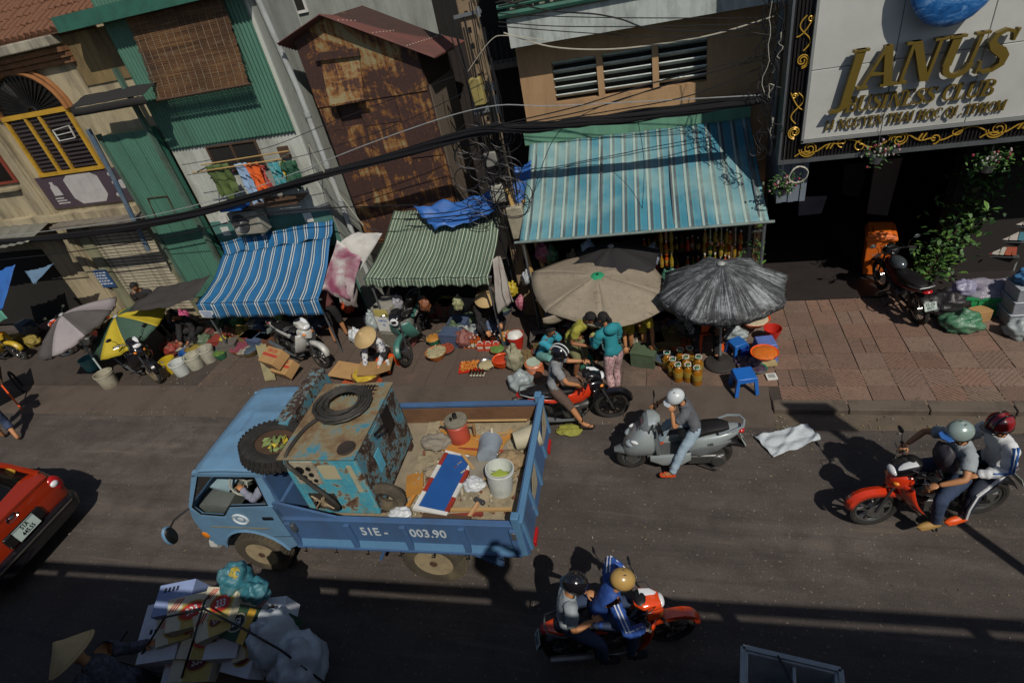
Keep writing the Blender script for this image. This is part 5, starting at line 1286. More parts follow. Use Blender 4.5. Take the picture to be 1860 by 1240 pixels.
# cab
arc_ = [(2.36 + .50 * math.cos(R_(a)), .37 + .50 * math.sin(R_(a))) for a in range(165, 14, -15)]
low = [(1.64, .62)] + arc_[::1] + [(3.02, .52), (3.08, .80), (3.07, 1.05), (2.99, 1.30), (2.93, 1.32)] + [(2.86, 1.18), (2.52, 1.16), (2.34, 1.36), (1.76, 1.40), (1.64, 1.40)]
for s in (1, -1):
 sd_ = obj('cab_side', MB().prism([V((x, s * .845, z)) for x, z in low], (0, -.05 * s, 0)), TB, tk, smooth=0, bevel=.018)
 pil = MB().prism([V((1.64, s * .845, 1.40)), V((1.76, s * .842, 1.405)), V((1.80, s * .745, 1.84)), V((1.66, s * .745, 1.84))], (0, -.045 * s, 0))
 pil.prism([V((2.93, s * .842, 1.32)), V((2.99, s * .84, 1.30)), V((2.66, s * .742, 1.88)), V((2.58, s * .742, 1.84))], (0, -.045 * s, 0))
 pil.bar((1.66, s * .735, 1.855), (2.62, s * .735, 1.855), .06, .05)
 obj('pillar', pil, TB, tk, smooth=0)
 mb = MB().tube([(1.77, s * .838, 1.405), (2.34, s * .838, 1.365), (2.53, s * .838, 1.17), (2.86, s * .838, 1.19), (2.92, s * .832, 1.32), (2.60, s * .742, 1.82), (1.81, s * .742, 1.83)], .013, 5, True); obj('window_seal', mb, BLACK, tk)
 mb = MB().tube([(1.70, s * .852, 1.39), (1.70, s * .852, .80), (1.98, s * .852, .78)], .006, 4); obj('door_seam', mb, pm('22344a', .7, name='seam'), sd_)
 obj('door_handle', MB().box((1.88, s * .856, 1.16), (.15, .02, .05), ry(R_(4))), BLACK, sd_, bevel=.008)
 obj('trim_line', MB().bb((1.98, s * .848 - .004, .93), (2.85, s * .848 + .004, .945)), pm('7a7358', .5, 0, .4, name='trim_strip'), sd_, smooth=0)
 obj('wheel_arch', MB().tube([(x, s * .846, z) for x, z in arc_], .02, 6), TB, sd_)
# round door badge with a ring of marks
bdg = obj('door_badge', MB().tube([(2.30 + .105 * math.cos(a * PI / 12), .848, 1.12 + .09 * math.sin(a * PI / 12)) for a in range(24)], .014, 4, True).ell((2.30, .848, 1.12), (.05, .004, .042), 14, 4), LET_W, tk)
mb = MB()
for a in range(16): mb.box((2.30 + .08 * math.cos(a * PI / 8), .8485, 1.12 + .068 * math.sin(a * PI / 8)), (.014, .004, .014))
obj('mark', mb, LET_W, bdg, kind='stuff')
def roof(u, v):
 x = 1.62 + 1.06 * u; y = (v - .5) * 1.52; e = abs(v - .5) * 2
 z = 1.925 + .03 * math.sin(PI * u) - .07 * max(0, e - .8) ** 1.2 * 5 * .6 - (.10 * max(0, u - .85) / .15 if u > .85 else 0) * .7
 if .1 < u < .8 and e < .8: z +=   .014 * max(0, math.sin(v * 2 * PI * 3.5)) + (.02 if (abs(v - .5) < .14 and .2 < u < .65) else 0)
 return V((x, y, z))
obj('cab_roof', MB().grid(roof, 32, 40), TB, tk, solid=.02)
mb = MB().bb((1.60, -.80, .62), (1.64, .80, 1.86)); obj('cab_back', mb, TB2, tk, smooth=0)
mb = MB().prism([V((3.085, -.82, .50)), V((3.085, .82, .50)), V((3.075, .83, 1.05)), V((3.0, .83, 1.30)), V((3.0, -.83, 1.30)), V((3.075, -.83, 1.05))], (-.03, 0, 0)); obj('cab_front', mb, TB, tk, smooth=0)
obj('windscreen', MB().prism([V((2.985, -.78, 1.31)), V((2.985, .78, 1.31)), V((2.66, .70, 1.86)), V((2.66, -.70, 1.86))], (-.012, 0, 0)), glass('2c3c44', .45, .05, 'windscreen'), tk, smooth=0)
obj('bumper', MB().rings(loftx([(3.0, .5, .86, .10), (3.12, .49, .86, .10), (3.16, .49, .82, .07)], p=.35)), pm('a3a6a3', .5, 0, .5, 4, '5b5a55', name='bumper_grey'), tk, bevel=.01)
for s in (1, -1):
 obj('headlight', MB().ell((3.09, s * .62, .70), (.03, .16, .09), 14, 8), LENS, tk); obj('indicator', MB().ell((3.05, s * .84, .74), (.06, .02, .07), 10, 6), AMB, tk)
 mi = obj('mirror', MB().tube([(2.97, s * .82, 1.30), (3.10, s * 1.0, 1.28), (3.16, s * 1.08, 1.20)], .013, 6), BLACKM, tk)
 obj('mirror_shell', MB().ell((3.18, s * 1.12, 1.12), (.05, .09, .15), 12, 8), TB, mi); obj('mirror_face', MB().ell((3.15, s * 1.12, 1.12), (.035, .075, .135), 12, 8), BLACK, mi)
# cab interior
obj('cab_floor', MB().bb((1.66, -.78, .60), (3.0, .78, .66)), BLACKM, tk, smooth=0)
obj('dashboard', MB().rings(loftx([(2.55, 1.10, .74, .10), (2.75, 1.14, .76, .14), (2.98, 1.15, .76, .10)], p=.4)), pm('4e5552', .7, 0, .4, name='dash_grey'), tk)
st_ = MB().bb((1.72, -.7, .82), (2.2, .7, 1.0)); st_.box((1.76, 0, 1.3), (.12, 1.4, .62), ry(R_(-10))); obj('bench_seat', st_, pm('3c3a36', .8, 0, .4, name='seat_cloth'), tk, bevel=.03)
mb = MB(); c = V((2.40, .40, 1.30)); R = ry(R_(-35))
mb.tube([c + R @ V((.20 * math.cos(a * PI / 10), .20 * math.sin(a * PI / 10), 0)) for a in range(20)], .015, 6, True)
for a in (0, 2.2, 4.1): mb.bar(c, c + R @ V((.19 * math.cos(a), .19 * math.sin(a), 0)), .02, .02)
mb.tube([c, c + R @ V((.0, 0, -.35))], .025, 6); obj('steering_wheel', mb, pm('8d8f88', .6, 0, .2, name='grey_rim'), tk)
obj('cab_papers', MB().box((2.72, .35, 1.33), (.3, .4, .03), ry(R_(-20))), pm('7f99a4', .6, name='folder_blue'), tk, smooth=0)
# generator set standing in the bed
m, nt, b = new('peeling_turquoise')
f = ntex(nt, 3.0, 9, .75); f2 = ntex(nt, 14, 6, .7); s_ = ntex(nt, 5, 5, .6, (1, 1, .15))
mx = nd(nt, 'Math', operation='MULTIPLY_ADD'); mx.inputs[1].default_value = .35; nt.links.new(f2, mx.inputs[0]); nt.links.new(f, mx.inputs[2])
c = ramp(nt, mx.outputs[0], [(.50, hx('3783a0')), (.69, hx('4a98a8')), (.73, hx('8b8672')), (.76, hx('5d4230')), (.86, hx('38261c'))])
c = mixc(nt, ramp(nt, s_, [(.55, g1(0)), (.7, g1(.6))]), c, hx('4e3a2c'))
nt.links.new(c, b.inputs['Base Color']); b.inputs['Roughness'].default_value = .7; bump(nt, b, f2, .3, .01)
TURQ = m
m, nt, b = new('peeling_turquoise_dark')
f = ntex(nt, 4.0, 9, .75); f2 = ntex(nt, 22, 6, .75)
mx = nd(nt, 'Math', operation='MULTIPLY_ADD'); mx.inputs[1].default_value = .5; nt.links.new(f2, mx.inputs[0]); nt.links.new(f, mx.inputs[2])
nt.links.new(ramp(nt, mx.outputs[0], [(.55, hx('34687a')), (.70, hx('447a8b')), (.74, hx('6d6d64')), (.78, hx('3a2a22')), (.92, hx('2a1d18'))]), b.inputs['Base Color']); b.inputs['Roughness'].default_value = .75; bump(nt, b, f2, .3, .01)
TURQD = m
gs = thing('generator', 'rusty turquoise generator cabinet standing in the truck bed', 'generator', TW(.88, .08, FL + .004), TA)
GL, GW, GH = .94, 1.27, 1.05
mb = MB().bb((-GL / 2, -GW / 2, .08), (GL / 2, GW / 2, GH)); obj('cabinet', mb, TURQ, gs, smooth=0, bevel=.02)
obj('right_side', MB().bb((-GL / 2 - .012, -GW / 2 + .03, .11), (-GL / 2 - .0005, GW / 2 - .03, GH - .03)), TURQD, gs, smooth=0)
m, nt, b = new('rusty_top')
f = ntex(nt, 2.2, 8, .7); f2 = ntex(nt, 18, 5, .7)
c = ramp(nt, f, [(.40, hx('3a7688')), (.46, hx('7a7158')), (.55, hx('6d583f')), (.70, hx('453126'))]); c = mixc(nt, .5, c, mixc(nt, f2, g1(.6), g1(1.3)), 'MULTIPLY')
nt.links.new(c, b.inputs['Base Color']); b.inputs['Roughness'].default_value = .7
tp = obj('top_panel', MB().bb((-GL / 2 - .02, -GW / 2 - .02, GH + .001), (GL / 2 + .02, GW / 2 + .02, GH + .025)), m, gs, smooth=0, bevel=.006)
mb = MB()
for i in range(12): mb.bb((-.22 + .045 * i - .05, -GW / 2 + .04, GH + .026), (-.22 + .045 * i - .03, -GW / 2 + .24, GH + .036))
for i in range(3): mb.bb((-.32, -GW / 2 + .06 + .07 * i, GH + .0255), (.3, -GW / 2 + .075 + .07 * i, GH + .034))
obj('vent_grille', mb, BLACKM, tp, smooth=0)
obj('cap_ring', MB().lathe([(.02, 0), (.10, .0), (.11, .015), (.10, .03), (.05, .02)], 16, (-.34, .50, GH + .026)), pm('2b221c', .8, name='oily_black'), tp)
obj('hatch', MB().bb((-.28, -.36, GH + .026), (-.16, -.30, GH + .03)), pm('a9884a', .7, 0, .5, name='brass_hatch'), tp, smooth=0)
# front (near) face: control board, cream paint patches, socket bay, vent slots
pl_ = obj('control_panel', MB().bb((.06, GW / 2 + .001, .66), (.36, GW / 2 + .02, 1.02)), pm('a39a86', .6, 0, .5, 7, '4a4036', name='panel_cream'), gs, smooth=0)
for (x, z, r) in ((.26, .9, .055), (.14, .92, .03), (.14, .82, .03), (.24, .78, .03), (.3, .76, .02), (.12, .72, .025), (.2, .7, .02)):
 obj('dial', MB().cyl((x, GW / 2 + .021, z), (x, GW / 2 + .035, z), r, n=14), BLACKM, pl_)
mb = MB().bb((-.20, GW / 2 + .0005, .72), (.03, GW / 2 + .0035, .95)).bb((-.40, GW / 2 + .0005, .50), (-.34, GW / 2 + .0035, .95)); obj('cream_patch', mb, pm('a8a081', .8, 0, .6, 5, '4f7f88', name='cream_patch'), gs, smooth=0)
obj('socket_bay', MB().bb((.0, GW / 2 + .0006, .18), (.36, GW / 2 + .004, .46)), pm('2a211c', .9, name='socket_dark'), gs, smooth=0)
mb = MB(); r_ = random.Random(2)
for i in range(9): mb.tube([(r_.uniform(.03, .33), GW / 2 + .02, r_.uniform(.2, .44)), (r_.uniform(.03, .33), GW / 2 + .05, r_.uniform(.2, .4)), (r_.uniform(.03, .33), GW / 2 + .02, r_.uniform(.2, .44))], .011, 5)
obj('socket_wires', mb, pm('8a7a62', .6, 0, .4, name='wire_tan'), gs, kind='stuff')
obj('vent_slot', MB().bb((-.14, GW / 2 + .0007, 1.02), (.06, GW / 2 + .005, 1.07)), BLACK, gs, smooth=0)
# right face details
rp = obj('side_door', MB().bb((-GL / 2 - .03, .02, .30), (-GL / 2 - .013, .44, 1.0)), TURQD, gs, smooth=0, bevel=.005)
obj('access_plate', MB().box((-GL / 2 - .033, .26, .62), (.01, .14, .30)), pm('4fa3bd', .4, 0, .3, name='bright_turquoise'), rp, bevel=.004)
obj('side_window', MB().bb((-GL / 2 - .02, -.34, .62), (-GL / 2 - .0125, -.12, .98)), BLACK, gs, smooth=0)
for s in (-1, 1): obj('skid', MB().bb((-GL / 2 - .02, s * .5 - .05, 0), (GL / 2 + .02, s * .5 + .05, .079)), RUSTD, gs, smooth=0)
obj('trailer_wheel', torus_wheel((0, 0, 0), .24, .14), TYRED, gs).location = (-GL / 2 - .10, .52, .26)
gs.children[-1].rotation_euler = (0, 0, R_(70))
# long rusty box between cab and generator
solo('rusty_locker', 'long narrow rusty and flaking locker wedged between cab and generator', 'locker', MB().box((0, 0, .42), (.20, 1.1, .84)), TURQD, TW(1.55 + .13, -.42, 1.24), TA, bevel=.012)
# spare tyre lying on top
sp_t = thing('spare_tyre', 'big worn spare tyre lying on the cab edge with leaves in its rim', 'tyre', TW(1.60, .42, 2.0), (R_(8), R_(-14), TA))
mb = MB(); n = 30; rs = []
for i in range(n):
 a = 2 * PI * i / n; cc = V((math.cos(a), math.sin(a), 0))
 rs.append([cc * rr_ + V((0, 0, z)) for rr_, z in ((.24, -.07), (.34, -.10), (.395, -.08), (.405, 0), (.395, .08), (.34, .10), (.24, .07), (.23, 0))])
mb.rings(rs, True, False, True); ty = obj('tyre', mb, TYRE, sp_t)
mb = MB()
for k in range(40):
 a = 2 * PI * k / 40
 for q in (-1, 1): mb.box(V((math.cos(a + .04 * q) * .404, math.sin(a + .04 * q) * .404, .05 * q)), (.014, .03, .075), rz(a))
obj('tread', mb, TYRE, sp_t, kind='stuff', smooth=0)
obj('rim', MB().lathe([(.245, .05), (.225, .02), (.21, -.05), (.12, -.06), (.02, -.06)], 22), pm('4a3524', .8, 0, .6, 6, '24190f', name='rust_rim'), sp_t)
lf = MB(); r_ = random.Random(8)
for i in range(40):
 a, rd = r_.uniform(0, 6.28), r_.uniform(0, .15); c = V((rd * math.cos(a) - .03, rd * math.sin(a) + .05, -.03 + r_.uniform(0, .07))); R = Matrix.Rotation(r_.uniform(0, 6), 3, 'Z') @ Matrix.Rotation(r_.uniform(-.9, .9), 3, 'X'); l = r_.uniform(.04, .09)
 lf.m = 0 if r_.random() < .7 else 1
 lf.poly([c + R @ V(p) for p in ((-l, 0, 0), (0, l * .45, .01), (l, 0, 0), (0, -l * .45, .01))])
solo('cabbage_leaves', 'wilted green and yellow leaves lying inside the spare tyre', 'leaves', lf, [pm('6f7f4a', .7, name='wilted_green'), pm('b5a02c', .7, name='yellow_leaf')], sp_t.location + V((0, 0, .05)), TA, smooth=0)
# coiled black hose on the generator
def hose_pts():
 pts = []
 for i in range(150):
  a = i * .42; rd = .27 + .075 * math.sin(i * .071) + .025 * math.sin(i * .37); pts.append(V((rd * math.cos(a) * 1.05 + .02 * math.sin(i * .05), rd * math.sin(a) * .95, .02 + .05 * (i / 150) + .02 * abs(math.sin(i * .19)))))
 return pts
hs = solo('coiled_hose', 'black rubber hose coiled on top of the generator', 'hose', MB().tube(hose_pts(), .018, 6), pm('2b2926', .6, 0, .4, 9, '4a443c', name='hose_rubber'), TW(.88, -.12, FL + GH + .045), TA)
q = lambda x, y, z: TW(.88 + x, y, FL + z)
hp = [q(.22, .08, GH + .06), q(.34, .3, GH + .06), q(.38, .62, GH + .05), q(.37, .74, GH - .02), q(.30, .78, .95), q(.16, .79, .7), q(.0, .80, .45), q(-.02, .79, .3), q(.08, .76, .22), q(.2, .74, .26)]
hq = []
for i in range(len(hp) - 1):
 p0, p1, p2, p3 = hp[max(i - 1, 0)], hp[i], hp[i + 1], hp[min(i + 2, len(hp) - 1)]
 for k in range(5):
  t = k / 5; hq.append(.5 * ((2 * p1) + (p2 - p0) * t + (2 * p0 - 5 * p1 + 4 * p2 - p3) * t * t + (3 * p1 - p0 - 3 * p2 + p3) * t ** 3))
solo('loose_hose', 'loose end of black hose hanging down the front of the generator', 'hose', MB().tube(hq, .024, 7), pm('2b2926', .6, 0, .4, 9, '4a443c', name='hose_rubber'))
# load in the rear half of the bed
def inb(name, label, cat, mb, mats, x, y, z=0, rot=0, **k): return solo(name, label, cat, mb, mats, TW(x, y, FL + .003 + z), (0, 0, TA + rot) if isinstance(rot, (int, float)) else (rot[0], rot[1], TA + rot[2]), **k)
sand = MB().grid(lambda u, v: V(((u - .5) * 1.5, (v - .5) * 1.68, .02 + .05 * max(0, noise.noise(V((u * 4, v * 4, 3)))) + .02 * noise.noise(V((u * 14, v * 14, 1))) + .14 * max(0, (.25 - v)) * 2)), 40, 40)
inb('sand', 'sand and rubble spread over the truck bed floor', 'sand', sand, pm('8f846c', .95, 0, .7, 7, '5d5040', name='sand', bmp=.9), -.50, 0)
tag(bpy.data.objects['sand'], 'sand and rubble spread over the truck bed floor', 'sand'); bpy.data.objects['sand']['kind'] = 'stuff'
mb = MB(); r_ = random.Random(21)
for i in range(260):
 mb.m = r_.randrange(3); q_ = r_.uniform(.008, .03); mb.box((r_.uniform(-1.25, .2), r_.uniform(-.8, .85), .045 + r_.uniform(0, .05)), (q_ * r_.uniform(1, 3), q_, q_), Matrix.Rotation(r_.uniform(0, 3), 3, (r_.random(), r_.random(), 1)))
o = obj('rubble', mb, [pm('7d7462', .9, name='stone_chip'), pm('a39a86', .9, name='pale_chip'), pm('6b3f2c', .9, name='brick_chip')], None, smooth=0, kind='stuff'); tag(o, 'broken chips and rubble scattered over the sand in the truck bed', 'rubble'); o.location = TW(0, 0, FL); o.rotation_euler = (0, 0, TA)
def bucket(label, loc, rot, h=.32, r=.15, m=None, fill=None, name='bucket', group=None, handle=True):
 t = thing(name, label, 'bucket', loc, rot, group)
 obj('shell', MB().lathe([(r * .02, .0), (r * .82, 0), (r * .84, .01), (r, h - .05), (r * 1.05, h - .05), (r * 1.05, h - .03), (r * 1.0, h - .025), (r * 1.04, h), (r * .96, h), (r * .80, .02), (r * .02, .02)], 20), m or WHITE, t)
 if handle: obj('handle', MB().tube([(r * 1.06 * math.cos(a), -.03 - .06 * math.sin(a) * 1.0, h - .05 + .10 * math.sin(a) * -1) for a in [PI * i / 10 for i in range(11)]], .004, 4), STEEL, t)
 if fill: obj('contents', MB().ell((0, 0, h * .55), (r * .86, r * .86, .05), 14, 6, amp=.3, fr=4, seed=3), fill, t)
 return t
BW1 = pm('b9bfbc', .5, 0, .45, 6, '7a786c', name='white_bucket'); BW2 = pm('7f8a94', .6, 0, .7, 5, '55535a', name='stained_bucket')
bucket('white bucket with green and yellow scraps standing in the truck bed', TW(-1.0, .28, FL + .02), (R_(8), R_(-6), TA), .36, .165, BW1, pm('93a23a', .7, 0, .4, name='green_scraps'))
bucket('blue-stained bucket tipped over on the sand in the truck bed', TW(-.76, -.12, FL + .16), (R_(100), R_(10), TA + R_(5)), .34, .15, BW2, None)
bucket('pale square-sided bucket lying on its side by the tailgate', TW(-1.08, -.40, FL + .16), (R_(88), R_(0), TA + R_(-70)), .34, .15, pm('a8a28c', .6, 0, .5, 5, '7a7058', name='pale_bucket'))
# red drum / grinder motor
mt = thing('motor_drum', 'red motor drum with a pale flanged cap in the truck bed', 'machine', TW(-.30, -.50, FL + .05), (R_(6), 0, TA))
obj('body', MB().lathe([(.02, .02), (.12, .02), (.14, .05), (.145, .30), (.12, .33), (.02, .33)], 18), pm('b04a38', .5, 0, .6, 6, '5a2d22', name='worn_red'), mt)
obj('cap', MB().lathe([(.02, .335), (.155, .335), (.16, .36), (.15, .39), (.06, .40), (.02, .40)], 18), pm('8d8878', .5, .3, .5, name='cap_grey'), mt)
obj('stud', MB().cyl((0, 0, .40), (0, 0, .47), .03, n=8).cyl((.04, .05, .40), (.04, .05, .44), .02, n=6), BLACKM, mt); obj('handle', MB().tube([(-.14, 0, .28), (-.23, 0, .30), (-.22, 0, .12)], .02, 6).tube([(.14, 0, .28), (.23, 0, .33)], .02, 6), WOOD, mt)
# blue signboard in a red and white frame
bs = thing('blue_board', 'blue board in a red and white striped frame lying on the sand', 'board', TW(-.30, .22, FL + .10), (R_(4), R_(-5), TA + R_(-8)))
obj('panel', MB().box((0, 0, 0), (.34, .90, .02)), pm('1d4f8f', .5, 0, .35, 3, '173257', name='board_blue'), bs, smooth=0)
for i, (x, y, lx, ly) in enumerate([(0, .475, .44, .05), (0, -.475, .44, .05)]): obj('end_rail', MB().box((x, y, .005), (lx, ly, .04)), WHITE, bs, smooth=0)
for s in (-1, 1):
 for k in range(4): obj('frame_segment', MB().box((s * .195, -.337 + k * .225, .005), (.05, .223, .04)), (WHITE, pm('8f2d22', .5, 0, .4, name='brick_red_paint'))[(k + (s > 0)) % 2], bs, smooth=0)
PLY = pm('b07a35', .7, 0, .4, 3, '6d4a22', name='orange_plywood', stretch=(.3, 1, 1)); PLANK = pm('a58556', .8, 0, .5, 4, '5f4a30', name='raw_plank', stretch=(.2, 1, 1))
inb('plywood_sheet', 'orange-brown plywood sheet lying beside the red motor drum', 'plywood', MB().box((0, 0, .06), (1.0, .36, .018), rx(R_(3))), PLY, -.42, -.42, .03, R_(-12))
inb('plywood_offcut', 'orange plywood offcut leaning near the generator wheel', 'plywood', MB().box((0, 0, .05), (.22, .42, .016), rx(R_(10))), PLY, .12, .25, .03, R_(20))
inb('plywood_scrap', 'small orange plywood scraps by the far tailgate corner', 'plywood', MB().box((0, 0, .04), (.26, .14, .015), rz(.4)).box((-.2, .02, .06), (.2, .12, .015), rz(-.2)).box((.1, .1, .05), (.16, .12, .015), rz(.9)), PLY, -1.02, -.66, .02, 0)
for i, (x, y, L, r, c, lab) in enumerate([(-.66, -.30, .70, -4, pm('8f3d2c', .6, 0, .5, name='red_wood'), 'dark red wooden batten lying across the sand'), (-.9, .14, .5, 3, PLANK, 'pale thin stick lying under the buckets'), (-.75, .62, .9, 2, PLANK, 'long pale batten lying in front of the white bucket'), (-.62, .70, .5, 6, pm('7d3326', .6, 0, .5, name='red_wood2'), 'short red batten at the near side of the bed'), (-.95, -.62, .5, 12, PLANK, 'pale stick lying by the far side panel'), (.10, .60, .5, 78, PLY, 'orange batten leaning beside the spare wheel'), (-.55, -.05, .6, -50, PLANK, 'grey-brown stick lying beneath the blue-stained bucket')]):
 inb('batten', lab, 'batten', MB().box((0, 0, 0), (L, .04, .03)), c, x, y, .09, R_(r), smooth=0)
inb('panel_sheet', 'dusty grey board lying flat under the blue-stained bucket', 'board', MB().box((0, 0, .07), (.5, .5, .02), rx(R_(4))), pm('847d70', .8, 0, .6, 4, '5a4f42', name='dusty_board'), -.78, -.1, .02, R_(15), smooth=0)
inb('panel_sheet', 'pale plank leaning on the far side of the truck bed', 'board', MB().box((0, 0, .1), (.9, .16, .025), rx(R_(40))), PLANK, -.75, -.80, .05, 0, smooth=0)
inb('panel_sheet', 'brown plank lying across the near corner of the bed', 'board', MB().box((0, 0, .09), (.6, .12, .025)), DWOOD, -.45, .78, .03, R_(-4), smooth=0)
hm = thing('hammer', 'hammer with a pale wooden handle on the sand', 'hammer', TW(-.80, -.36, FL + .2), (0, R_(20), TA + R_(100)))
obj('handle', MB().bar((-.18, 0, 0), (.18, 0, 0), .03, .035), pm('b3aa96', .6, name='handle_pale'), hm); obj('hammer_head', MB().box((.18, 0, 0), (.05, .13, .05)), STEEL, hm, bevel=.006)
hm2 = thing('hammer', 'hammer with a pale brown handle beside the near batten', 'hammer', TW(-.75, .66, FL + .12), (0, R_(10), TA + R_(65)))
obj('handle', MB().bar((-.16, 0, 0), (.16, 0, 0), .035, .04), pm('b08a62', .7, name='handle_tan'), hm2); obj('hammer_head', MB().box((-.14, 0, 0), (.05, .14, .05)), ENG, hm2, bevel=.006)
def sack(name, label, loc, r, m, seed, rot=0, cat='sack', amp=.35, neck=False):
 mb = MB().ell((0, 0, r[2] * .8), r, 34, 24, amp=amp, fr=2.2, seed=seed, z0=-.8)
 for i, v in enumerate(mb.v): q = V((v.x / r[0], v.y / r[1], v.z / r[2])); k = (.07 * noise.noise(V((q.x * 3.5, q.y * 3.5, q.z * .5 + seed))) + .05 * noise.noise(q * 6 + V((seed, 0, 0))) + .045 * (1 - abs(noise.noise(q * 4 + V((0, seed, 3)))) * 3)) if abs(v.z) > .01 else 0; mb.v[i] = V((v.x * (1 + k), v.y * (1 + k), v.z * (1 + k * .6)))
 if neck: mb.tube([(0, 0, r[2] * 1.55), (.01, 0, r[2] * 1.85), (.04, .02, r[2] * 2.1)], [r[0] * .35, r[0] * .16, r[0] * .3], 8)
 return solo(name, label, cat, mb, m, loc, rot, smooth=180)
PLW = pm('b7bcc0', .35, 0, .25, 8, '7d8184', name='white_plastic_bag', bmp=.5)
sack('cement_sack', 'slumped brown cement sack at the far tailgate corner', TW(-1.1, -.12, FL + .04), (.2, .13, .1), pm('8a7658', .9, 0, .6, 6, '5c4c38', name='cement_paper'), 17)
sack('cement_sack', 'grey cement sack beside the generator wheel in the truck', TW(.02, -.42, FL + .04), (.22, .14, .1), pm('7d776c', .9, 0, .6, 6, '544d44', name='cement_grey'), 18)
sack('plastic_bag', 'crumpled white plastic bag by the stained bucket in the truck', TW(-.66, .24, FL + .02), (.14, .11, .08), PLW, 3)
sack('plastic_bag', 'white plastic bag with dark print beside the generator wheel', TW(.15, .72, FL + .02), (.15, .10, .09), PLW, 5)
sack('pebble_bag', 'small grey bag of rubble near the front of the sand', TW(-.05, .05, FL + .02), (.10, .08, .07), pm('8a7f6d', .9, 0, .5, name='rubble'), 9)
# ------------------------------------------------------------------ orange-red taxi at the left edge (rear half in view)
CA = R_(192)
cr = thing('red_car', 'glossy orange-red car cut off by the left edge, seen from its tail', 'car', (-9.32 - 2.0, 3.45 - .35, 0), R_(184))
def CWp(p): return p
CRED = pm('932a0e', .2, .15, .10, 3, '5a160a', name='car_orange_red', coat=.8)
# local: +x forward; tail at x=-2.0
secs = [(-2.02, .62, .70, .22), (-1.96, .66, .80, .36), (-1.7, .70, .86, .42), (-1.0, .70, .88, .42), (0, .70, .88, .40), (1.2, .68, .87, .38), (1.8, .62, .80, .32), (2.05, .56, .66, .22)]
obj('body', MB().rings(loftx(secs, 24, .38)), CRED, cr)
mb = MB().rings([[V((x + (z - 1.0) * 0, y, z)) for x, y, z in L] for L in []]) if False else MB()
def cab_ring(z, x0, x1, hw): return [V((x0, -hw * .86, z)), V((x0 - .06, 0, z)), V((x0, hw * .86, z)), V((x0 + .25, hw, z)), V((x1 - .3, hw, z)), V((x1, hw * .85, z)), V((x1 + .06, 0, z)), V((x1, -hw * .85, z)), V((x1 - .3, -hw, z)), V((x0 + .25, -hw, z))]
obj('cabin_glass', MB().rings([cab_ring(1.02, -1.78, 1.05, .82), cab_ring(1.30, -1.52, .60, .72), cab_ring(1.46, -1.30, .30, .64)]), pm('120f0f', .05, 0, 0, name='dark_car_glass'), cr, smooth=50)
obj('car_roof', MB().rings([cab_ring(1.44, -1.36, .36, .68), cab_ring(1.50, -1.20, .2, .60), cab_ring(1.53, -.9, 0, .42)]), CRED, cr, smooth=60)
mb = MB()
for s in (1, -1): mb.tube([(-1.80, s * .74, 1.03), (-1.52, s * .65, 1.31), (-1.33, s * .58, 1.46)], .045, 6); mb.tube([(-.55, s * .83, 1.02), (-.5, s * .66, 1.46)], .035, 6)
obj('pillar', mb, CRED, cr)
obj('boot_spoiler', MB().rings(loftx([(-1.98, 1.0, .70, .02), (-1.88, 1.03, .74, .03), (-1.74, 1.03, .76, .02)], p=.4)), CRED, cr)
obj('bumper', MB().rings(loftx([(-2.08, .42, .74, .13), (-2.0, .42, .84, .16), (-1.8, .40, .88, .16)], 20, .4)), BLKP, cr)
obj('bumper_strip', MB().bar((-2.095, -.68, .50), (-2.095, .68, .50), .02, .03), CHROME, cr)
for s in (1, -1): obj('tail_light', MB().ell((-1.96, s * .72, .80), (.07, .12, .16), 12, 8), REDL, cr); obj('tail_lens', MB().ell((-1.99, s * .70, .84), (.06, .07, .06), 10, 6), LENS, cr)
obj('plate_recess', MB().box((-2.03, 0, .70), (.06, .62, .20)), BLACKM, cr, bevel=.02)
p = obj('number_plate', MB().box((0, 0, 0), (.36, .19, .01)), pm('aebfba', .4, 0, .1, name='car_plate'), cr, smooth=0); p.location = (-2.068, 0, .70); p.rotation_euler = (R_(80), 0, -PI / 2)
text_part('51A', .09, BLACK, p, (0, .045, .007), (0, 0, 0)); text_part('445.55', .09, BLACK, p, (0, -.045, .007), (0, 0, 0))
obj('emblem', MB().tube([(-2.0, .09 * math.cos(a * PI / 8), .93 + .05 * math.sin(a * PI / 8)) for a in range(16)], .01, 5, True).ell((-1.99, 0, .93), (.02, .05, .03), 10, 6), CHROME, cr)
obj('roof_sticker', MB().bar((-1.62, -.62, 1.19), (-1.50, -.62, 1.27), .02, .10), YEL, cr)
for x in (-1.25, 1.3):
 for s in (1, -1): w_ = obj('wheel', ywheel(MB(), (x, s * .80, .30), .30, .2), TYRE, cr); obj('rim', MB().lathe([(.02, .06), (.08, .06), (.2, .02), (.225, .08)], 16, (x, s * .80, .30), rx(-PI / 2 * s)), STEEL, w_)
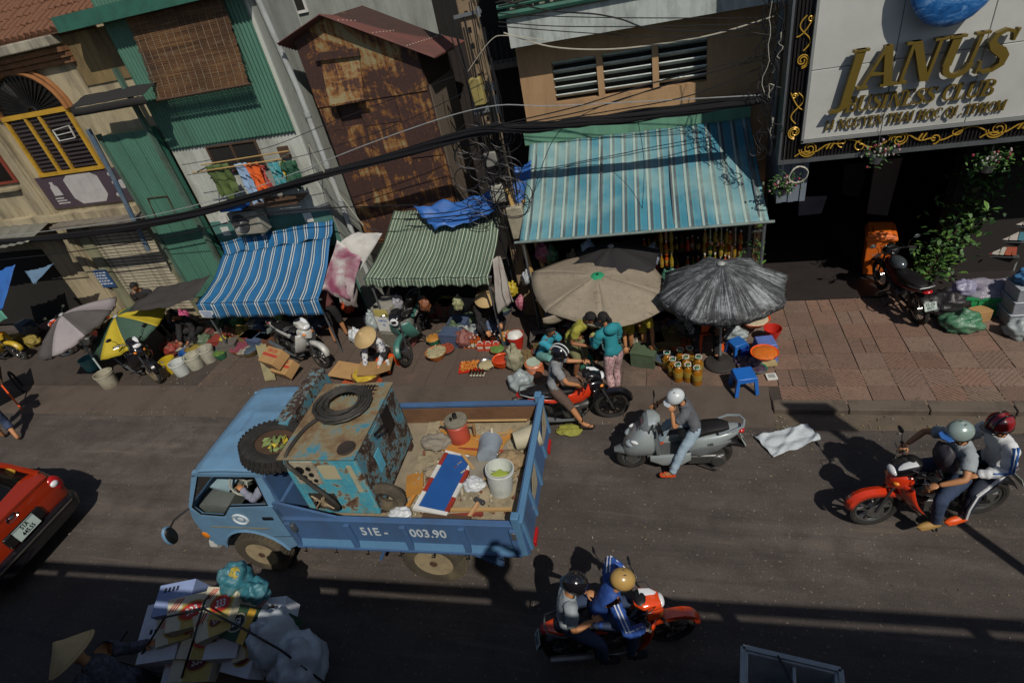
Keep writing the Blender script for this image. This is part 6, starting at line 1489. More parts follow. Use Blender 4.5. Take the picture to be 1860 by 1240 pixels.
# grey metal handcart box at the bottom edge
bx = thing('metal_box', 'open grey metal cart box with shelves at the bottom edge of the street', 'cart', (.90, 2.28, 0), R_(-7))
MG = pm('a6acb0', .6, 0, .5, 4, '3c3f42', name='cart_metal')
mb = MB().bb((-.36, -.5, .35), (.36, .30, .37)).bb((-.36, -.5, .37), (-.335, .30, .92)).bb((.335, -.5, .37), (.36, .30, .92)).bb((-.335, .275, .37), (.335, .30, .92)).bb((-.335, -.5, .37), (.335, -.475, .92)); obj('tray', mb, MG, bx, smooth=0)
obj('divider', MB().bb((.02, -.47, .40), (.045, .27, .88)), MG, bx, smooth=0)
mb = MB()
for a, b_ in (((-.38, .31), (.38, .31)), ((.38, .31), (.38, -.5)), ((-.38, .31), (-.38, -.5))): mb.bar((a[0], a[1], .935), (b_[0], b_[1], .935), .04, .03)
obj('rim', mb, pm('9aa0a2', .4, .4, .3, name='bright_rim'), bx, smooth=0)
obj('packet', MB().box((.19, .0, .86), (.22, .3, .02), rx(R_(4))), pm('8a8d8c', .6, 0, .4, name='grey_card'), bx, smooth=0); obj('rod', MB().tube([(-.1, .3, .95), (.05, 0, .97), (.12, -.4, .95)], .01, 5), BLACK, bx)
for s in (-1, 1): obj('wheel', torus_wheel((0, s * .42, .25), .25, .05), TYRE, bx)
# ================================================================== people
SKIN = pm('a9764f', .6, 0, .15, 6, '7a4f35', name='skin'); SKIN2 = pm('8a5b3e', .6, 0, .15, 6, '5f3d2a', name='skin_tan'); HAIRM = pm('0e0b0a', .85, 0, 0, name='black_hair')
JEANL = pm('8fa3b3', .85, 0, .35, 4, '5d7183', name='light_denim', bmp=.6); JEAN = pm('2b3a55', .85, 0, .35, 4, '1b2436', name='denim', bmp=.6); NAVY = pm('1d2538', .8, 0, .3, 4, name='navy_cloth')
STRAWM = pm('b39a6c', .75, 0, .35, 9, '7f6843', name='palm_leaf')
def ik(a, b, l1, l2, pole):
 d = b - a; L = min(d.length, (l1 + l2) * .995); dn_ = d.normalized()
 x = (l1 * l1 - l2 * l2 + L * L) / (2 * L); h = math.sqrt(max(l1 * l1 - x * x, 0))
 pl = pole - dn_ * pole.dot(dn_)
 pl = pl.normalized() if pl.length > 1e-5 else V((0, 0, 1))
 return a + dn_ * x + pl * h, a + dn_ * L
def person(label, loc, heading, pelvis=(0, 0, .92), lean=5, side=0, twist=0, hl=None, hr=None, fl=None, fr=None, elp=None, erp=None, klp=(1, .1, 0), krp=(1, -.1, 0), head=(0, 0), s=1.0,
  shirt=None, sleeve='short', pants=None, plen=1.0, skin=None, hair='short', hat=None, shoe=None, glove=None, curl=1.0, group=None, face=True, chubby=1.0):
 t = thing('person', label, 'person', loc, heading, group); skin = skin or SKIN
 P = V(pelvis); up_ = V((math.sin(R_(lean)), math.sin(R_(side)), math.cos(R_(lean)))).normalized()
 lf = V((0, 1, 0)); lf = Matrix.Rotation(R_(twist), 3, up_) @ lf; lf = (lf - up_ * lf.dot(up_)).normalized(); fw_ = lf.cross(up_)
 ws, cs, uc, nb = P + up_ * .14 * s, P + (up_ * .28 - fw_ * .015) * s, P + up_ * .40 * s, P + up_ * .475 * s
 hy, hp_ = R_(head[0]), R_(head[1])
 hf = Matrix.Rotation(hy, 3, V((0, 0, 1))) @ V((fw_.x, fw_.y, 0)).normalized(); hf = (hf * math.cos(hp_) + V((0, 0, -1)) * math.sin(hp_)).normalized()
 hl_ = V((0, 0, 1)).cross(hf).normalized(); hu = hf.cross(hl_).normalized() * 1.0
 hb = nb + (up_ * .06 + hf * .012) * s; hm = hb + hu * .085 * s + hf * .018 * s; ht = hb + hu * .165 * s + hf * .005 * s
 sl, sr = uc + lf * .165 * s + up_ * .015 * s, uc - lf * .165 * s + up_ * .015 * s
 pl, pr = P + lf * .085 * s - up_ * .03 * s, P - lf * .085 * s - up_ * .03 * s
 ua, fa, th, sh = .27 * s, .25 * s, .41 * s, .40 * s
 hl = V(hl) if hl is not None else sl + V((.05, .06, -.50)) * s; hr = V(hr) if hr is not None else sr + V((.05, -.06, -.50)) * s
 fl = V(fl) if fl is not None else V((0, .10, .075)); fr = V(fr) if fr is not None else V((0, -.10, .075))
 el, hl = ik(sl, hl, ua, fa, V(elp) if elp else V((-.6, .5, -.6))); er, hr = ik(sr, hr, ua, fa, V(erp) if erp else V((-.6, -.5, -.6)))
 kl, fl = ik(pl, fl, th, sh, V(klp)); kr, fr = ik(pr, fr, th, sh, V(krp))
 vs, rad, es, names = [], [], [], []
 def vtx(p, r, par=None, nm=''):
  vs.append(p); rad.append(r * s); i = len(vs) - 1
  if par is not None: es.append((par, i)); names.append(nm)
  return i
 c_ = chubby
 i0 = vtx(P, .105 * c_); i1 = vtx(ws, .102 * c_, i0, 'torso'); i2 = vtx(cs, .115 * c_, i1, 'torso'); i3 = vtx(uc, .095, i2, 'torso'); i4 = vtx(nb, .052, i3, 'torso'); i5 = vtx(hb, .052, i4, 'neck'); i6 = vtx(hm, .088, i5, 'head'); i7 = vtx(ht, .066, i6, 'head')
 toe = {}
 for sd, S, E, H, hip, K, A in ((1, sl, el, hl, pl, kl, fl), (-1, sr, er, hr, pr, kr, fr)):
  a = vtx(S, .060, i3, 'torso'); b = vtx(S.lerp(E, .5), .047, a, 'uarm'); b = vtx(E, .038, b, 'uarm2'); b = vtx(E.lerp(H, .35), .038, b, 'farm'); vtx(H, .026, b, 'farm')
  a = vtx(hip, .088 * c_, i0, 'hip'); b = vtx(hip.lerp(K, .5), .072, a, 'thigh'); b = vtx(K, .053, b, 'thigh2'); b = vtx(K.lerp(A, .35), .053, b, 'calf'); b = vtx(A, .034, b, 'calf2')
  shin = (A - K).normalized(); fd = fw_ - shin * fw_.dot(shin) * .8; fd = V((fd.x, fd.y, min(0, fd.z) * .3 - .12)); fd = fd.normalized() if fd.length > .05 else V((1, 0, 0))
  toe[sd] = (A, fd); b = vtx(A + fd * .09 * s - V((0, 0, .03)) * s, .034, b, 'foot'); vtx(A + fd * .155 * s - V((0, 0, .045)) * s, .024, b, 'foot')
 me = bpy.data.meshes.new('skel'); me.from_pydata([tuple(v) for v in vs], es, []); o = bpy.data.objects.new('skel', me); COL.objects.link(o)
 m1 = o.modifiers.new('s', 'SKIN'); m1.use_smooth_shade = True; m1.branch_smoothing = .4
 for i, sv in enumerate(me.skin_vertices[0].data): sv.radius = (rad[i], rad[i]); sv.use_root = (i == 0)
 m2 = o.modifiers.new('d', 'SUBSURF'); m2.levels = 2; m2.render_levels = 2
 dg = bpy.context.evaluated_depsgraph_get(); ev = bpy.data.meshes.new_from_object(o.evaluated_get(dg))
 bpy.data.objects.remove(o); bpy.data.meshes.remove(me)
 bv = [v.co.copy() for v in ev.vertices]; bf = [tuple(p.vertices) for p in ev.polygons]; bpy.data.meshes.remove(ev)
 segs = [(vs[a], vs[b], (rad[a] + rad[b]) / 2, n) for (a, b), n in zip(es, names)]
 def near(p):
  best = (9e9, '', 0)
  for a, b, r, n in segs:
   d = b - a; q = max(0, min(1, (p - a).dot(d) / max(d.length_squared, 1e-9))); ds = (p - (a + d * q)).length / r
   if ds < best[0]: best = (ds, n, q)
  return best
 # flatten the trunk front to back, widen it a little; shape the skull
 for i, v in enumerate(bv):
  ds, n, q = near(v)
  if n in ('torso', 'hip'):
   d = (v - P); k = d.dot(fw_) ; bv[i] = v - fw_ * k * .16 + lf * d.dot(lf) * .04
  elif n == 'head':
   d = v - hm; bv[i] = v - hl_ * d.dot(hl_) * .12 + hf * d.dot(hf) * .06
 cls = []
 nrm = [V((0, 0, 0)) for _ in bv]
 for f in bf:
  c = sum((bv[k] for k in f), V((0, 0, 0))) / len(f); cls.append(near(c)[1:] + (c,))
  n_ = (bv[f[1]] - bv[f[0]]).cross(bv[f[2]] - bv[f[0]])
  for k in f: nrm[k] += n_
 nrm = [n.normalized() if n.length else n for n in nrm]
 mb = MB(); mb.v = list(bv); mb.f = list(bf); mb.mi = [0] * len(bf)
 # face and hands grown on the same body mesh
 fc = hm + hu * .0
 mb.ell(hm + hf * .098 * s - hu * .012 * s, (.014 * s, .014 * s, .022 * s), 8, 6)
 for sd in (-1, 1): mb.ell(hm + hl_ * sd * .080 * s - hf * .005 * s, (.020 * s, .010 * s, .028 * s), 8, 6)
 for sd, E, H in ((1, el, hl), (-1, er, hr)):
  mb.m = 1 if glove else 0
  d = (H - E).normalized(); side_ = lf * sd; dnv = V((0, 0, -1)); pn = dnv - d * dnv.dot(d); pn = pn.normalized() if pn.length > .1 else fw_
  ac = d.cross(pn).normalized()
  if ac.dot(lf) < 0: ac = -ac
  R = Matrix((d, ac, pn)).transposed()
  mb.ell(H + d * .045 * s, (.052 * s, .042 * s, .017 * s), 10, 6, R)
  for k, (o_, L) in enumerate(((-.030, .062), (-.010, .072), (.011, .068), (.030, .052))):
   b = H + d * .085 * s + ac * o_ * s; cu = curl
   q1 = b + (d * math.cos(.5 * cu) + pn * math.sin(.5 * cu)) * L * .45 * s; q2 = q1 + (d * math.cos(1.3 * cu) + pn * math.sin(1.3 * cu)) * L * .35 * s; q3 = q2 + (d * math.cos(2.1 * cu) + pn * math.sin(2.1 * cu)) * L * .25 * s
   mb.tube([b - d * .02 * s, q1, q2, q3], [.0095 * s, .0092 * s, .0085 * s, .006 * s], 6)
  b = H + d * .02 * s - ac * sd * .03 * s; q1 = b + (d * .6 - ac * sd * .8 + pn * .3).normalized() * .035 * s; q2 = q1 + (d * .85 - ac * sd * .2 + pn * .6).normalized() * .03 * s
  mb.tube([b, q1, q2], [.012 * s, .0105 * s, .007 * s], 6)
 mb.m = 0
 obj('body', mb, [skin, glove or skin], t, smooth=60)
 if face:
  e = MB()
  for sd in (-1, 1): e.ell(hm + hf * .087 * s + hl_ * sd * .032 * s + hu * .012 * s, (.010 * s,) * 3, 8, 6); e.bar(hm + hf * .092 * s + hl_ * sd * .018 * s + hu * .032 * s, hm + hf * .082 * s + hl_ * sd * .05 * s + hu * .033 * s, .008 * s, .008 * s)
  obj('eyes', e, BLACK, t, kind='stuff'); obj('mouth', MB().ell(hm + hf * .086 * s - hu * .045 * s, (.008 * s, .022 * s, .006 * s), 8, 4, Matrix((hf, hl_, hu)).transposed()), pm('7a3f35', .6, 0, 0, name='lips'), t)
 HR = Matrix((hf, hl_, hu)).transposed()
 def cloth(name, ok, off, mat, fold=.006, hem=None):
  m3 = MB(); mp = {}
  for f, (n, q, c) in zip(bf, cls):
   if ok(n, q, c):
    idx = []
    for k in f:
     if k not in mp:
      mp[k] = len(m3.v); v = bv[k]; dd = off * (1 + .35 * noise.noise(v * 9 + V((len(label), 0, 0)))) + fold * 1.8 * noise.noise(V((v.x * 30, v.y * 30, v.z * 14)) + V((1, len(label), 0)))
      m3.v.append(v + nrm[k] * dd * s)
     idx.append(mp[k])
    m3.face(idx)
  if m3.f: return obj(name, m3, mat, t, smooth=70, solid=.006)
 if pants:
  def okp(n, q, c):
   if n == 'hip' or (n == 'torso' and (c - P).dot(up_) < .10 * s): return True
   if n in ('thigh', ): return True
   if n == 'thigh2': return plen > .42 or q < .9
   if n == 'calf': return plen > .6
   if n == 'calf2': return plen > .8 and q < .93
   return False
  if plen < .42: okp0 = okp; okp = lambda n, q, c: okp0(n, q, c)
  cloth('trousers' if plen > .6 else 'shorts', okp, .016, pants)
 if shirt:
  def oks(n, q, c):
   if n == 'torso': return (c - nb).dot(up_) < .004 * s and (c - P).dot(up_) > -.02 * s
   if n == 'hip': return (c - P).dot(up_) > .0
   if n == 'uarm': return True
   if n == 'uarm2': return sleeve == 'long' or q < .25
   if n == 'farm': return sleeve == 'long'
   return False
  cloth('jacket' if sleeve == 'long' else 'shirt', oks, .020, shirt, .009)
 if shoe:
  kind, sm_ = shoe
  for sd in (1, -1):
   A, fd = toe[sd]; a2 = V((-fd.y, fd.x, 0)); a2 = a2.normalized() if a2.length > .01 else lf; upf = fd.cross(a2); upf = upf if upf.z > 0 else -upf
   R = Matrix((fd, a2, upf)).transposed(); c = A + fd * .065 * s - upf * .055 * s
   m3 = MB(); pts = [V((x * s, y * s, 0)) for x, y in ((-.11, -.03), (-.06, -.038), (.04, -.045), (.11, -.04), (.135, 0), (.11, .04), (.04, .045), (-.06, .038), (-.11, .03))]
   m3.prism([c + R @ p for p in pts], upf * .02 * s)
   if kind == 'shoe': m3.ell(c + upf * .03 * s + fd * .01 * s, (.13 * s, .045 * s, .04 * s), 12, 6, R)
   else: m3.tube([c + R @ V((-.0, -.042 * s, .02 * s)), c + R @ V((.05 * s, -.015 * s, .06 * s)), c + R @ V((.085 * s, 0, .02 * s)), c + R @ V((.05 * s, .015 * s, .06 * s)), c + R @ V((0, .042 * s, .02 * s))], .007 * s, 5)
   obj('shoe' if kind == 'shoe' else 'sandal', m3, sm_, t)
 if hair and not (hat and hat[0] == 'helmet'):
  m3 = MB(); c = hm + hu * .02 * s - hf * .012 * s; rs = (.103 * s, .090 * s, .108 * s)
  m3.ell(c, rs, 16, 12, HR, amp=.06, fr=5, seed=len(label), z0=-.25 if hair == 'short' else -.6)
  if hair == 'tail': m3.tube([c - hf * .09 * s, c - hf * .14 * s - hu * .05 * s, c - hf * .12 * s - hu * .18 * s], [.03 * s, .035 * s, .012 * s], 8)
  # keep the face free: pull the front low verts back
  for i, v in enumerate(m3.v):
   d = v - c; fz = d.dot(hf)
   if fz > .03 * s and d.dot(hu) < .045 * s: m3.v[i] = v - hf * (fz - .03 * s)
  obj('hair', m3, HAIRM, t)
 if hat:
  k = hat[0]
  if k == 'helmet':
   _, hm_, st_, brim = (hat + (None,) * 4)[:4]
   m3 = MB().ell(hm + hu * .035 * s - hf * .008 * s, (.137 * s, .120 * s, .122 * s), 20, 14, HR, z0=-.35); h_ = obj('helmet', m3, hm_, t)
   m3 = MB(); br = [(.120, -.085), (.175, -.07), (.20, 0), (.175, .07), (.120, .085)]
   if brim != 0: m3.prism([hm + (hf * x + hl_ * y + hu * .022) * s for x, y in br], hu * .012 * s); obj('visor', m3, brim or hm_, h_, bevel=.004)
   m3 = MB().tube([hm + hl_ * .098 * s - hu * .0, hm + (hl_ * .075 - hu * .085 + hf * .04) * s, hm + (-hu * .105 + hf * .05) * s, hm + (-hl_ * .075 - hu * .085 + hf * .04) * s, hm - hl_ * .098 * s], .008 * s, 5); obj('chin_strap', m3, BLACK, h_)
   n_ = 20; obj('trim', MB().tube([hm + hu * -.006 * s - hf * .008 * s + (hf * math.cos(a) * .131 + hl_ * math.sin(a) * .115) * s for a in [2 * PI * i / n_ for i in range(n_)]], .007 * s, 5, True), BLACKM, h_); obj('vents', MB().ell(hm + (hu * .152 - hf * .03 + hl_ * .03) * s, (.02 * s, .006 * s, .006 * s), 8, 4, HR).ell(hm + (hu * .152 - hf * .03 - hl_ * .03) * s, (.02 * s, .006 * s, .006 * s), 8, 4, HR), BLACKM, h_, kind='stuff')
   if st_:
    m3 = MB()
    for y in (-.035, .035): m3.tube([hm + hu * .035 * s - hf * .008 * s + (hf * math.cos(a) * .138 + hu * math.sin(a) * .123) * s * .985 + hl_ * y * s for a in [R_(10 + 160 * i / 14) for i in range(15)]], .010 * s, 5)
    obj('stripe', m3, st_, h_)
  elif k == 'cone':
   r = hat[1] if len(hat) > 1 else .24
   m3 = MB().lathe([(r, -.02), (r * .98, -.022), (r * .5, .085), (.006, .20), (.004, .205), (r * .5, .09)][:1] + [(r, -.018), (r * .75, .04), (r * .5, .092), (r * .25, .145), (.008, .20)], 26, hm + hu * .045 * s, HR)
   c_h = obj('conical_hat', m3, STRAWM, t)
   m3 = MB()
   for j in range(9):
    rr_ = r * (1 - j / 10) ; zz = -.018 + .205 * (j / 10); m3.tube([hm + hu * .045 * s + HR @ V((rr_ * math.cos(a * PI / 12), rr_ * math.sin(a * PI / 12), zz + .003)) for a in range(24)], .0025, 4, True)
   obj('hat_hoop', m3, pm('8a7046', .8, 0, .2, name='hoop'), c_h, kind='stuff')
  elif k == 'cap':
   m3 = MB().ell(hm + hu * .035 * s, (.11 * s, .097 * s, .095 * s), 16, 10, HR, z0=-.2).prism([hm + (hf * x + hl_ * y + hu * .028) * s for x, y in ((.09, -.07), (.16, -.06), (.18, 0), (.16, .06), (.09, .07))], hu * .01 * s); obj('cap', m3, hat[1], t)
 t['_j'] = 0; del t['_j']
 return t, dict(hl=hl, hr=hr, head=hm, chest=cs, fw=fw_, lf=lf, up=up_, sl=sl, sr=sr, el=el, er=er, kl=kl, kr=kr, pl=pl, pr=pr, fl=fl, fr=fr)
def on(b):
 return V(b.location), b.rotation_euler[2]
def strip(par, pts, r, mat, name='stripe'): obj(name, MB().tube(pts, r, 5), mat, par)
GTEE = pm('55585f', .85, 0, .25, 5, '3b3d44', name='slate_tee', bmp=.6); GTEE2 = pm('7d8084', .85, 0, .25, 5, '585b60', name='grey_tee', bmp=.6); GTEE3 = pm('8a9298', .85, 0, .25, 5, '666d72', name='pale_grey_tee', bmp=.6)
BLUEJ = pm('24488f', .7, 0, .25, 5, '182f5c', name='royal_blue_jacket', bmp=.6); WHT = pm('c4c8cc', .8, 0, .2, 6, '8f9398', name='white_cloth', bmp=.6); WHH = pm('b9c0c3', .3, 0, .15, 6, '7f8689', name='white_helmet', coat=.3)
SILH = pm('8fa09c', .25, .2, .15, 5, '6a7774', name='silver_helmet', coat=.5); BLKH = pm('151417', .15, 0, 0, name='black_helmet', coat=.8); BEIH = pm('a98a50', .3, 0, .25, 8, '6f5a34', name='beige_helmet', coat=.4); REDH = pm('7d1a1c', .2, 0, .1, name='dark_red_helmet', coat=.7)
BROWN = pm('54443c', .85, 0, .3, 5, name='brown_cloth', bmp=.6); DKCL = pm('1d1b1f', .9, 0, .3, 5, name='dark_cloth'); OSAND = pm('c9481c', .6, 0, .2, name='orange_rubber'); TAN = pm('9c7b45', .7, 0, .3, name='tan_leather'); BSAND = pm('2b2422', .7, 0, .2, name='dark_rubber')
# rider of the silver scooter: one hand to his face
L, H_ = on(SC)
pp, J = person('rider in slate t-shirt and white visor helmet holding one hand to his face', L, H_, (-.30, 0, .88), 22, 0, 0, hl=(.04, .15, 1.30), hr=(.22, -.28, 1.07), fl=(.12, .36, .12), fr=(.20, -.16, .40), elp=(.35, .5, -1), erp=(-.2, -1, -.2), klp=(1, .5, .5), krp=(1, -.1, .5), head=(20, 28), shirt=GTEE, pants=JEANL, hat=('helmet', WHH, None, WHH), shoe=('sandal', OSAND)); sz(pp, 0.89)
# rider of the black and red motorbike
L, H_ = on(RB)
pp, J = person('rider in grey t-shirt and brown shorts wearing a black helmet with white stripes', L, H_, (-.25, 0, .88), 16, 0, -8, hl=(.26, .28, 1.03), hr=(.16, -.18, .93), fl=(.14, .24, .36), fr=(.16, -.26, .12), krp=(1, -.35, .6), erp=(-.3, -1, -.3), head=(-25, 14), shirt=GTEE2, pants=BROWN, plen=.45, hat=('helmet', BLKH, WHT, 0), shoe=('sandal', BSAND)); sz(pp, 0.97)
strip(pp, [J['chest'] + J['lf'] * -.10 + J['fw'] * .085 + J['up'] * z for z in (-.2, -.05, .08)], .022, pm('b0702c', .8, name='orange_print'))
# couple on the red motorbike
L, H_ = on(CB)
pp, J = person('driver in pale grey t-shirt and silver helmet with a dark bag on his chest', L, H_, (-.20, 0, .88), 14, 0, 0, hl=(.24, .30, 1.02), hr=(.24, -.31, 1.02), fl=(.08, .27, .30), fr=(.12, -.26, .34), klp=(1, .5, .5), krp=(1, -.3, .5), erp=(-.3, -1, .1), elp=(-.5, 1, -.2), head=(10, 10), shirt=GTEE3, pants=JEAN, hat=('helmet', SILH, None, BLUET), shoe=('shoe', TAN), chubby=1.1); sz(pp, 0.96)
c = J['chest'] + J['fw'] * .17 + J['up'] * -.02
solo('chest_bag', 'dark padded bag worn on the chest of the silver-helmeted driver', 'bag', MB().ell((0, 0, 0), (.10, .15, .19), 16, 12, ry(R_(10)), amp=.15, seed=2), pm('2d2b35', .5, 0, .3, 6, name='bag_nylon'), L + rz(H_) @ (c * .96), H_)
pp, J = person('passenger in white and blue striped jacket and dark red helmet with sunglasses', L, H_, (-.56, 0, .93), 12, 0, 6, hl=(-.22, .22, 1.02), hr=(-.2, -.20, 1.05), fl=(-.20, .27, .36), fr=(-.2, -.24, .36), klp=(1, .5, .5), krp=(1, -.4, .5), head=(10, 8), shirt=WHT, sleeve='long', pants=NAVY, hat=('helmet', REDH, BLKH, BLKH), shoe=('shoe', ORANGE)); sz(pp, 0.96)
for d in (-.02, .02): strip(pp, [J['sl'] + V((d, .055, .05)), J['sl'].lerp(J['el'], .5) + V((d, .062, .03)), J['el'] + V((d, .055, .02)), J['el'].lerp(J['hl'], .6) + V((0, .045, .02 + d))], .011, BLUET)
strip(pp, [J['pl'] + V((0, .09, .05)), J['pl'].lerp(J['kl'], .5) + V((0, .08, .05)), J['kl'] + V((.02, .065, .02)), J['kl'].lerp(J['fl'], .5) + V((.03, .06, 0)), J['fl'] + V((.0, .05, .02))], .017, WHT)
# couple on the orange motorbike
L, H_ = on(BB)
pp, J = person('driver in blue jacket with white sleeve stripes, beige helmet and grey gloves', L, H_, (-.20, 0, .88), 30, 0, 0, hl=(.24, .31, 1.02), hr=(.24, -.33, 1.02), fl=(.10, .25, .36), fr=(.10, -.25, .36), erp=(-.2, -1, .1), elp=(-.2, 1, .1), head=(0, 22), shirt=BLUEJ, sleeve='long', pants=JEAN, hat=('helmet', BEIH, None, 0), shoe=('shoe', DKCL), glove=pm('77736c', .8, 0, .3, name='grey_glove')); sz(pp, 0.9)
for sd, S, E, Hn in ((1, 'sl', 'el', 'hl'), (-1, 'sr', 'er', 'hr')):
 for d in (-.018, .018): strip(pp, [J[S] + V((d, .02 * sd, .078)), J[S].lerp(J[E], .5) + V((d, .025 * sd, .062)), J[E] + V((d, .02 * sd, .055)), J[E].lerp(J[Hn], .5) + V((d, .01 * sd, .055)), J[Hn].lerp(J[E], .12) + V((d, 0, .045))], .009, WHT)
pp, J = person('passenger in grey shirt and glossy black helmet behind the blue jacket', L, H_, (-.56, 0, .92), 14, 0, 0, hl=(-.26, .16, 1.05), hr=(-.26, -.16, 1.03), fl=(-.22, .25, .36), fr=(-.22, -.25, .36), klp=(1, .6, .4), krp=(1, -.6, .4), head=(0, 25), shirt=GTEE3, pants=JEAN, hat=('helmet', BLKH, None, 0), shoe=('shoe', DKCL)); sz(pp, 0.9)
# woman in the teal hoodie
w0 = G(1122, 708, PV) - V((0, .10, 0))
m, nt, b = new('polka_trousers')
v = nd(nt, 'TexVoronoi'); v.inputs['Scale'].default_value = 32; tc = nd(nt, 'TexCoord'); nt.links.new(tc.outputs['Object'], v.inputs[0])
nt.links.new(ramp(nt, v.outputs['Distance'], [(0.3, hx('8f4a58')), (0.42, hx('b59a9a'))]), b.inputs['Base Color']); b.inputs['Roughness'].default_value = .85
POLKA = m
TEALH = pm('1f7d88', .85, 0, .3, 6, '14545c', name='teal_cloth', bmp=.6)
pp, J = person('woman in a teal hoodie and pink dotted trousers leaning towards the stall', w0, R_(128), (0, 0, .86), 12, 0, 0, hl=(.36, .14, 1.0), hr=(.34, -.10, 1.02), fl=(-.04, .09, .08), fr=(.10, -.08, .08), head=(10, 30), s=.95, shirt=TEALH, sleeve='long', pants=POLKA, plen=1, hair='tail', shoe=('sandal', TAN))
obj('hood', MB().ell(J['chest'] + J['up'] * .18 - J['fw'] * .10, (.08, .13, .10), 14, 10, amp=.15, seed=4), TEALH, pp)
mb = MB()
for k in range(7): mb.tube([J['chest'] + J['up'] * (.13 - k * .045) + (J['fw'] * math.cos(a) * .122 + J['lf'] * math.sin(a) * .158) for a in [R_(-100 + i * 20) for i in range(11)]], .004, 4)
obj('stripe', mb, pm('7fa5a8', .8, 0, 0, name='pale_teal'), pp, kind='stuff')
solo('packet', 'pale green packet in the hands of the woman in teal', 'packet', MB().box((0, 0, 0), (.16, .22, .10), rz(.3)), pm('9fa86a', .6, 0, .3, name='pale_green_packet'), w0 + rz(R_(128)) @ V((.40, .0, .98)), R_(128), bevel=.01)
# boy in the blue-teal tee squatting
q = G(1000, 668, PV)
person('boy in a bright blue-teal t-shirt squatting beside the plastic tubs', q, R_(-20), (-.1, 0, .33), 25, 0, -10, hl=(.42, .15, .50), hr=(.45, -.1, .45), fl=(.12, .14, .08), fr=(.12, -.14, .08), klp=(.6, .4, 1), krp=(.6, -.4, 1), head=(10, 15), s=.92, shirt=pm('2b8aa0', .85, 0, .2, 6, '1b5d6d', name='sea_blue_tee', bmp=.6), pants=pm('5f8f88', .85, 0, .3, name='mint_shorts'), plen=.45, skin=SKIN2, shoe=('sandal', BSAND))
# man in the yellow-green tee
q = G(1048, 690, PV) + V((0, .15, 0))
person('man in a faded yellow-green t-shirt and olive shorts bending at the stall', q, R_(-30), (0, 0, .86), 42, 0, 0, hl=(.46, .12, .9), hr=(.42, -.16, .88), fl=(.0, .12, .08), fr=(.04, -.12, .08), head=(0, 35), shirt=pm('8d8a35', .85, 0, .3, 4, '66642a', name='moss_yellow_tee', bmp=.6), pants=pm('6f6f4c', .85, 0, .3, name='olive_shorts'), plen=.5, skin=SKIN2, shoe=('sandal', BSAND))
q = G(1095, 668, PV) + V((0, .25, 0))
person('stall keeper in dark grey clothes standing under the brown umbrella', q, R_(-110), (0, 0, .70), 30, hl=(.4, .2, .85), hr=(.44, -.16, .82), head=(0, 20), s=.95, shirt=pm('3a3838', .85, 0, .3, name='charcoal_tee'), pants=DKCL, skin=SKIN2, shoe=('sandal', BSAND))
q = G(1152, 665, PV) + V((.05, .35, 0))
person('bare-legged person in yellow shorts half hidden by the brown umbrella', q, R_(-80), (-.15, 0, .82), 78, fl=(.05, .12, .08), fr=(-.08, -.1, .08), shirt=pm('a89a2c', .85, 0, .3, name='mustard_tee'), pants=pm('b3a030', .85, 0, .2, name='yellow_shorts'), plen=.3, head=(0, 15), shoe=('sandal', BSAND))
# checked shirt under the grey umbrella
m, nt, b = new('checked_cloth')
tc = nd(nt, 'TexCoord'); ck = nd(nt, 'TexChecker'); ck.inputs['Scale'].default_value = 26; nt.links.new(tc.outputs['Object'], ck.inputs[0]); ck.inputs[1].default_value = hx('b0aca4'); ck.inputs[2].default_value = hx('2a282b')
nt.links.new(ck.outputs[0], b.inputs['Base Color']); b.inputs['Roughness'].default_value = .85
q = G(1275, 650, PV) + V((0, .35, 0))
person('vendor in a black and white checked shirt sitting under the grey umbrella', q, R_(-80), (-.05, 0, .45), 15, hl=(.3, .2, .55), hr=(.3, -.2, .5), fl=(.38, .16, .08), fr=(.38, -.16, .08), klp=(.5, .2, 1), krp=(.5, -.2, 1), head=(0, 25), shirt=m, sleeve='long', pants=DKCL, skin=SKIN2, shoe=('sandal', BSAND))
# conical-hat vendor with the corn baskets
m, nt, b = new('floral_cloth')
v = nd(nt, 'TexVoronoi'); v.inputs['Scale'].default_value = 18; tc = nd(nt, 'TexCoord'); nt.links.new(tc.outputs['Object'], v.inputs[0])
nt.links.new(ramp(nt, v.outputs['Distance'], [(0.28, hx('4a5570')), (0.42, hx('b5b5b6'))]), b.inputs['Base Color']); b.inputs['Roughness'].default_value = .85
q = G(676, 662, PV) + V((.28, 0, 0))
person('vendor in a floral white shirt and conical hat squatting behind corn baskets', q, R_(-95), (-.1, 0, .32), 30, hl=(.35, .16, .28), hr=(.38, -.14, .25), fl=(.10, .14, .08), fr=(.10, -.14, .08), klp=(.6, .4, 1), krp=(.6, -.4, 1), head=(0, 30), s=.95, shirt=m, sleeve='long', pants=DKCL, hat=('cone', .23), shoe=('sandal', BSAND))
# person in black shorts seen below the blue awning
q = G(622, 625, PV) + V((-.05, .10, 0))
person('barefoot person in black shorts standing half hidden under the blue awning', q, R_(110), (0, 0, .92), 18, hl=(.35, .2, .9), hr=(.4, -.1, .95), fl=(-.05, .12, .08), fr=(.12, -.12, .08), shirt=pm('5a3230', .85, 0, .3, name='maroon_tee'), pants=DKCL, plen=.5, head=(0, 20))
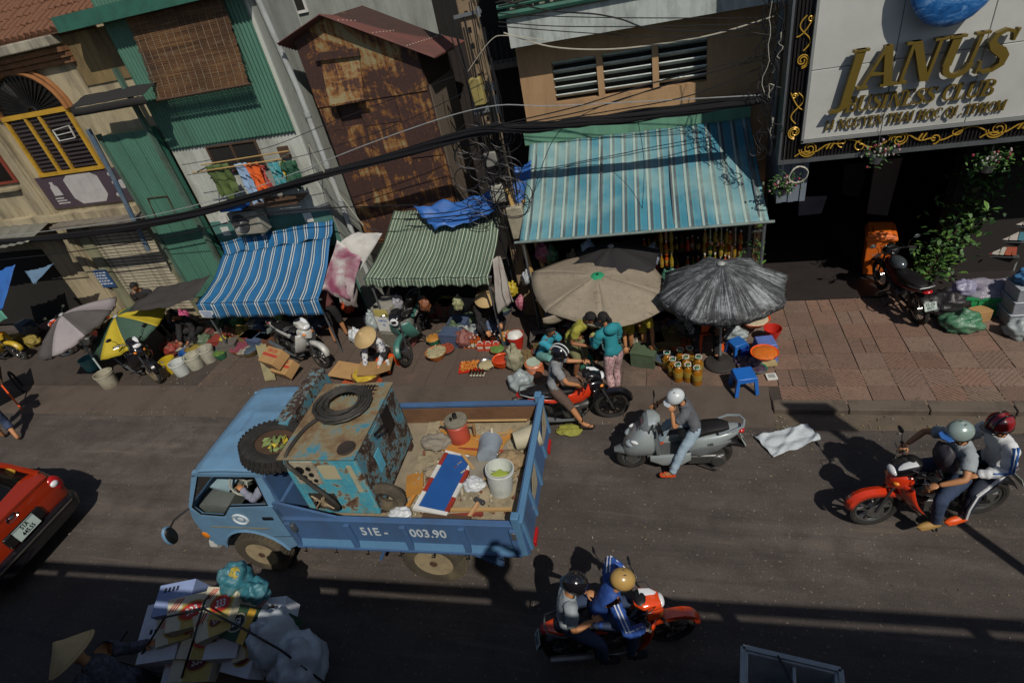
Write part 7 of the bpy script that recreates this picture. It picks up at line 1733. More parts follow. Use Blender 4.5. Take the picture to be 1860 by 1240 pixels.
# vendor under the green awning
q = G(890, 620, PV) + V((0, .2, 0))
person('vendor with a conical hat crouched in shade under the green awning', q, R_(-60), (-.1, 0, .42), 28, hl=(.35, .16, .45), hr=(.38, -.14, .4), fl=(.15, .14, .08), fr=(.15, -.14, .08), klp=(.6, .4, 1), krp=(.6, -.4, 1), head=(0, 25), shirt=DKCL, sleeve='long', pants=DKCL, hat=('cone', .2))
q = G(345, 640, PV) + V((.1, .35, 0))
person('stooping vendor in black among the goods left of the blue awning', q, R_(-100), (-.1, 0, .40), 30, hl=(.35, .16, .35), hr=(.38, -.14, .3), fl=(.15, .14, .08), fr=(.15, -.14, .08), klp=(.6, .4, 1), krp=(.6, -.4, 1), head=(0, 25), shirt=DKCL, sleeve='long', pants=DKCL, skin=SKIN2)
q = G(290, 625, PV) + V((.1, .3, 0))
person('person in dark clothes standing in shade behind the yellow umbrella', q, R_(-70), (0, 0, .9), 8, head=(0, 20), shirt=DKCL, pants=DKCL, skin=SKIN2, shoe=('sandal', BSAND))
# truck driver
person('truck driver in a pale cap and lilac-grey sleeves at the steering wheel', TW(2.02, .42, .0), TA, (-.08, 0, 1.06), 10, hl=(.30, .16, 1.36), hr=(.28, -.1, 1.34), fl=(.45, .1, .75), fr=(.45, -.12, .75), klp=(.3, .1, 1), krp=(.3, -.1, 1), head=(0, 12), s=.84, shirt=pm('7b7f92', .85, 0, .3, name='lilac_grey_shirt'), sleeve='long', pants=DKCL, hat=('cap', pm('a08f68', .8, 0, .3, name='khaki_cap')))
# waste-paper cyclist at the bottom left
q = V((-5.55, 1.52, 0))
CYC = person('cyclist in dark floral clothes and a conical hat pushing a load of cartons', q, R_(178), (-.05, 0, .86), 30, hl=(.30, .22, .95), hr=(-.10, -.34, 1.05), fl=(.1, .12, .08), fr=(-.2, -.12, .08), head=(0, 25), shirt=pm('3a3a44', .9, 0, .6, 22, '7d7d86', name='dark_floral'), sleeve='long', pants=DKCL, hat=('cone', .25), shoe=('sandal', BSAND))
# porter at the left edge
q = G(26, 802, 0)
person('barefoot porter at the left edge stepping beside a cart', q, R_(150), (.08, 0, .86), 25, hl=(.45, .2, .9), hr=(.45, -.2, .9), fl=(.35, .1, .08), fr=(-.12, -.1, .10), shirt=pm('2c4f78', .85, 0, .3, name='blue_work_shirt'), sleeve='long', pants=JEAN, plen=.7, skin=SKIN, head=(0, 10), hat=('cone', .22))
# rider cut off by the bottom edge
BTM = motorbike('dark moped mostly below the bottom edge of the street view', (-1.05, 1.62, 0), R_(8), BLKP, BLKP, 0, pl=('59-C1', '0448'))
person('rider in a dark red jacket just above the bottom edge', *on(BTM), (-.2, 0, .88), 14, hl=(.24, .3, 1.02), hr=(.24, -.3, 1.02), fl=(.1, .25, .36), fr=(.1, -.25, .36), shirt=pm('6b1d22', .8, 0, .3, name='wine_jacket'), sleeve='long', pants=DKCL, hat=('helmet', pm('b3642c', .3, 0, .3, name='ochre_helmet'), None, 0), shoe=('shoe', DKCL), head=(0, 15))
# the unseen photographer at the terrace rail, whose long shadow falls on the truck
person('person on the terrace raising a camera over the railing', V((.85, -.82, 4.853)), R_(95), (0, 0, .94), 4, hl=(.24, .05, 1.62), hr=(.24, -.05, 1.62), elp=(.2, .6, -1), erp=(.2, -.6, -1), shirt=GTEE, pants=JEAN, shoe=('shoe', DKCL), s=1.04)
# ================================================================== umbrellas
def umbrella(label, base, top, r, n, mats, dome=.32, flap=0, tilt=None, base_kind='disc', rot=0, square=0, cap=None, polem=None):
 base = V(base); top = V(top); t = thing('market_umbrella', label, 'umbrella', base)
 T = top - base; ax_ = V(tilt) if tilt else T.normalized(); a_, b_ = basis(ax_.normalized(), V((0, 1, 0))); ax_ = ax_.normalized()
 R = Matrix((a_, b_, ax_)).transposed()
 def pt(u, v, k):                                # k-th gore
  a = 2 * PI * (k + u) / n + rot
  e = abs(2 * u - 1)
  rad = r * (math.cos(PI / n) / math.cos((u - .5) * 2 * PI / n)) / math.cos(PI / n) if False else r * (1 - .10 * (1 - e * e))
  if square: rad *= 1 + square * math.cos(2 * (a - rot) + .3)
  z = -dome * v ** 1.6 - .06 * (1 - e * e) * v + .008 * noise.noise(V((u * 4 + k * 9, v * 6, n)))
  return T + R @ V((rad * v * math.cos(a), rad * v * math.sin(a), z))
 for k in range(n):
  mb = MB(); mb.grid(lambda u, v: pt(u, .02 + .98 * v, k), 8, 8)
  p = obj('panel', mb, mats[k % len(mats)], t, solid=.004)
  if flap:
   mb = MB(); mb.grid(lambda u, v: pt(u, 1, k) - ax_ * flap * v + (R @ V((math.cos(2 * PI * (k + u) / n + rot), math.sin(2 * PI * (k + u) / n + rot), 0))) * (.012 * math.sin(u * 14 + k) - .03 * v), 10, 2)
   obj('flap', mb, mats[k % len(mats)], p, solid=.004)
  obj('rib', MB().tube([pt(0, v / 6, k) - ax_ * .018 for v in range(7)], .007, 5), GREYM, p)
 obj('pole', MB().tube([V((0, 0, 0)), T + ax_ * .03], .02, 8), polem or pm('7e8f90', .4, .3, .4, name='umbrella_pole'), t)
 obj('finial', MB().ell(T + ax_ * .01, (.06, .06, .035), 12, 6, R) if cap is None else MB().lathe([(.16, -.045), (.10, -.012), (.02, .004)], n * 2, T + ax_ * .012, R), cap or pm('8f9290', .5, 0, .3, name='finial'), t)
 if base_kind == 'disc': obj('base', MB().lathe([(.02, 0), (.24, 0), (.25, .03), (.23, .06), (.14, .075), (.05, .10), (.04, .2), (.02, .2)], 20), pm('2a2725', .8, 0, .4, name='base_black'), t)
 return t
m, nt, b = new('worn_grey_canvas')
f = ntex(nt, 2.2, 6, .7, (7, .9, 1), coord='UV', dist=.4); f2 = ntex(nt, 5, 7, .85); mx = nd(nt, 'Math', operation='MULTIPLY_ADD'); mx.inputs[1].default_value = .6; nt.links.new(f2, mx.inputs[0]); nt.links.new(f, mx.inputs[2])
nt.links.new(ramp(nt, mx.outputs[0], [(.66, hx('202023')), (.80, hx('3c3e41')), (.90, hx('74797d')), (1.0, hx('979da0'))]), b.inputs['Base Color']); b.inputs['Roughness'].default_value = .7
GCAN = m
m, nt, b = new('brown_canvas')
f = ntex(nt, 2.0, 8, .75); f2 = ntex(nt, 12, 6, .75, dist=1.5)
c = ramp(nt, f, [(.3, hx('8d8372')), (.6, hx('7c7263')), (.8, hx('5f564b'))]); c = mixc(nt, ramp(nt, f2, [(.56, g1(0)), (.68, g1(.7))]), c, hx('3d342d'))
nt.links.new(c, b.inputs['Base Color']); b.inputs['Roughness'].default_value = .85
BCAN = m
ub = G(1308, 662, PV)
umbrella('large weathered black and grey umbrella with a flap, right of the brown one', ub, F(1310, 480, ub.y + .05), .97, 8, [GCAN], .36, .13, rot=.2)
bt = G(1085, 500, 1.66); bb_ = V((bt.x + .03, bt.y + .02, PV))
umbrella('large flat brown canvas umbrella with a green patch at its peak', bb_, bt, 1.17, 6, [BCAN], .20, 0, tilt=(.02, -.10, 1), rot=-.35, square=.13, cap=pm('23875f', .6, 0, .2, name='green_patch'), polem=BLACKM)
BDK = pm('1c1b1e', .85, 0, .3, 4, name='black_canvas')
q0 = V((bb_.x + .15, bb_.y + .75, PV)); umbrella('black umbrella sticking out behind the brown canvas umbrella', q0, (q0.x, q0.y, bt.z + .12), .85, 8, [BDK], .25, 0, rot=.3)
q0 = V((bb_.x + .05, bb_.y - .12, PV));
mb = MB(); mb.grid(lambda u, v: V((bt.x - .85 + 1.75 * u, bb_.y - .80 + .1 * math.sin(u * 9), bt.z - .30 - (.10 + .07 * math.sin(u * 17)) * v)), 40, 3)
solo('cloth_fringe', 'ragged lower fringe of sacking hanging under the brown umbrella', 'cloth', mb, BCAN, solid=.006)
gb0 = G(203, 696, .04); gt0 = F(112, 572, gb0.y + .35)
GU1, GU2 = pm('8d8688', .8, 0, .3, 3, '605b5c', name='pale_grey_canvas'), pm('4b4745', .8, 0, .3, 3, name='mid_grey_canvas')
umbrella('grey and pale segmented umbrella standing in a bucket at the left', gb0, gt0, .98, 8, [GU1, GU2], .38, .05, tilt=(-.25, -.15, 1), rot=.25, base_kind=None, polem=pm('9aa6a6', .4, 0, .3, name='pale_pole'))
yb0 = G(296, 676, .05); yt0 = F(210, 575, yb0.y + .3)
umbrella('green and yellow segmented umbrella standing in a bucket beside the grey one', yb0, yt0, .92, 8, [pm('a8951f', .75, 0, .25, 4, '6d6018', name='yellow_canvas'), pm('2f4a3c', .75, 0, .25, 4, '1c2c25', name='dark_green_canvas')], .36, .04, tilt=(-.1, -.22, 1), rot=-.1, base_kind=None, polem=pm('8fa3ad', .4, 0, .3, name='blue_grey_pole'))
# ================================================================== goods, grouped by where they stand
def gz(px, py, z=PV): return G(px, py, z)
def bowl(mb, r, h, c=(0, 0, 0)): return mb.lathe([(.01, .0), (r * .6, .0), (r * .95, h * .8), (r, h), (r * 1.03, h), (r * .97, h * .98), (r * .58, .015), (.01, .015)], 22, c)
def basin(label, loc, r, h, m, fill=None, fh=.75, cat='basin', rot=0, bits=None, seed=1):
 t = thing('basin', label, cat, loc, rot); obj('bowl', bowl(MB(), r, h), m, t)
 if fill: obj('contents', MB().ell((0, 0, h * fh - .01), (r * .93, r * .93, h * .28), 18, 6, amp=.18, fr=3, seed=seed), fill, t)
 if bits:
  mb = MB(); r_ = random.Random(seed)
  for i in range(bits[1]):
   a, d = r_.uniform(0, 6.28), r * .88 * math.sqrt(r_.random()); mb.ell((d * math.cos(a), d * math.sin(a), h * fh + bits[0] * .6 * (1.6 - d / r)), bits[0], 6, 4)
  obj('bits', mb, bits[2], t, kind='stuff')
 return t
PLG = pm('8d9799', .3, 0, .3, 8, '5f686a', name='grey_plastic_bag', bmp=.6)
# -- buckets at the left
def bk_(px, py, label, m, r=.17, h=.36, z=.05, fill=None): return bucket(label, gz(px, py, z), rr.uniform(0, 6), h, r, m, fill)
bk_(205, 702, 'dirty white bucket with a green rim holding the grey umbrella pole', pm('9c9886', .6, 0, .7, 5, '5c5644', name='dirty_white'), .19, .4, .03)
bk_(297, 688, 'mud-brown bucket holding the green and yellow umbrella pole', pm('86775f', .7, 0, .7, 5, '4c4234', name='mud_bucket'), .19, .34, .04)
bk_(317, 675, 'yellow bucket standing in the row of white buckets', pm('b39a1f', .5, 0, .35, 4, '6d5d18', name='yellow_plastic'), .16, .36, .05)
bk_(335, 680, 'white bucket with a printed label next to the yellow bucket', BW1, .17, .36, .05)
bk_(360, 668, 'scuffed white bucket second from the right end of the row', pm('aaa899', .6, 0, .6, 6, '66604f', name='scuffed_white'), .175, .36, .06)
bk_(384, 655, 'stained white bucket at the right end of the row', pm('a3a093', .6, 0, .6, 5, '5f594a', name='stained_white'), .17, .36, .07)
bk_(172, 672, 'turquoise and white tub behind the dirty white bucket', pm('4f9aa0', .5, 0, .4, 6, 'a8aca8', name='aqua_plastic'), .17, .36, .04)
for i, (px, py, c, lab) in enumerate([(365, 632, '23262a', 'black tyre-like basin left under the blue awning'), (395, 612, '4a4d50', 'dark round basin leaning under the blue awning'), (345, 645, '1d4f8f', 'small blue basin behind the white buckets')]):
 basin(lab, gz(px, py), .24 - .05 * (i == 2), .14, pm(c, .5, 0, .4, name='basin_' + c), None, rot=(R_(35 if i < 2 else 5), 0, 0))
sack('produce_bag', 'bulging pale sack near the shutter under the grey tarp', gz(285, 590) + V((0, .2, 0)), (.3, .25, .22), pm('7d7460', .9, 0, .6, 4, '453d30', name='old_sack', bmp=.5), 11)
for i, (px, py, c, lab) in enumerate([(430, 600, '44703f', 'green leafy bundle at the right under the blue awning'), (447, 590, 'a8922a', 'yellow plastic bag hanging beside the green bundle'), (330, 590, 'a3426a', 'pink plastic bag among the goods by the black vendor'), (315, 605, '38414f', 'dark blue bundle at the back of the left stall'), (350, 600, '7d6e55', 'tan bundle beside the pink bag'), (262, 600, '5d4c42', 'brown bundle behind the yellow umbrella'), (408, 640, 'a59b3a', 'yellow-green vegetable bag by the blue awning post')]):
 sack('produce_bag', lab, gz(px, py) + V((0, .15, .0)), (.17, .14, .17), pm(c, .6, 0, .5, 6, bmp=.6, name='bag_' + c), 20 + i, cat='bag', neck=True)
# plank and cardboard on the old moped
pk0 = [gz(461, 616, .62), gz(478, 612, .62), gz(499, 692, .06), gz(481, 693, .06)]
solo('wood_board', 'tall weathered board with a white stain leaning by the old moped', 'board', MB().prism([G(462, 617, .30), G(480, 613, .30), G(502, 690, .13), G(482, 692, .13)], (0, .0, .03)), pm('8d8563', .8, 0, .7, 3, '4e5242', name='lichen_board', stretch=(1, .3, 1)), smooth=0)
CARD = pm('a07d50', .85, 0, .35, 5, '6b5233', name='cardboard'); REDINK = pm('a8382a', .7, 0, .2, name='red_ink')
def carton(label, loc, size, rot, m=None, bands=True, txt=None, group=None, flaps=False):
 t = thing('carton', label, 'carton', loc, rot, group); l, w_, h = size
 obj('box', MB().box((0, 0, h / 2), size), m or CARD, t, smooth=0, bevel=.006)
 if bands: obj('tape', MB().box((0, 0, h + .001), (l * 1.002, w_ * .16, .003)), REDINK if bands == 1 else WHITE, t, smooth=0)
 if txt: text_part(txt, min(l / len(txt) * 1.3, w_ * .3), REDINK, t, (0, w_ * .28, h + .003), (0, 0, 0))
 if flaps: obj('flap', MB().box((l * .5 + .08, 0, h * .98), (.18, w_ * .95, .008), ry(R_(25))), m or CARD, t, smooth=0)
 return t
carton('cardboard box with red bands and lettering tied on the old moped', gz(505, 655, .45), (.55, .36, .22), (R_(22), R_(-6), R_(-24)), txt='CHE LOA')
carton('second cardboard box with red bands below the first on the old moped', gz(524, 672, .22), (.52, .34, .20), (R_(24), R_(-4), R_(-20)), txt='CHE LOA')
solo('small_can', 'little pale paint can standing behind the leaning board', 'can', MB().cyl((0, 0, 0), (0, 0, .16), .055, n=12), WHITE, gz(494, 622))
# -- corn vendor
solo('cardboard_sheet', 'flat cardboard sheet covering the left corn basket', 'cardboard', MB().box((0, 0, 0), (.62, .40, .012), Matrix.Rotation(R_(-12), 3, 'Z') @ rx(R_(8))), CARD, gz(627, 672, .30), smooth=0)
solo('cardboard_sheet', 'creased cardboard sheet covering the right corn basket', 'cardboard', MB().box((-.16, 0, .02), (.34, .42, .012), ry(R_(10))).box((.16, 0, .02), (.34, .42, .012), ry(R_(-10))), pm('927349', .85, 0, .4, 5, '63492d', name='cardboard_dark'), gz(683, 668, .34), R_(14), smooth=0)
CORN = pm('b59a2e', .6, 0, .3, 8, '7d5f1c', name='corn_yellow'); TERRA = pm('9a4326', .6, 0, .3, name='terracotta_plastic'); WICK = pm('6d4a2c', .8, 0, .5, 12, '3b2616', name='wicker')
basin('wicker basket heaped with yellow corn in front of the conical-hat vendor', gz(672, 690), .30, .20, WICK, CORN, .95, 'basket', bits=(.022, 160, CORN), seed=4)
basin('reddish plastic tray at the left front of the corn vendor', gz(640, 700), .2, .07, TERRA); basin('reddish plastic tray below the corn basket', gz(678, 702), .2, .07, TERRA)
def stool(label, loc, rot, m, h=.28, w=.27):
 t = thing('plastic_stool', label, 'stool', loc, rot)
 obj('seat', MB().box((0, 0, h - .015), (w, w, .03)), m, t, bevel=.014)
 obj('apron', MB().box((0, w / 2 - .005, h - .055), (w * .8, .012, .05)).box((0, -w / 2 + .005, h - .055), (w * .8, .012, .05)).box((w / 2 - .005, 0, h - .055), (.012, w * .8, .05)).box((-w / 2 + .005, 0, h - .055), (.012, w * .8, .05)), m, t, smooth=0)
 for sx in (-1, 1):
  for sy in (-1, 1): obj('leg', MB().bar((sx * w * .42, sy * w * .42, h - .03), (sx * w * .52, sy * w * .52, 0), .05, .05), m, t, smooth=0)
 return t
stool('orange plastic stool to the right of the conical-hat vendor', gz(707, 668), R_(-20), ORANGE)
solo('white_cup', 'white cup standing on the orange stool', 'cup', MB().lathe([(.01, 0), (.03, 0), (.04, .1), (.035, .1), (.028, .01), (.01, .01)], 12), WHITE, gz(706, 662, PV + .282))
sack('plastic_bag', 'white plastic bag bundle by the conical-hat vendor', gz(650, 620), (.15, .13, .17), PLW, 31, cat='bag', neck=True)
sack('produce_bag', 'red-orange net bag hanging behind the conical-hat vendor', gz(640, 590) + V((0, .1, .3)), (.14, .12, .2), pm('b3461f', .7, 0, .4, 8, bmp=.6, name='orange_net'), 33, cat='bag', neck=True)
sack('plastic_bag', 'patterned white bag of vegetables right of the vendor', gz(702, 640), (.16, .12, .12), PLW, 35, cat='bag')
sack('plastic_bag', 'large translucent bag leaning on the notice cabinet', gz(682, 600), (.17, .13, .25), PLG, 36, cat='bag', neck=True)
# notice cabinet
cb = thing('stall_cabinet', 'grey-white cabinet with pasted notices between blue and green awnings', 'cabinet', gz(722, 640), R_(-8))
obj('body', MB().box((0, .2, .55), (.42, .5, 1.1)), pm('8a887e', .7, 0, .6, 4, '4d4a42', name='cabinet_grey'), cb, smooth=0, bevel=.01)
mb = MB()
for k in range(8): mb.box((0, -.053, .12 + k * .05), (.36, .006, .03))
obj('vent', mb, pm('5d5b52', .7, 0, .4, name='vent_grey'), cb, smooth=0, kind='stuff')
obj('notice', MB().box((-.02, -.054, .74), (.32, .006, .34)), WHITE, cb, smooth=0); text_part('CAM DO', .06, BLUE, cb, (-.02, -.0585, .82), (PI / 2, 0, 0)); text_part('XE', .06, BLUE, cb, (-.02, -.0585, .72), (PI / 2, 0, 0))
obj('paper', MB().box((.0, -.056, 1.0), (.3, .006, .16)), pm('b3a65e', .7, 0, .3, name='yellow_paper'), cb, smooth=0)
# scale
sc_ = thing('dial_scale', 'green market scale with a round white dial beside the notice cabinet', 'scale', gz(730, 634), R_(-10))
obj('body', MB().box((0, .05, .14), (.2, .14, .28), taper=.8), GRNP, sc_, bevel=.02); obj('dial', MB().cyl((0, -.025, .15), (0, -.045, .15), .095, n=22), WHITE, sc_); obj('hand', MB().box((.0, -.048, .18), (.01, .004, .06)), REDP, sc_); obj('pan', bowl(MB(), .19, .07, (0, .04, .31)), pm('7d8a4a', .4, .2, .3, name='green_pan'), sc_)
# hanging banners between the stalls
def cloth(name, label, q, m, cat='banner', amp=.07, n=16, seed=1, extra=None):
 mb = MB(); mb.grid(lambda u, v: q[0].lerp(q[1], u).lerp(q[3].lerp(q[2], u), v) + V((.3, 1, .2)) * (amp * noise.noise(V((u * 3.5, v * 2.2, seed))) + .3 * amp * math.sin(u * 13 + v * 4 + seed)), n, n)
 return solo(name, label, cat, mb, m, solid=.005)
m, nt, b = new('pink_print')
f = ntex(nt, 1.6, 5, .6, dist=.6); f2 = ntex(nt, 20, 4, .6)
c = ramp(nt, f, [(.42, hx('b5b1ae')), (.50, hx('9a7a82')), (.60, hx('84435c'))]); c = mixc(nt, ramp(nt, f2, [(.64, g1(0)), (.70, g1(.5))]), c, hx('5f5a58'))
nt.links.new(c, b.inputs['Base Color']); b.inputs['Roughness'].default_value = .7
cloth('hanging_banner', 'crumpled pink and white banner hanging right of the blue awning', [F(612, 436, 8.35), F(655, 470, 8.3), F(640, 548, 8.15), F(584, 528, 8.1)], m, seed=3)
WBN = pm('aeaca8', .7, 0, .4, 5, '6d6a66', name='white_vinyl')
hb2 = cloth('hanging_banner', 'white banner with faint dark lettering folded above the pink one', [F(640, 424, 8.7), F(696, 422, 8.75), F(655, 490, 8.35), F(618, 440, 8.4)], WBN, seed=5)
cloth('hanging_banner', 'grubby white cloth with red print hanging at the right of the green awning', [F(893, 470, 8.2), F(908, 465, 8.25), F(935, 545, 8.0), F(905, 570, 7.95)], pm('8f8a84', .8, 0, .7, 3, '6a2f30', name='grubby_cloth', lo=.5), seed=7)
cloth('hanging_banner', 'dark crumpled sheet bundle hanging below the pink banner', [F(605, 520, 8.2), F(645, 510, 8.3), F(650, 560, 8.2), F(618, 550, 8.1)], pm('77706c', .8, 0, .7, 9, '2a2728', name='printed_rags'), seed=9, amp=.12)
# -- goods on the ground at the condiment stall
GLS = {k: pm({'b08a28': '86661e', 'c0561c': '9a4518'}.get(k, k), .12, 0, .15, 9, '2a1a0c', name='bottle_' + k) for k in ('c0561c', '8a2f1a', 'b08a28', '2a1c16', '7d6a1c', '3f5a2a')}
CAPW = pm('b9b9b4', .4, 0, .1, name='cap_white'); CAPR = pm('a82a1c', .4, 0, .1, name='cap_red')
def bottle_mesh(parent, m, capm, h=.26, r=.036, lab=None):
 obj('glass', MB().lathe([(.005, 0), (r, 0), (r, h * .55), (r * .85, h * .65), (r * .36, h * .8), (r * .34, h * .93), (.005, h * .93)], 12), m, parent)
 obj('cap', MB().cyl((0, 0, h * .93), (0, 0, h), r * .42, n=10), capm, parent)
 if lab: obj('label_band', MB().lathe([(r * 1.02, h * .15), (r * 1.03, h * .16), (r * 1.03, h * .45), (r * 1.02, h * .46)], 12), lab, parent)
def bottles(label, spots, m, capm, lab, group, h=.26, r=.036, cat='bottle'):
 first_ = None
 for p in spots:
  if first_ is None:
   first_ = thing('bottle', label, cat, p, 0, group); bottle_mesh(first_, m, capm, h, r, lab)
  else: dup(first_, p, rr.uniform(0, 6))
LABR = pm('a8321f', .6, 0, .1, name='label_red'); LABW = pm('b3ae9c', .6, 0, .2, name='label_white'); LABY = pm('86702a', .6, 0, .2, name='label_yellow')
o_ = gz(845, 632)
bottles('small orange sauce bottle in the front cluster by the snack tray', [o_ + V((i * .085 + .03 * (j % 2), j * .09, 0)) for j in range(3) for i in range(4)], GLS['c0561c'], CAPW, LABW, 'orange sauce bottles by the snack tray')
bottles('dark soy bottle with a red label standing behind the sauce bottles', [o_ + V((.38 + i * .085, .10 + j * .09, 0)) for j in range(2) for i in range(4)], GLS['2a1c16'], CAPW, LABR, 'dark soy bottles with red labels')
bottles('squat bottle of yellow-green oil at the right end of the condiment row', [o_ + V((.74 + i * .09, .08 + j * .09, 0)) for j in range(2) for i in range(2)], GLS['7d6a1c'], CAPW, LABY, 'yellow-green bottles in the condiment row', .22, .042)
for i, (x, lab) in enumerate([(.36, 'left'), (.52, 'middle'), (.68, 'right')]):
 t = thing('gift_pack', 'red and white carry pack of sauces, %s of three behind the bowls' % lab, 'pack', o_ + V((x, -.06, 0)), .1 * i, 'red carry packs of sauce'); obj('box', MB().box((0, 0, .07), (.14, .10, .14)), pm('b3402a', .6, 0, .2, name='pack_red'), t, smooth=0); obj('handle', MB().tube([(-.05, 0, .14), (-.03, 0, .19), (.03, 0, .19), (.05, 0, .14)], .008, 5), WHITE, t); obj('print', MB().box((0, -.052, .08), (.11, .004, .05)), LABW, t, smooth=0)
tr_ = thing('snack_tray', 'red-rimmed tray of orange snacks at the front of the condiment stall', 'tray', gz(855, 668), R_(10))
obj('tray', MB().box((0, 0, .02), (.40, .30, .03), taper=1.08), RED, tr_, smooth=0)
mb = MB(); r_ = random.Random(6)
for i in range(70): mb.box((r_.uniform(-.17, .17), r_.uniform(-.12, .12), .045 + r_.uniform(0, .03)), (.05, .03, .02), Matrix.Rotation(r_.uniform(0, 3), 3, (r_.random(), r_.random(), 1)))
obj('snacks', mb, pm('b5712a', .6, 0, .4, 12, '8a4a1c', name='fried_snack'), tr_, kind='stuff', smooth=0)
bottles('tiny dark bottle in the cluster in front of the snack tray', [gz(856, 684) + V((i * .06, j * .06, 0)) for j in range(2) for i in range(5)], GLS['2a1c16'], CAPR, LABW, 'tiny dark bottles in front of the snack tray', .15, .025)
basin('steel basin of cream-coloured paste between tray and orange bowls', gz(885, 668), .17, .1, STEEL, pm('a59a76', .7, 0, .3, name='paste'), .8)
for k in range(3): basin(['lowest orange bowl of the stack by the sack', 'middle orange bowl of the stack by the sack', 'top orange bowl of red chillies in the stack by the sack'][k], gz(913, 664) + V((0, 0, .035 * k)), .165, .1, ORANGE, pm('b33a1a', .5, 0, .3, 9, name='chilli') if k == 2 else None, .9, 'bowl')
sack('rice_sack', 'tall mottled green-grey sack standing by the orange bowls', gz(938, 668), (.16, .14, .26), pm('8a8670', .8, 0, .7, 4, '4f5a3e', name='mottled_sack', bmp=.5), 41, neck=True)
sack('plastic_bag', 'big translucent white plastic bag on the ground behind the truck corner', gz(949, 708, .04), (.21, .19, .21), PLG, 42, cat='bag')
tb1 = thing('wrapped_tubs', 'stack of orange and white tubs wrapped in clear film by the squatting boy', 'tub', gz(973, 678)); obj('tub', MB().lathe([(.01, 0), (.15, 0), (.17, .12), (.16, .14), (.17, .24), (.15, .26), (.01, .26)], 18), pm('b3623a', .4, 0, .6, 9, 'b5b2ac', name='orange_white_tub'), tb1); obj('lid', MB().cyl((0, 0, .261), (0, 0, .275), .13, n=16), pm('a3b0a0', .4, 0, .4, 9, '3f6a3f', name='lid_pale'), tb1)
basin('red tub filled with white salt standing near the pole foot', gz(940, 632), .17, .32, RED, WHITE, .95, 'tub'); basin('shallow steel dish of shellfish behind the squatting boy', gz(1015, 628) + V((0, .15, .22)), .17, .05, STEEL, pm('6d6860', .6, 0, .6, 14, 'b3b0a8', name='shellfish'), .9, 'dish')
def jerry(label, loc, rot, m):
 t = thing('jerrycan', label, 'jerrycan', loc, rot); obj('body', MB().rings(loftz([(0, 0, .12, .08), (.02, 0, .13, .09), (.24, 0, .13, .09), (.29, 0, .08, .06)], 14, .4)), m, t); obj('handle', MB().tube([(-.09, 0, .27), (-.06, 0, .34), (.04, 0, .34), (.06, 0, .28)], .016, 6), m, t); obj('cap', MB().cyl((.09, 0, .27), (.10, 0, .33), .03, n=10), CAPW, t)
JC = pm('8f9796', .3, 0, .2, name='cloudy_plastic')
jerry('cloudy plastic jerrycan, left of the pair behind the sauce bottles', gz(845, 617), 0, JC); jerry('cloudy plastic jerrycan, right of the pair behind the sauce bottles', gz(868, 615), .2, JC)
solo('cardboard_scrap', 'strip of orange-brown cardboard lying on the gutter apron', 'cardboard', MB().box((0, 0, .01), (.10, .26, .012), rz(.3)), pm('b3792c', .8, 0, .3, name='ochre_card'), gz(903, 700, .06), smooth=0)
# brown umbrella stall: table, plastic tubs
tb2 = thing('stall_table', 'low dark stall table covered with packets under the brown umbrella', 'table', gz(1080, 640) + V((-.1, .35, 0)))
obj('top', MB().box((0, 0, .72), (1.1, .5, .04)), DWOOD, tb2, smooth=0)
for sx in (-1, 1):
 for sy in (-1, 1): obj('leg', MB().bar((sx * .5, sy * .2, 0), (sx * .5, sy * .2, .70), .04, .04), DWOOD, tb2, smooth=0)
for i, (x, c, lab) in enumerate([(-.4, 'a8a04a', 'yellow-green packet at the left of the stall table'), (-.15, '6d7f86', 'grey-blue packet on the stall table'), (.1, '8a3a3a', 'dull red packet on the stall table'), (.35, 'a5a39a', 'pale packet at the right of the stall table')]): solo('packet', lab, 'packet', MB().box((0, 0, .05), (.18, .22, .1), rz(.2 * i)), pm(c, .5, 0, .3, name='packet_' + c), tb2.location + V((x, -.05, .742)), bevel=.01)
basin('green plastic tub in front of the man in the yellow-green shirt', gz(1062, 668), .16, .2, pm('3f8f78', .4, 0, .3, name='mint_plastic'))
# -- oil jugs and bowls by the grey umbrella
o_ = gz(1232, 690); first_ = None; k = 0
jugs = [(1212, 668), (1236, 663), (1252, 660), (1222, 680), (1246, 676), (1268, 676), (1232, 690), (1250, 690), (1266, 696)]
for px, py in jugs:
 p = gz(px, py)
 if first_ is None:
  first_ = thing('oil_jug', 'amber oil jug with a white loop handle by the grey umbrella', 'jug', p, 0, 'amber oil jugs beside the grey umbrella')
  obj('body', MB().lathe([(.01, 0), (.075, 0), (.08, .02), (.075, .09), (.08, .12), (.075, .2), (.05, .27), (.025, .29), (.01, .29)], 14), glass('8a5a14', .88, .08, 'amber_oil'), first_); obj('label_band', MB().lathe([(.081, .10), (.082, .11), (.082, .19), (.081, .20)], 14), LABY, first_)
  obj('cap', MB().cyl((0, 0, .29), (0, 0, .32), .028, n=10), pm('2f7d5a', .4, 0, .1, name='cap_green'), first_); obj('handle', MB().tube([(-.045, 0, .30), (-.05, .03, .335), (0, .05, .34), (.05, .03, .335), (.045, 0, .30), (.03, -.04, .325), (-.03, -.04, .325)], .008, 5, True), CAPW, first_)
 else: dup(first_, p, rr.uniform(-.5, .5))
basin('orange bowl of black olives left of the oil jugs', gz(1190, 650), .2, .09, ORANGE, pm('23202a', .3, 0, .3, name='olive_black'), .9, 'bowl', bits=(.026, 50, pm('2b2833', .2, 0, 0, name='olive')), seed=8)
basin('yellow-orange cup of sauce behind the first oil jug', gz(1205, 652), .08, .17, pm('b3801c', .4, 0, .3, name='amber_cup'), None, cat='cup')
ch_ = thing('orange_chair', 'orange plastic chair mostly hidden under the grey umbrella', 'chair', gz(1300, 632) + V((-.12, .1, 0)), R_(100))
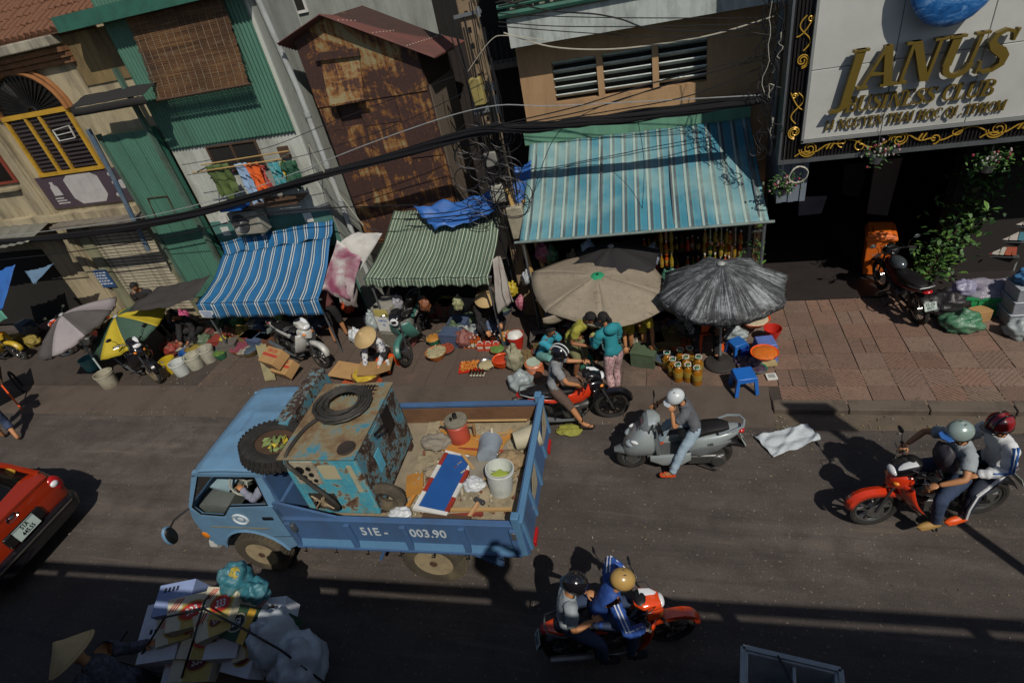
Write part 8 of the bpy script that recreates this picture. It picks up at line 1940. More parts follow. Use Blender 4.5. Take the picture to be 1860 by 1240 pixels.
obj('seat', MB().box((0, 0, .36), (.36, .36, .03)), ORANGE, ch_, bevel=.01); obj('backrest', MB().box((-.19, 0, .58), (.03, .34, .3)), ORANGE, ch_, bevel=.01)
for sx in (-1, 1):
 for sy in (-1, 1): obj('leg', MB().bar((sx * .15, sy * .15, .35), (sx * .2, sy * .2, 0), .05, .05), ORANGE, ch_, smooth=0)
stool('bright blue plastic stool standing alone at the pavement edge', gz(1350, 706, .1), R_(12), pm('1f62b5', .4, 0, .2, 4, '143f75', name='stool_blue'), .32, .30)
stool('small blue round-topped stool right of the umbrella base', gz(1338, 640), R_(30), BLUE, .24, .24)
stool('pale blue stool carrying the orange basins', gz(1388, 648), R_(8), pm('5a6fae', .5, 0, .3, name='lilac_blue'), .34, .28)
basin('large orange basin of rice at the back of the basin stack', gz(1368, 612) + V((0, .05, .25)), .25, .12, ORANGE, pm('b0a58c', .8, 0, .3, 14, name='rice'), .9); basin('orange basin of shredded carrot on the pale blue stool', gz(1388, 648, PV + .35), .20, .10, ORANGE, pm('c4661c', .6, 0, .3, 14, name='carrot'), .95)
basin('red plastic basket right of the orange basins', gz(1402, 625) + V((0, .05, .1)), .14, .2, RED, None, cat='basket'); basin('shiny steel pot in front of the pale blue stool', gz(1374, 645), .11, .12, STEEL, None, cat='pot')
solo('blue_cup', 'deep blue plastic cup beside the small blue stool', 'cup', MB().lathe([(.01, 0), (.06, 0), (.075, .2), (.07, .2), (.055, .01), (.01, .01)], 16), pm('1c3f9a', .4, 0, .2, name='deep_blue'), gz(1351, 648))
basin('green bowl of purple onions at the front of the grey umbrella stall', gz(1376, 674), .14, .07, pm('1f7a5c', .4, 0, .3, name='emerald'), pm('3a2a3a', .5, 0, .5, 14, '8a7f8a', name='purple_onion'), .95, 'bowl')
basin('green box under the steel pot', gz(1378, 655), .10, .08, pm('1f6a4c', .5, 0, .3, name='bottle_green'), None, cat='box')
sack('produce_bag', 'dark purple bag of onions, left one by the umbrella base', gz(1350, 662), (.15, .12, .08), pm('4a3a4c', .4, 0, .6, 12, '9a8fa0', name='purple_bag', bmp=.6), 51, cat='bag')
sack('produce_bag', 'dark purple bag of onions, right one behind the green bowl', gz(1366, 664), (.13, .11, .09), pm('4a3a4c', .4, 0, .6, 12, '9a8fa0', name='purple_bag', bmp=.6), 52, cat='bag')
sack('plastic_bag', 'crumpled silvery bag under the grey umbrella edge', gz(1335, 618), (.2, .16, .16), PLG, 53, cat='bag')
bn_ = thing('chopstick_bundle', 'bundle of pale flat sticks at the right of the purple bags', 'sticks', gz(1392, 662), R_(10))
for i in range(5): obj('stick', MB().box((.01 * (i % 2), -.08 + i * .04, .04 + .01 * (i % 3)), (.28, .032, .02)), pm('a8966a', .8, 0, .3, name='split_bamboo'), bn_, smooth=0)
fb = thing('foam_box', 'small white foam box lying on the tiles near the blue stool', 'box', gz(1401, 686), R_(8)); obj('tray', MB().box((0, 0, .02), (.15, .14, .04), taper=1.08), WHITE, fb, bevel=.008); obj('inset', MB().box((0, 0, .041), (.10, .09, .003)), pm('8f9290', .6, 0, .2, name='inset_grey'), fb, bevel=.01)
# white sheet on the road
mb = MB(); q = [G(1370, 795), G(1465, 772), G(1490, 800), G(1405, 833)]
mb.grid(lambda u, v: q[0].lerp(q[1], u).lerp(q[3].lerp(q[2], u), v) + V((.03 * noise.noise(V((u * 3, v * 3, 7))), .03 * noise.noise(V((u * 3, v * 3, 2))), .03 + .035 * noise.noise(V((u * 5, v * 4, 1))) + .03 * max(0, math.sin(u * 9 + v * 7)) ** 3 + .014 * abs(noise.noise(V((u * 14, v * 11, 4)))))), 36, 28)
solo('white_sack', 'flattened white woven sack lying on the road behind the scooter', 'sack', mb, pm('aab2b8', .75, 0, .25, 4, '7a8288', name='woven_white', bmp=.2), solid=.012)
sack('green_waste', 'small heap of yellow-green peelings under the black and red motorbike', G(1035, 783, .0), (.2, .12, .04), pm('8a8a3a', .8, 0, .6, 14, '4f5420', name='peelings', bmp=.6), 61, cat='peelings')
# ================================================================== shop interiors in shade
def shade_front(par, x0, x1, y, z1, off, m=DARK): return obj('shop_shade', MB().bb(V((x0, y - .02, PV)) - off, V((x1, y, z1)) - off), m, par, smooth=0)  # thin dark sheet on the wall stands for the shaded shop inside
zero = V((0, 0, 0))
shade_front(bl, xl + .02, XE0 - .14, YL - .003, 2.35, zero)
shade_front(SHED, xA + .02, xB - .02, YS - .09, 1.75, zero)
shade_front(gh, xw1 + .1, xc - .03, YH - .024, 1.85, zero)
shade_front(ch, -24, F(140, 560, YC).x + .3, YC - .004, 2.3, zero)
sh_ = thing('bottle_shelf', 'dark timber shelving at the back of the bottle shop', 'shelf', (-.2, 10.2, PV))
for k in range(4): obj('board', MB().box((0, 0, .45 + k * .45), (2.7, .3, .03)), DWOOD, sh_, smooth=0)
for x in (-1.36, 0, 1.36): obj('upright', MB().box((x, 0, 1.0), (.04, .3, 2.0)), DWOOD, sh_, smooth=0)
cols_ = ['c0561c', 'b08a28', '8a2f1a', '7d6a1c', '2a1c16', '3f5a2a']
protos = []
for i, c in enumerate(cols_):
 t = thing('bottle', 'bottle of %s sauce on the dim bottle shop shelf' % ['orange', 'amber', 'brick red', 'olive', 'dark', 'green'][i], 'bottle', (-1.4 + i * .1, 10.05, PV + .465), 0, 'bottles on the shop shelves'); bottle_mesh(t, GLS[c], [CAPW, CAPR][i % 2], .28, .04, [LABW, LABY, LABR][i % 3]); protos.append(t)
r_ = random.Random(77)
for k in range(4):
 for i in range(26):
  if k == 0 and i < 6: continue
  if r_.random() < .18: continue
  dup(r_.choice(protos), (-1.45 + i * .1 + r_.uniform(-.01, .01), 10.05 + r_.uniform(-.05, .05), PV + .465 + k * .45), r_.uniform(0, 6))
# hanging bottle clusters at the awning edge
def hang(px, py, label, n, cols2, Y=9.1):
 t = thing('bottle_cluster', label, 'bottles', F(px, py, Y))
 obj('cord', MB().tube([(0, 0, .05), (0, 0, .6)], .006, 4), WHITE, t)
 for i in range(n):
  b_ = obj('bottle', MB().lathe([(.005, 0), (.035, 0), (.035, .14), (.014, .2), (.014, .24), (.005, .24)], 10, ((i % 3 - 1) * .085, (i % 2) * .06, -.24 * (i // 3))), GLS[cols2[i % len(cols2)]], t)
  obj('cap', MB().cyl(((i % 3 - 1) * .085, (i % 2) * .06, -.24 * (i // 3) + .24), ((i % 3 - 1) * .085, (i % 2) * .06, -.24 * (i // 3) + .27), .016, n=8), CAPW, b_)
  obj('label_band', MB().lathe([(.0355, .04), (.0365, .045), (.0365, .10), (.0355, .105)], 10, ((i % 3 - 1) * .085, (i % 2) * .06, -.24 * (i // 3))), LABY, b_)
hang(1210, 440, 'cluster of amber bottles hanging left under the teal awning', 9, ['b08a28', 'c0561c', '7d6a1c']); hang(1290, 440, 'cluster of mixed bottles hanging at the middle of the teal awning', 9, ['b08a28', '3f5a2a', '7d6a1c']); hang(1335, 445, 'cluster of orange bottles hanging near the ladder', 9, ['c0561c', 'b08a28', 'c0561c']); hang(1310, 442, 'cluster of dark bottles hanging between amber and orange ones', 6, ['2a1c16', '7d6a1c', 'b08a28'])
# bagged goods hanging in the dim shop
for i, (px, py, c, lab) in enumerate([(1000, 462, '35573a', 'dark green bag hanging at the left of the bottle shop'), (1068, 452, '8a9fb3', 'pale blue plastic bag hanging in the bottle shop'), (1185, 460, '7d8596', 'grey-blue bag hanging beside the amber bottles'), (985, 455, '8a4a5a', 'rose bag hanging by the pole'), (1110, 462, '6d3a33', 'brick-coloured bag hanging in the bottle shop'), (1040, 470, '5d5540', 'olive bag hanging low in the bottle shop'), (1215, 500, '3d6d5d', 'green bucket-like bag behind the grey umbrella')]):
 p = F(px, py, 9.2); sack('hanging_bag', lab, p - V((0, 0, .2)), (.14, .11, .19), pm(c, .4, 0, .5, 6, bmp=.6, name='hbag_' + c), 80 + i, cat='bag', neck=True)
# back rows of goods under the awnings: crates, jars, bags in shade
r_ = random.Random(15); palette = ['5d3a2a', '4a5a44', '6b5a3a', '3a4a5a', '7a4a44', '5a5550', '80702f', '41506b', '8a8478', '7d3026']
adj = {'5d3a2a': 'brown', '4a5a44': 'moss green', '6b5a3a': 'tan', '3a4a5a': 'slate blue', '7a4a44': 'dusty red', '5a5550': 'grey', '80702f': 'mustard', '41506b': 'indigo', '8a8478': 'pale', '7d3026': 'rust red'}
def backrow(x0, x1, y0, y1, n, where):
 for i in range(n):
  c = r_.choice(palette); x, y = r_.uniform(x0, x1), r_.uniform(y0, y1); k = r_.random(); z = PV
  if k < .4: t = solo('goods_crate', '%s crate among the shaded goods %s' % (adj[c], where), 'crate', MB().box((0, 0, .14), (.4, .3, .28)).box((0, 0, .285), (.42, .32, .02)), pm(c, .7, 0, .5, 5, name='goods_' + c), (x, y, z), r_.uniform(-.3, .3), group='shaded goods ' + where, smooth=0)
  elif k < .75: sack('goods_bag', '%s bag among the shaded goods %s' % (adj[c], where), (x, y, z), (.2, .16, .18), pm(c, .6, 0, .5, 6, bmp=.5, name='goodsb_' + c), 100 + i, cat='bag', neck=r_.random() < .5)['group'] = 'shaded goods ' + where
  else: basin('%s basin among the shaded goods %s' % (adj[c], where), (x, y, z), .2, .15, pm(c, .5, 0, .4, name='goodsc_' + c), pm(r_.choice(palette), .7, 0, .5, 12, name='fill'), .9)['group'] = 'shaded goods ' + where
backrow(-2.2, 1.1, 8.8, 9.9, 26, 'in the bottle shop'); backrow(-5.4, -3.2, 8.9, 9.7, 12, 'under the green awning'); backrow(-11.2, -7.6, 8.6, 9.2, 22, 'around the blue awning'); backrow(-17.5, -13, 8.7, 9.6, 18, 'in the left shop'); backrow(-2.4, -1.4, 7.9, 8.8, 14, 'by the pole foot'); backrow(-11.6, -8.3, 8.15, 8.6, 20, 'left of the blue awning'); backrow(-5.5, -5.1, 8.0, 8.8, 5, 'beside the notice cabinet'); backrow(-4.6, -3.4, 8.3, 8.9, 10, 'behind the condiment stall'); backrow(-1.2, .2, 7.7, 8.6, 14, 'under the brown umbrella'); backrow(-.6, .6, 8.1, 8.8, 9, 'between the big umbrellas')
# ladder by the shop's right post, creeper on it
ld = thing('ladder', 'grey metal ladder standing at the right end of the teal awning', 'ladder', (0, 0, 0)); a0, a1 = F(1363, 402, 8.9), F(1390, 398, 8.9)
for p in (a0, a1): obj('rail', MB().bar(V((p.x, 8.9, PV)), V((p.x, 8.9, p.z + .2)), .03, .04), GREYM, ld, smooth=0)
for k in range(7): obj('rung', MB().bar(V((a0.x, 8.9, PV + .28 + k * .3)), V((a1.x, 8.9, PV + .28 + k * .3)), .025, .025), GREYM, ld, smooth=0)
LEAF = [pm('3d5f2c', .5, 0, .3, 9, '24381b', name='leaf_green'), pm('567a35', .5, 0, .3, 9, '33491f', name='leaf_light'), pm('24401f', .5, 0, .3, 9, '14260f', name='leaf_dark')]
def leaf_plant(name, label, pts, n, rad, ls, cat='plant', flowers=None, stemr=.012, seed=0, pot=None):
 r_ = random.Random(seed); base = V(pts[0]); t = thing(name, label, cat, base); L = [V(p) - base for p in pts]
 obj('stem', MB().tube(L, stemr, 5), DWOOD, t)
 mb = MB()
 for i in range(n):
  k = r_.uniform(0, len(L) - 1.001); c = L[int(k)].lerp(L[int(k) + 1], k % 1) + V((r_.gauss(0, rad), r_.gauss(0, rad * .7), r_.gauss(0, rad)))
  R = Matrix.Rotation(r_.uniform(0, 6.28), 3, 'Z') @ Matrix.Rotation(r_.uniform(-1.1, .5), 3, 'X'); l = ls * r_.uniform(.6, 1.3); mb.m = r_.choice((0, 0, 1, 2))
  mb.poly([c + R @ V(p) * l for p in ((0, -.5, 0), (.28, -.1, .06), (.2, .3, .03), (0, .55, -.08), (-.2, .3, .03), (-.28, -.1, .06))])
 obj('leaves', mb, LEAF, t, kind='stuff', smooth=0)
 if flowers:
  mb = MB()
  for i in range(flowers[1]):
   k = r_.uniform(0, len(L) - 1.001); c = L[int(k)].lerp(L[int(k) + 1], k % 1) + V((r_.gauss(0, rad), r_.gauss(-rad * .5, rad * .5), r_.gauss(.04, rad * .8))); mb.m = r_.randrange(len(flowers[0])); mb.ell(c, flowers[2] * r_.uniform(.6, 1.2), 6, 4)
  obj('flowers', mb, flowers[0], t, kind='stuff')
 return t
leaf_plant('climbing_plant', 'leafy creeper growing up the ladder beside the bottle shop', [(a0.x + .08, 8.85, PV + .3), (a0.x + .12, 8.85, 1.2), (a0.x + .1, 8.85, 1.9)], 90, .09, .10, seed=2)
# ================================================================== club forecourt
bin_ = thing('wheelie_bin', 'bright orange wheelie bin standing in the club entrance', 'bin', G(1585, 493, PV + .02), R_(-12))
OB = pm('d0661c', .45, 0, .2, 3, '8a3d12', name='bin_orange')
obj('body', MB().rings([[V((x * s1, y * s1, z)) for x, y in ((-.22, -.25), (.22, -.25), (.22, .25), (-.22, .25))] for z, s1 in ((.04, .82), (.8, 1.0))]), OB, bin_, smooth=0, bevel=.015)
obj('rim', MB().box((0, 0, .80), (.49, .55, .06)), OB, bin_, bevel=.015); obj('lid', MB().box((0, 0, .86), (.48, .54, .05), taper=.85).box((0, -.05, .895), (.3, .3, .03), taper=.85).box((0, .28, .85), (.4, .06, .05)), OB, bin_, bevel=.012)
for s in (-1, 1): obj('wheel', torus_wheel((0, 0, 0), .09, .05), TYRE, bin_).location = (s * .22, .2, .0)
rk = thing('magazine_rack', 'wire rack of books and magazines against the dark creeper wall', 'rack', G(1795, 500, PV) + V((0, .2, 0)), R_(-14))
mb = MB()
for x in (-.42, .42): mb.bar((x, 0, 0), (x, .12, 1.25), .025, .025)
mb.bar((-.42, .12, 1.25), (.42, .12, 1.25), .025, .025)
obj('frame', mb, pm('9a9fa3', .4, .4, .3, name='rack_metal'), rk, smooth=0)
r_ = random.Random(3); mags = ['9a4a30', '4a6a9a', 'a8a49a', '8a7f3a', '6a4a6a', '3f7a8a', 'b0aaa4', '8f3f3f']
for k in range(4):
 obj('shelf', MB().box((0, .03 + .03 * k, .32 + .27 * k), (.82, .26, .015)), GREYM, rk, smooth=0)
 x = -.36
 while x < .34:
  w_ = r_.uniform(.06, .13); c = r_.choice(mags); obj('book', MB().box((x + w_ / 2, .01 + .03 * k, .40 + .27 * k), (w_ * .9, .20, .14), Matrix.Rotation(r_.uniform(-.25, .25), 3, 'Y') @ rx(R_(-20))), pm(c, .5, 0, .3, 9, name='book_' + c), rk, smooth=0); x += w_
gc_ = thing('green_crate', 'green plastic crate heaped with bagged leaflets below the rack', 'crate', G(1790, 560, PV), R_(-6))
GC = pm('1f8a54', .4, 0, .25, 4, '12502f', name='crate_green')
obj('body', MB().bb((-.42, -.22, 0), (.42, -.20, .34)).bb((-.42, .20, 0), (.42, .22, .34)).bb((-.42, -.20, 0), (-.40, .20, .34)).bb((.40, -.20, 0), (.42, .20, .34)).bb((-.40, -.20, .01), (.40, .20, .03)), GC, gc_, smooth=0)
mb = MB()
for i in range(9): mb.bb((-.41 + i * .1, -.235, .02), (-.38 + i * .1, -.2205, .33))
mb.bb((-.43, -.24, .30), (.43, -.236, .35)); obj('rib', mb, GC, gc_, smooth=0, kind='stuff')
sack('plastic_bag', 'clear plastic bag of printed leaflets heaped on the green crate', gc_.location + V((0, .02, .18)), (.45, .24, .18), pm('8d8b98', .25, 0, .6, 9, '5a4a66', name='leaflet_bag', bmp=.8), 71, cat='bag')
sack('plastic_bag', 'lilac plastic bag at the left end of the green crate', gc_.location + V((-.42, -.05, .36)), (.17, .14, .12), pm('8a88a0', .3, 0, .4, 8, '5f5d78', name='lilac_bag', bmp=.6), 72, cat='bag')
sack('plastic_bag', 'knotted green rubbish bag on the tiles in front of the green crate', G(1742, 597, PV), (.28, .2, .17), pm('3f6f52', .25, 0, .5, 7, '8fa596', name='green_film', bmp=.9), 73, cat='bag', neck=True)
carton('small brown carton beside the green rubbish bag', G(1775, 580, PV), (.26, .2, .2), R_(20), bands=0)
sack('plastic_bag', 'black rubbish bag between the parked motorbike and the green crate', G(1715, 575, PV) + V((0, .1, 0)), (.3, .24, .24), pm('232124', .3, 0, .3, 7, '5a585a', name='black_film', bmp=.9), 74, cat='bag')
for k in range(3):
 t = thing('clear_tub', ['lowest', 'middle', 'topmost'][k] + ' clear plastic storage tub stacked at the right edge', 'tub', G(1850, 580, PV) + V((0, 0, .23 * k)), R_(4)); obj('body', MB().box((0, 0, .1), (.5, .36, .2), taper=1.06), pm('8a8f98', .3, 0, .4, 9, '5d6068', name='clear_tub'), t, bevel=.015); obj('lid', MB().box((0, 0, .215), (.54, .40, .025)), pm('9ba2a8', .3, 0, .2, name='tub_lid'), t, bevel=.008)
sack('plastic_bag', 'sky-blue plastic bag resting on the stacked clear tubs', G(1850, 580, PV) + V((0, .0, .68)), (.24, .2, .12), pm('4a7fae', .3, 0, .4, 7, '2f5680', name='sky_bag', bmp=.7), 75, cat='bag')
sack('plastic_bag', 'grey-white rubbish bag on the tiles at the right edge', G(1850, 610, PV), (.2, .17, .16), PLG, 76, cat='bag')
PINKW = [pm('a8898c', .6, 0, .2, name='pink_petal'), pm('b0aaa6', .6, 0, .2, name='white_petal'), pm('8f3a48', .6, 0, .2, name='crimson_petal')]
vx = F(1740, 300, 10.15)
leaf_plant('climbing_plant', 'tall dark creeper climbing the wall right of the orange bin', [(G(1690, 520, PV).x, 10.05, PV), (4.75, 10.1, 1.0), (4.95, 10.1, 1.9), (5.1, 10.1, 2.7), (5.3, 10.1, 3.2)], 1000, .22, .13, seed=5)
leaf_plant('climbing_plant', 'low leafy creeper spray behind the parked motorbike', [(4.35, 9.95, PV), (4.5, 9.9, .6), (4.6, 9.9, 1.0)], 110, .16, .11, seed=6)
def basket(label, px, py, Y, seed, n=200):
 p = F(px, py, Y); t = leaf_plant('hanging_basket', label, [p + V((0, 0, .05)), p + V((.0, 0, .14)), p + V((.16, 0, .12)), p + V((-.14, 0, .1))], n, .09, .06, 'flower basket', (PINKW, 30, .018), .006, seed)
 obj('pot', MB().lathe([(.01, -.10), (.07, -.08), (.10, .03), (.09, .03), (.01, -.06)], 14), GREYM, t); obj('wire', MB().tube([(0, 0, .0), (0, .02, .8)], .004, 4), GREYM, t)
basket('hanging basket of pink and white flowers under the sign at the right', 1792, 308, 8.9, 11); basket('hanging basket of small red and white flowers left of the club entrance', 1418, 350, 8.75, 12); basket('hanging fern basket with pale blooms under the middle of the sign', 1590, 292, 8.8, 13, 90)
solo('wire_coil', 'loop of white wire hanging from the lower left corner of the sign', 'wire', MB().tube([V((.12 * math.cos(a * .5) * (1 + .1 * math.sin(a)), .02 * math.sin(a * .9), .12 * math.sin(a * .5))) for a in range(30)], .008, 5), WCAB, F(1450, 318, 8.35))
# signpost out of frame at the right whose shadow crosses the road
spst = thing('sign_post', 'tall signpost with a plate at the near kerb beyond the right edge', 'signpost', (4.95, 2.25, 0)); obj('post', MB().cyl((0, 0, 0), (0, 0, 6.2), .07, .055, n=10), GREYM, spst); obj('sign_plate', MB().box((0, 0, 5.9), (.62, .05, .7)), GREYM, spst)
# ================================================================== laundry and air conditioner on the green house
lb = thing('drying_rack', 'narrow plank balcony with drying poles below the white house window', 'rack', F(470, 372, 9.35))
o0 = V(lb.location); x0, x1 = F(410, 380, 9.35).x - o0.x, F(545, 362, 9.35).x - o0.x
for k in range(3): obj('plank', MB().box(((x0 + x1) / 2, -.1 + k * .17, .0 + .01 * k), (x1 - x0, .15, .03)), DWOOD, lb, smooth=0)
zl = F(470, 297, 9.2).z - o0.z
for k, y in enumerate((-.2, .1)): obj('drying_pole', MB().tube([(x0 - .15, y, zl + .05 * k), (x1 + .12, y, zl + .04 + .05 * k)], .014, 6), BAMB, lb)
for x in (x0 + .02, x1 - .02): obj('bracket', MB().tube([(x, .3, zl), (x, -.25, zl + .02)], .014, 6), GREYM, lb)
cl_ = [('olive green shirt at the left end of the drying pole', 392, 437, 42, 62, '4a5c2c', None), ('small pink and white cloth beside the olive shirt', 408, 300, 10, 30, 'a8688a', None), ('light blue washed jeans hanging long from the drying pole', 436, 0, 26, 76, '8aa5c4', None), ('orange shirt in the middle of the drying pole', 456, 0, 28, 52, 'd05a1a', None), ('red floral cloth overlapping the orange shirt', 468, 0, 26, 40, 'a8302c', 'b0a29a'), ('teal and white patterned cloth right of the red floral one', 498, 0, 26, 44, '2f8a94', 'a3b0a8'), ('dark green shirt at the right end of the drying pole', 522, 0, 26, 46, '1f5038', None), ('black shirt edge hanging left of the olive shirt', 384, 0, 12, 46, '2a2628', None), ('yellow towel strip between teal cloth and green shirt', 511, 0, 8, 42, 'b0982c', None)]
for i, (lab, px, _, w_, h_, c, c2) in enumerate(cl_):
 ptop = F(px, 297 - (px - 436) * .05 + (6 if i in (4, 7) else 0), 9.18 + .1 * (i % 3)); W_c = w_ * .0105; H_c = h_ * .0108
 mb = MB()
 def fn(u, v, W_c=W_c, H_c=H_c, i=i):
  wv = W_c * (1 + .12 * math.sin(v * 3 + i)) * (1 if v > .25 or w_ < 15 or 'jean' in lab else 1.15)
  return V(((u - .5) * wv + .02 * noise.noise(V((u * 3, v * 3, i))), .03 * math.sin(u * 14 + i) + .05 * noise.noise(V((u * 5, v * 3, i + 9))), -H_c * v * (1 - .14 * math.sin(u * 9 + i)) ))
 mb.grid(fn, 18, 18)
 mt_ = pm(c, .8, 0, .75 if c2 else .3, 16 if c2 else 5, c2 or '3a3a38', bmp=.2, name='laundry_' + c)
 solo('laundry', lab, 'laundry', mb, mt_, ptop, solid=.008)
solo('blue_tray', 'blue plastic crate tray at the left end of the drying balcony', 'tray', MB().bb((-.25, -.16, 0), (.25, .16, .03)).bb((-.25, -.16, .03), (.25, -.14, .12)).bb((-.25, .14, .03), (.25, .16, .12)).bb((-.25, -.14, .03), (-.23, .14, .12)).bb((.23, -.14, .03), (.25, .14, .12)), BLUE, F(428, 378, 9.2), smooth=0)
ac = thing('air_conditioner', 'rusty outdoor air conditioner unit with a round fan above the blue awning', 'air conditioner', F(458, 424, 9.35), R_(0))
obj('case', MB().box((0, .1, .25), (.72, .28, .5)), pm('8f8d82', .6, 0, .7, 4, '55483a', name='ac_cream'), ac, bevel=.015); obj('fan_guard', MB().lathe([(.02, .02), (.19, .02), (.205, 0)], 22, (-.12, -.045, .25), rx(PI / 2)), pm('3a342e', .7, 0, .5, name='fan_dark'), ac)
mb = MB()
for k in range(9): mb.tube([(-.12 + .19 * math.cos(a) * (k / 9 + .1), -.07, .25 + .19 * math.sin(a) * (k / 9 + .1)) for a in [2 * PI * i / 18 for i in range(18)]], .004, 4, True)
obj('grille', mb, GREYM, ac, kind='stuff');
for s in (-1, 1): obj('bracket', MB().bar((s * .3, .2, -.02), (s * .3, -.1, -.02), .03, .03), GREYM, ac, smooth=0)
for i, (px, py) in enumerate([(405, 398), (410, 420), (468, 410), (560, 395)]): obj('white_patch', MB().box(F(px, py, YH - .032) , (.2, .012, .2)), WHITE, gh, smooth=0)
# ================================================================== carton load at the bottom left
BEERC = pm('bdb7a0', .75, 0, .3, 5, '6d6653', name='printed_carton'); BEERW = pm('bfc4cc', .7, 0, .25, 5, '767b84', name='white_carton'); BEERG = pm('23402c', .7, 0, .2, 5, name='green_carton'); BEERB = pm('7f8fb5', .7, 0, .3, 5, '55628a', name='pale_blue_carton')
OVY = pm('9a7f2a', .6, 0, .2, name='ring_ochre'); OVR = pm('a8261a', .6, 0, .2, name='oval_red'); OVD = pm('5d1a1c', .6, 0, .2, name='oval_maroon')
def oval(par, loc, rot, r, red, txt='333', ring=OVY):
 o = obj('logo_oval', MB().prism([V((r * 1.0 * math.cos(a), r * .68 * math.sin(a), 0)) for a in [2 * PI * i / 28 for i in range(28)]], (0, 0, .002)), ring, par, smooth=0); o.location = loc; o.rotation_euler = rot
 obj('logo_field', MB().prism([V((r * .86 * math.cos(a), r * .56 * math.sin(a), .0022)) for a in [2 * PI * i / 28 for i in range(28)]], (0, 0, .001)), red, o, smooth=0)
 text_part(txt, r * .72, WHT, o, (0, 0, .0042), (0, 0, 0))
 return o
cart = [ # px, py, z, size, rot(x,y,z), material, oval colour, label
(315, 1085, 1.30, (.42, .30, .26), (28, -8, 20), BEERB, None, 'pale blue-lilac carton at the top left of the carton load'),
(340, 1110, 1.28, (.40, .30, .22), (41, 10, 35), BEERC, OVR, 'cream beer carton with a bright red oval below the lilac carton'),
(395, 1095, 1.34, (.40, .28, .22), (46, -10, 0), BEERC, OVR, 'cream beer carton with a tilted red oval at the top of the load'),
(385, 1130, 1.25, (.34, .24, .22), (51, 5, 50), BEERC, OVD, 'small cream carton with a maroon oval in the middle of the load'),
(430, 1130, 1.22, (.42, .30, .24), (51, -15, -15), BEERG, 'G', 'dark green carton with a ringed black emblem in the load'),
(485, 1110, 1.05, (.36, .26, .20), (26, -5, 15), BEERW, OVD, 'white carton with small maroon ovals at the right of the load'),
(495, 1135, .90, (.34, .22, .16), (31, -10, 5), BEERG, None, 'narrow dark green carton with red print under the right white one'),
(290, 1165, 1.0, (.40, .34, .24), (36, 5, 25), BEERW, None, 'plain white open carton at the left of the load'),
(315, 1140, 1.10, (.34, .26, .2), (44, 8, 40), BEERC, OVD, 'cream carton tucked under the bright red oval one'),
(350, 1200, .85, (.44, .34, .26), (46, 5, 15), BEERC, OVD, 'cream beer carton with a big maroon oval low in the load'),
(435, 1190, .85, (.44, .32, .24), (51, -20, -10), BEERW, OVD, 'white carton with two maroon ovals low at the right of the load'),
(300, 1125, .95, (.5, .4, .3), (20, 0, 30), BEERW, None, 'wide plain carton buried behind the open white one'),
(365, 1160, 1.0, (.42, .34, .3), (40, 5, 10), BEERC, OVR, 'cream carton with a red oval wedged in the centre of the load'),
(455, 1160, .95, (.4, .3, .3), (38, -10, 35), BEERC, OVR, 'cream carton with a red oval pressed against the grey sacks'),
(330, 1215, .75, (.4, .32, .3), (36, 0, 20), BEERW, OVD, 'white carton with a maroon oval at the lower left of the load'),
(405, 1165, 1.0, (.34, .28, .22), (36, 10, 20), BEERW, None, 'plain white carton with folded flaps in the middle of the load')]
for px, py, z, cs_, ro, m, ov_, lab in cart:
 t = thing('carton', lab, 'carton', G(px, py, z), (R_(ro[0] * .45), R_(ro[1] * .6), R_(ro[2] * .7)), 'cartons tied on the waste cart'); l, w_, h = cs_[0] * 1.05, cs_[1] * 1.12, cs_[2] * 1.5
 obj('box', MB().box((0, 0, -h / 2), (l, w_, h)), m, t, smooth=0, bevel=.004)
 if 'flaps' in lab: obj('flap', MB().box((0, w_ / 2 + .05, .012), (l * .9, .11, .006), rx(R_(22))), m, t, smooth=0)
 if ov_ == 'G':
  for q3, rt_ in (((0, 0, .002), (0, 0, .5)),): oval(t, q3, rt_, .13, BLACK, 'BGI', pm('a3a08a', .6, 0, .2, name='ring_cream'))
  obj('yellow_edge', MB().box((l * .36, 0, .0015), (l * .25, w_ * .98, .002)), YEL, t, smooth=0)
 elif ov_:
  if m is BEERC: obj('print_band', MB().box((l * .18, -w_ * .12, .0006), (l * .62, w_ * .74, .001)), pm('a8934a', .7, 0, .4, 7, 'b5ad8c', name='mustard_print'), t, smooth=0)
  oval(t, (l * .12, 0, .002), (0, 0, .3), .145 if 'small' not in lab else .08, ov_)
  if 'two' in lab or 'small maroon' in lab: oval(t, (-l * .28, 0, .002), (0, 0, .3), .07, ov_)
  oval(t, (0, -w_ / 2 - .002, -h / 2), (PI / 2, 0, 0), .09, ov_); oval(t, (0, w_ / 2 + .002, -h / 2), (-PI / 2, 0, PI), .09, ov_)
  mb = MB()
  for k in range(3): mb.bar((-l * .45 + k * .03, w_ * .1, .001), (-l * .25 + k * .03, w_ * .45, .001), .012, .002)
  obj('red_stripes', mb, OVR, t, smooth=0)
 else:
  mb = MB()
  for k in range(4): mb.box((-l * .3 + k * .05, w_ * .3, .001), (.03, .05, .002))
  obj('print_marks', mb, NAVY, t, smooth=0)
AQUA = pm('33707f', .3, 0, .7, 7, '86a9ad', name='aqua_film', bmp=.9); AQUA.node_tree.nodes['Principled BSDF'].inputs['Alpha'].default_value = .82
sack('plastic_bag', 'round turquoise plastic bag with yellow contents on top of the carton load', G(430, 1052, 1.42) - V((0, 0, .12)), (.165, .155, .17), AQUA, 91, cat='bag', neck=False)
sack('plastic_bag', 'smaller turquoise plastic bag right of the round one on the load', G(463, 1072, 1.32) - V((0, 0, .12)), (.14, .13, .13), AQUA, 92, cat='bag')
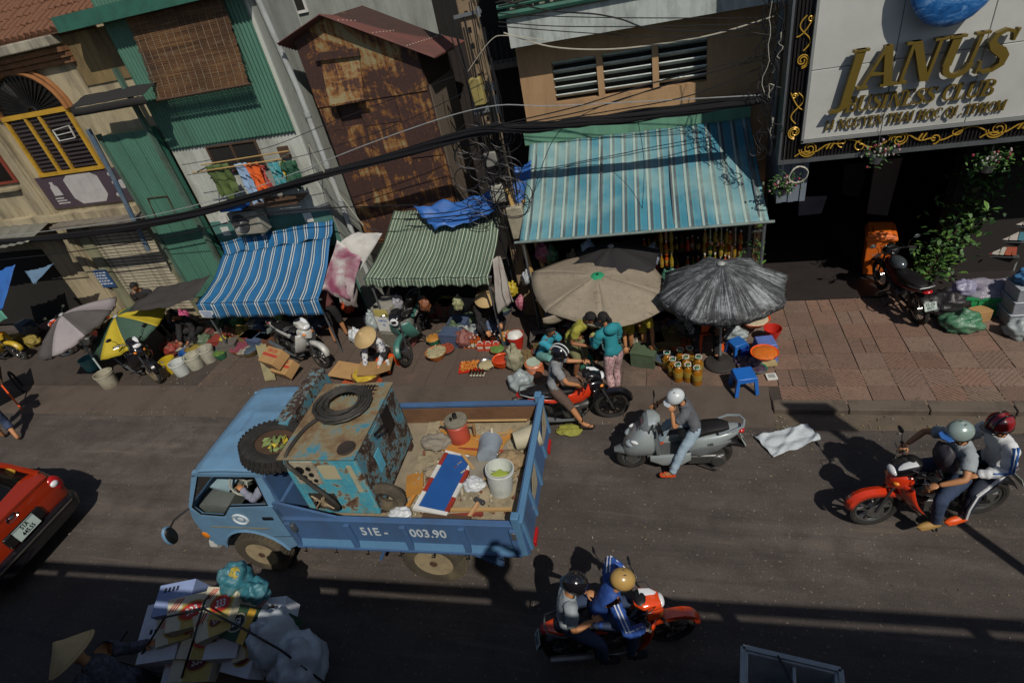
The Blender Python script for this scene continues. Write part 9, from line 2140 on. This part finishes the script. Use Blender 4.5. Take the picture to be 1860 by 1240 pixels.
solo('yellow_wad', 'yellow wad of packaging showing on the round turquoise bag', 'packaging', MB().ell((0, 0, 0), (.08, .08, .05), 12, 8, amp=.4, seed=4), pm('a3923a', .6, 0, .4, 8, name='yellow_wad'), G(428, 1040, 1.55))
WSK = pm('a9b1b8', .5, 0, .4, 4, '5d656c', name='woven_grey_sack', bmp=.6)
sack('woven_sack', 'large white woven sack bulging at the right end of the carton load', G(545, 1208, .6) - V((0, 0, .3)), (.26, .30, .40), WSK, 94, amp=.3)
sack('woven_sack', 'tall folded white woven sack leaning between cartons and the big sack', G(506, 1172, .8) - V((0, 0, .3)), (.17, .28, .44), WSK, 95, amp=.3)
tc3_ = thing('pedal_cart', 'dark pedal cart frame under the load of cartons', 'cart', V((-4.6, 1.75, 0)), R_(183))
obj('deck', MB().box((-.1, 0, .62), (1.6, .95, .05)), DWOOD, tc3_, smooth=0); mb = MB()
for y in (-.45, .45): mb.bar((-.9, y, .66), (.7, y, .66), .03, .04)
mb.tube([(.7, 0, .6), (1.2, 0, .9), (1.3, 0, .95)], .025, 6).tube([(1.3, -.3, .95), (1.3, .3, .95)], .018, 6); obj('frame', mb, BLACKM, tc3_)
for x, y in ((-.2, .52), (-.2, -.52), (1.15, 0)): w_ = obj('wheel', torus_wheel((x, y, .33), .33, .05), TYRE, tc3_)
solo('tie_rope', 'dark rope lashed over the carton load and sacks', 'rope', MB().tube([G(250, 1200, .9), G(300, 1120, 1.36), G(370, 1105, 1.45), G(440, 1140, 1.36), G(510, 1180, 1.1), G(590, 1240, .5)], .012, 5).tube([G(330, 1230, .8), G(352, 1160, 1.28), G(372, 1090, 1.40), G(400, 1060, 1.2)], .012, 5), BLACK)
# barrow at the left edge with orange shafts
hc = thing('hand_barrow', 'wooden barrow with yellow goods and orange-red legs at the left edge', 'barrow', G(5, 760, 0) + V((-.45, .35, 0)), R_(-35))
obj('tray', MB().box((0, 0, .72), (1.0, .8, .06)), DWOOD, hc, smooth=0)
for k in range(5): obj('plank', MB().box((-.4 + k * .2, 0, .765), (.18, .78, .02)), WOOD, hc, smooth=0)
for s in (-1, 1): obj('side', MB().box((0, s * .4, .9), (1.0, .03, .3)), DWOOD, hc, smooth=0); obj('leg', MB().bar((.45, s * .35, .70), (.62, s * .35, .02), .03, .03), ORANGE, hc, smooth=0); obj('wheel', torus_wheel((-.25, s * .47, .3), .3, .05), TYRE, hc)
for i in range(3): carton('yellow-brown carton number %s on the barrow at the left edge' % ['one, nearest the handles,', 'two, in the centre,', 'three, at the far end,'][i] if False else ['yellow-brown carton nearest the legs of the left barrow', 'yellow-brown carton in the centre of the left barrow', 'yellow-brown carton at the far end of the left barrow'][i], hc.location + rz(R_(-35)) @ V((.3 - .3 * i, 0, .78)), (.26, .6, .22), R_(-35), pm('a3802f', .8, 0, .4, 5, '6a5020', name='ochre_carton'), bands=0)
# ================================================================== loose produce along the kerb
heap = [(306, 630, 'a83a22', 'red chillies', 'left of the white buckets'), (322, 640, '5f7a2c', 'green limes', 'behind the yellow bucket'), (372, 640, '8a6a3a', 'ginger roots', 'behind the white buckets'), (405, 650, '4f6b2a', 'green herbs', 'right of the last white bucket'), (420, 625, 'a8822c', 'mangoes', 'under the blue awning'), (440, 640, '7a3a4a', 'shallots', 'by the blue awning post'), (455, 618, '9a9486', 'garlic bulbs', 'behind the leaning board'), (540, 612, 'a85a24', 'dried shrimp', 'under the right end of the blue awning'), (562, 622, '6a7a34', 'green beans', 'behind the old moped'), (790, 625, 'a8722c', 'pickles', 'under the green awning'), (812, 640, '8a3a22', 'paste', 'left of the snack tray'), (795, 650, '9a9272', 'peanuts', 'right of the green moped'), (905, 640, '5a7a3a', 'okra', 'behind the orange bowls'), (922, 622, 'b07a2c', 'turmeric', 'beside the pole foot'), (955, 655, '6d5a3a', 'dried mushrooms', 'beside the mottled sack'), (1160, 640, '7a2c3a', 'dates', 'left of the black olives'), (1215, 640, '8a8a4a', 'pickled greens', 'behind the oil jugs'), (1240, 640, 'a8582c', 'spice powder', 'left of the grey umbrella base'), (1180, 622, '5a4a6a', 'purple yams', 'in shade behind the olives')]
tubs = ['9a3a24', '3f6a8a', '8d8d86', '2f6a4a', '4a4a4c', 'a8622a']
for i, (px, py, c, what, where) in enumerate(heap):
 f_ = pm(c, .7, 0, .4, 14, name='heap_' + c); basin('%s tub of %s %s' % (['brick red', 'blue', 'grey', 'green', 'dark', 'orange'][i % 6], what, where), gz(px, py), .15 + .03 * (i % 3), .10 + .06 * (i % 2), pm(tubs[i % 6], .5, 0, .4, name='tub_' + tubs[i % 6]), f_, .95, 'tub', bits=(.02 + .006 * (i % 3), 45, f_), seed=i)
for i, (px, py, c, lab) in enumerate([(470, 560, 'a5a09a', 'white bag hanging under the front of the blue awning'), (500, 565, '6a8a4a', 'green bag hanging under the front of the blue awning'), (545, 560, 'a8622c', 'orange bag hanging under the right of the blue awning'), (720, 545, '8a8a90', 'grey bag hanging at the left under the green awning'), (770, 548, '7a4a30', 'brown bag hanging in the middle under the green awning'), (830, 545, '8d8f6a', 'khaki bag hanging at the right under the green awning'), (930, 520, 'a8932c', 'yellow bag tied to the pole'), (945, 545, '9a5a6a', 'pink bag tied low on the pole'), (955, 500, '8f969c', 'clear bag tied high on the pole by the teal awning')]):
 sack('hanging_bag', lab, F(px, py, 8.35 if px < 900 else 9.1) - V((0, 0, .2)), (.10, .09, .15), pm(c, .4, 0, .5, 6, bmp=.6, name='hb_' + c), 140 + i, cat='bag', neck=True)
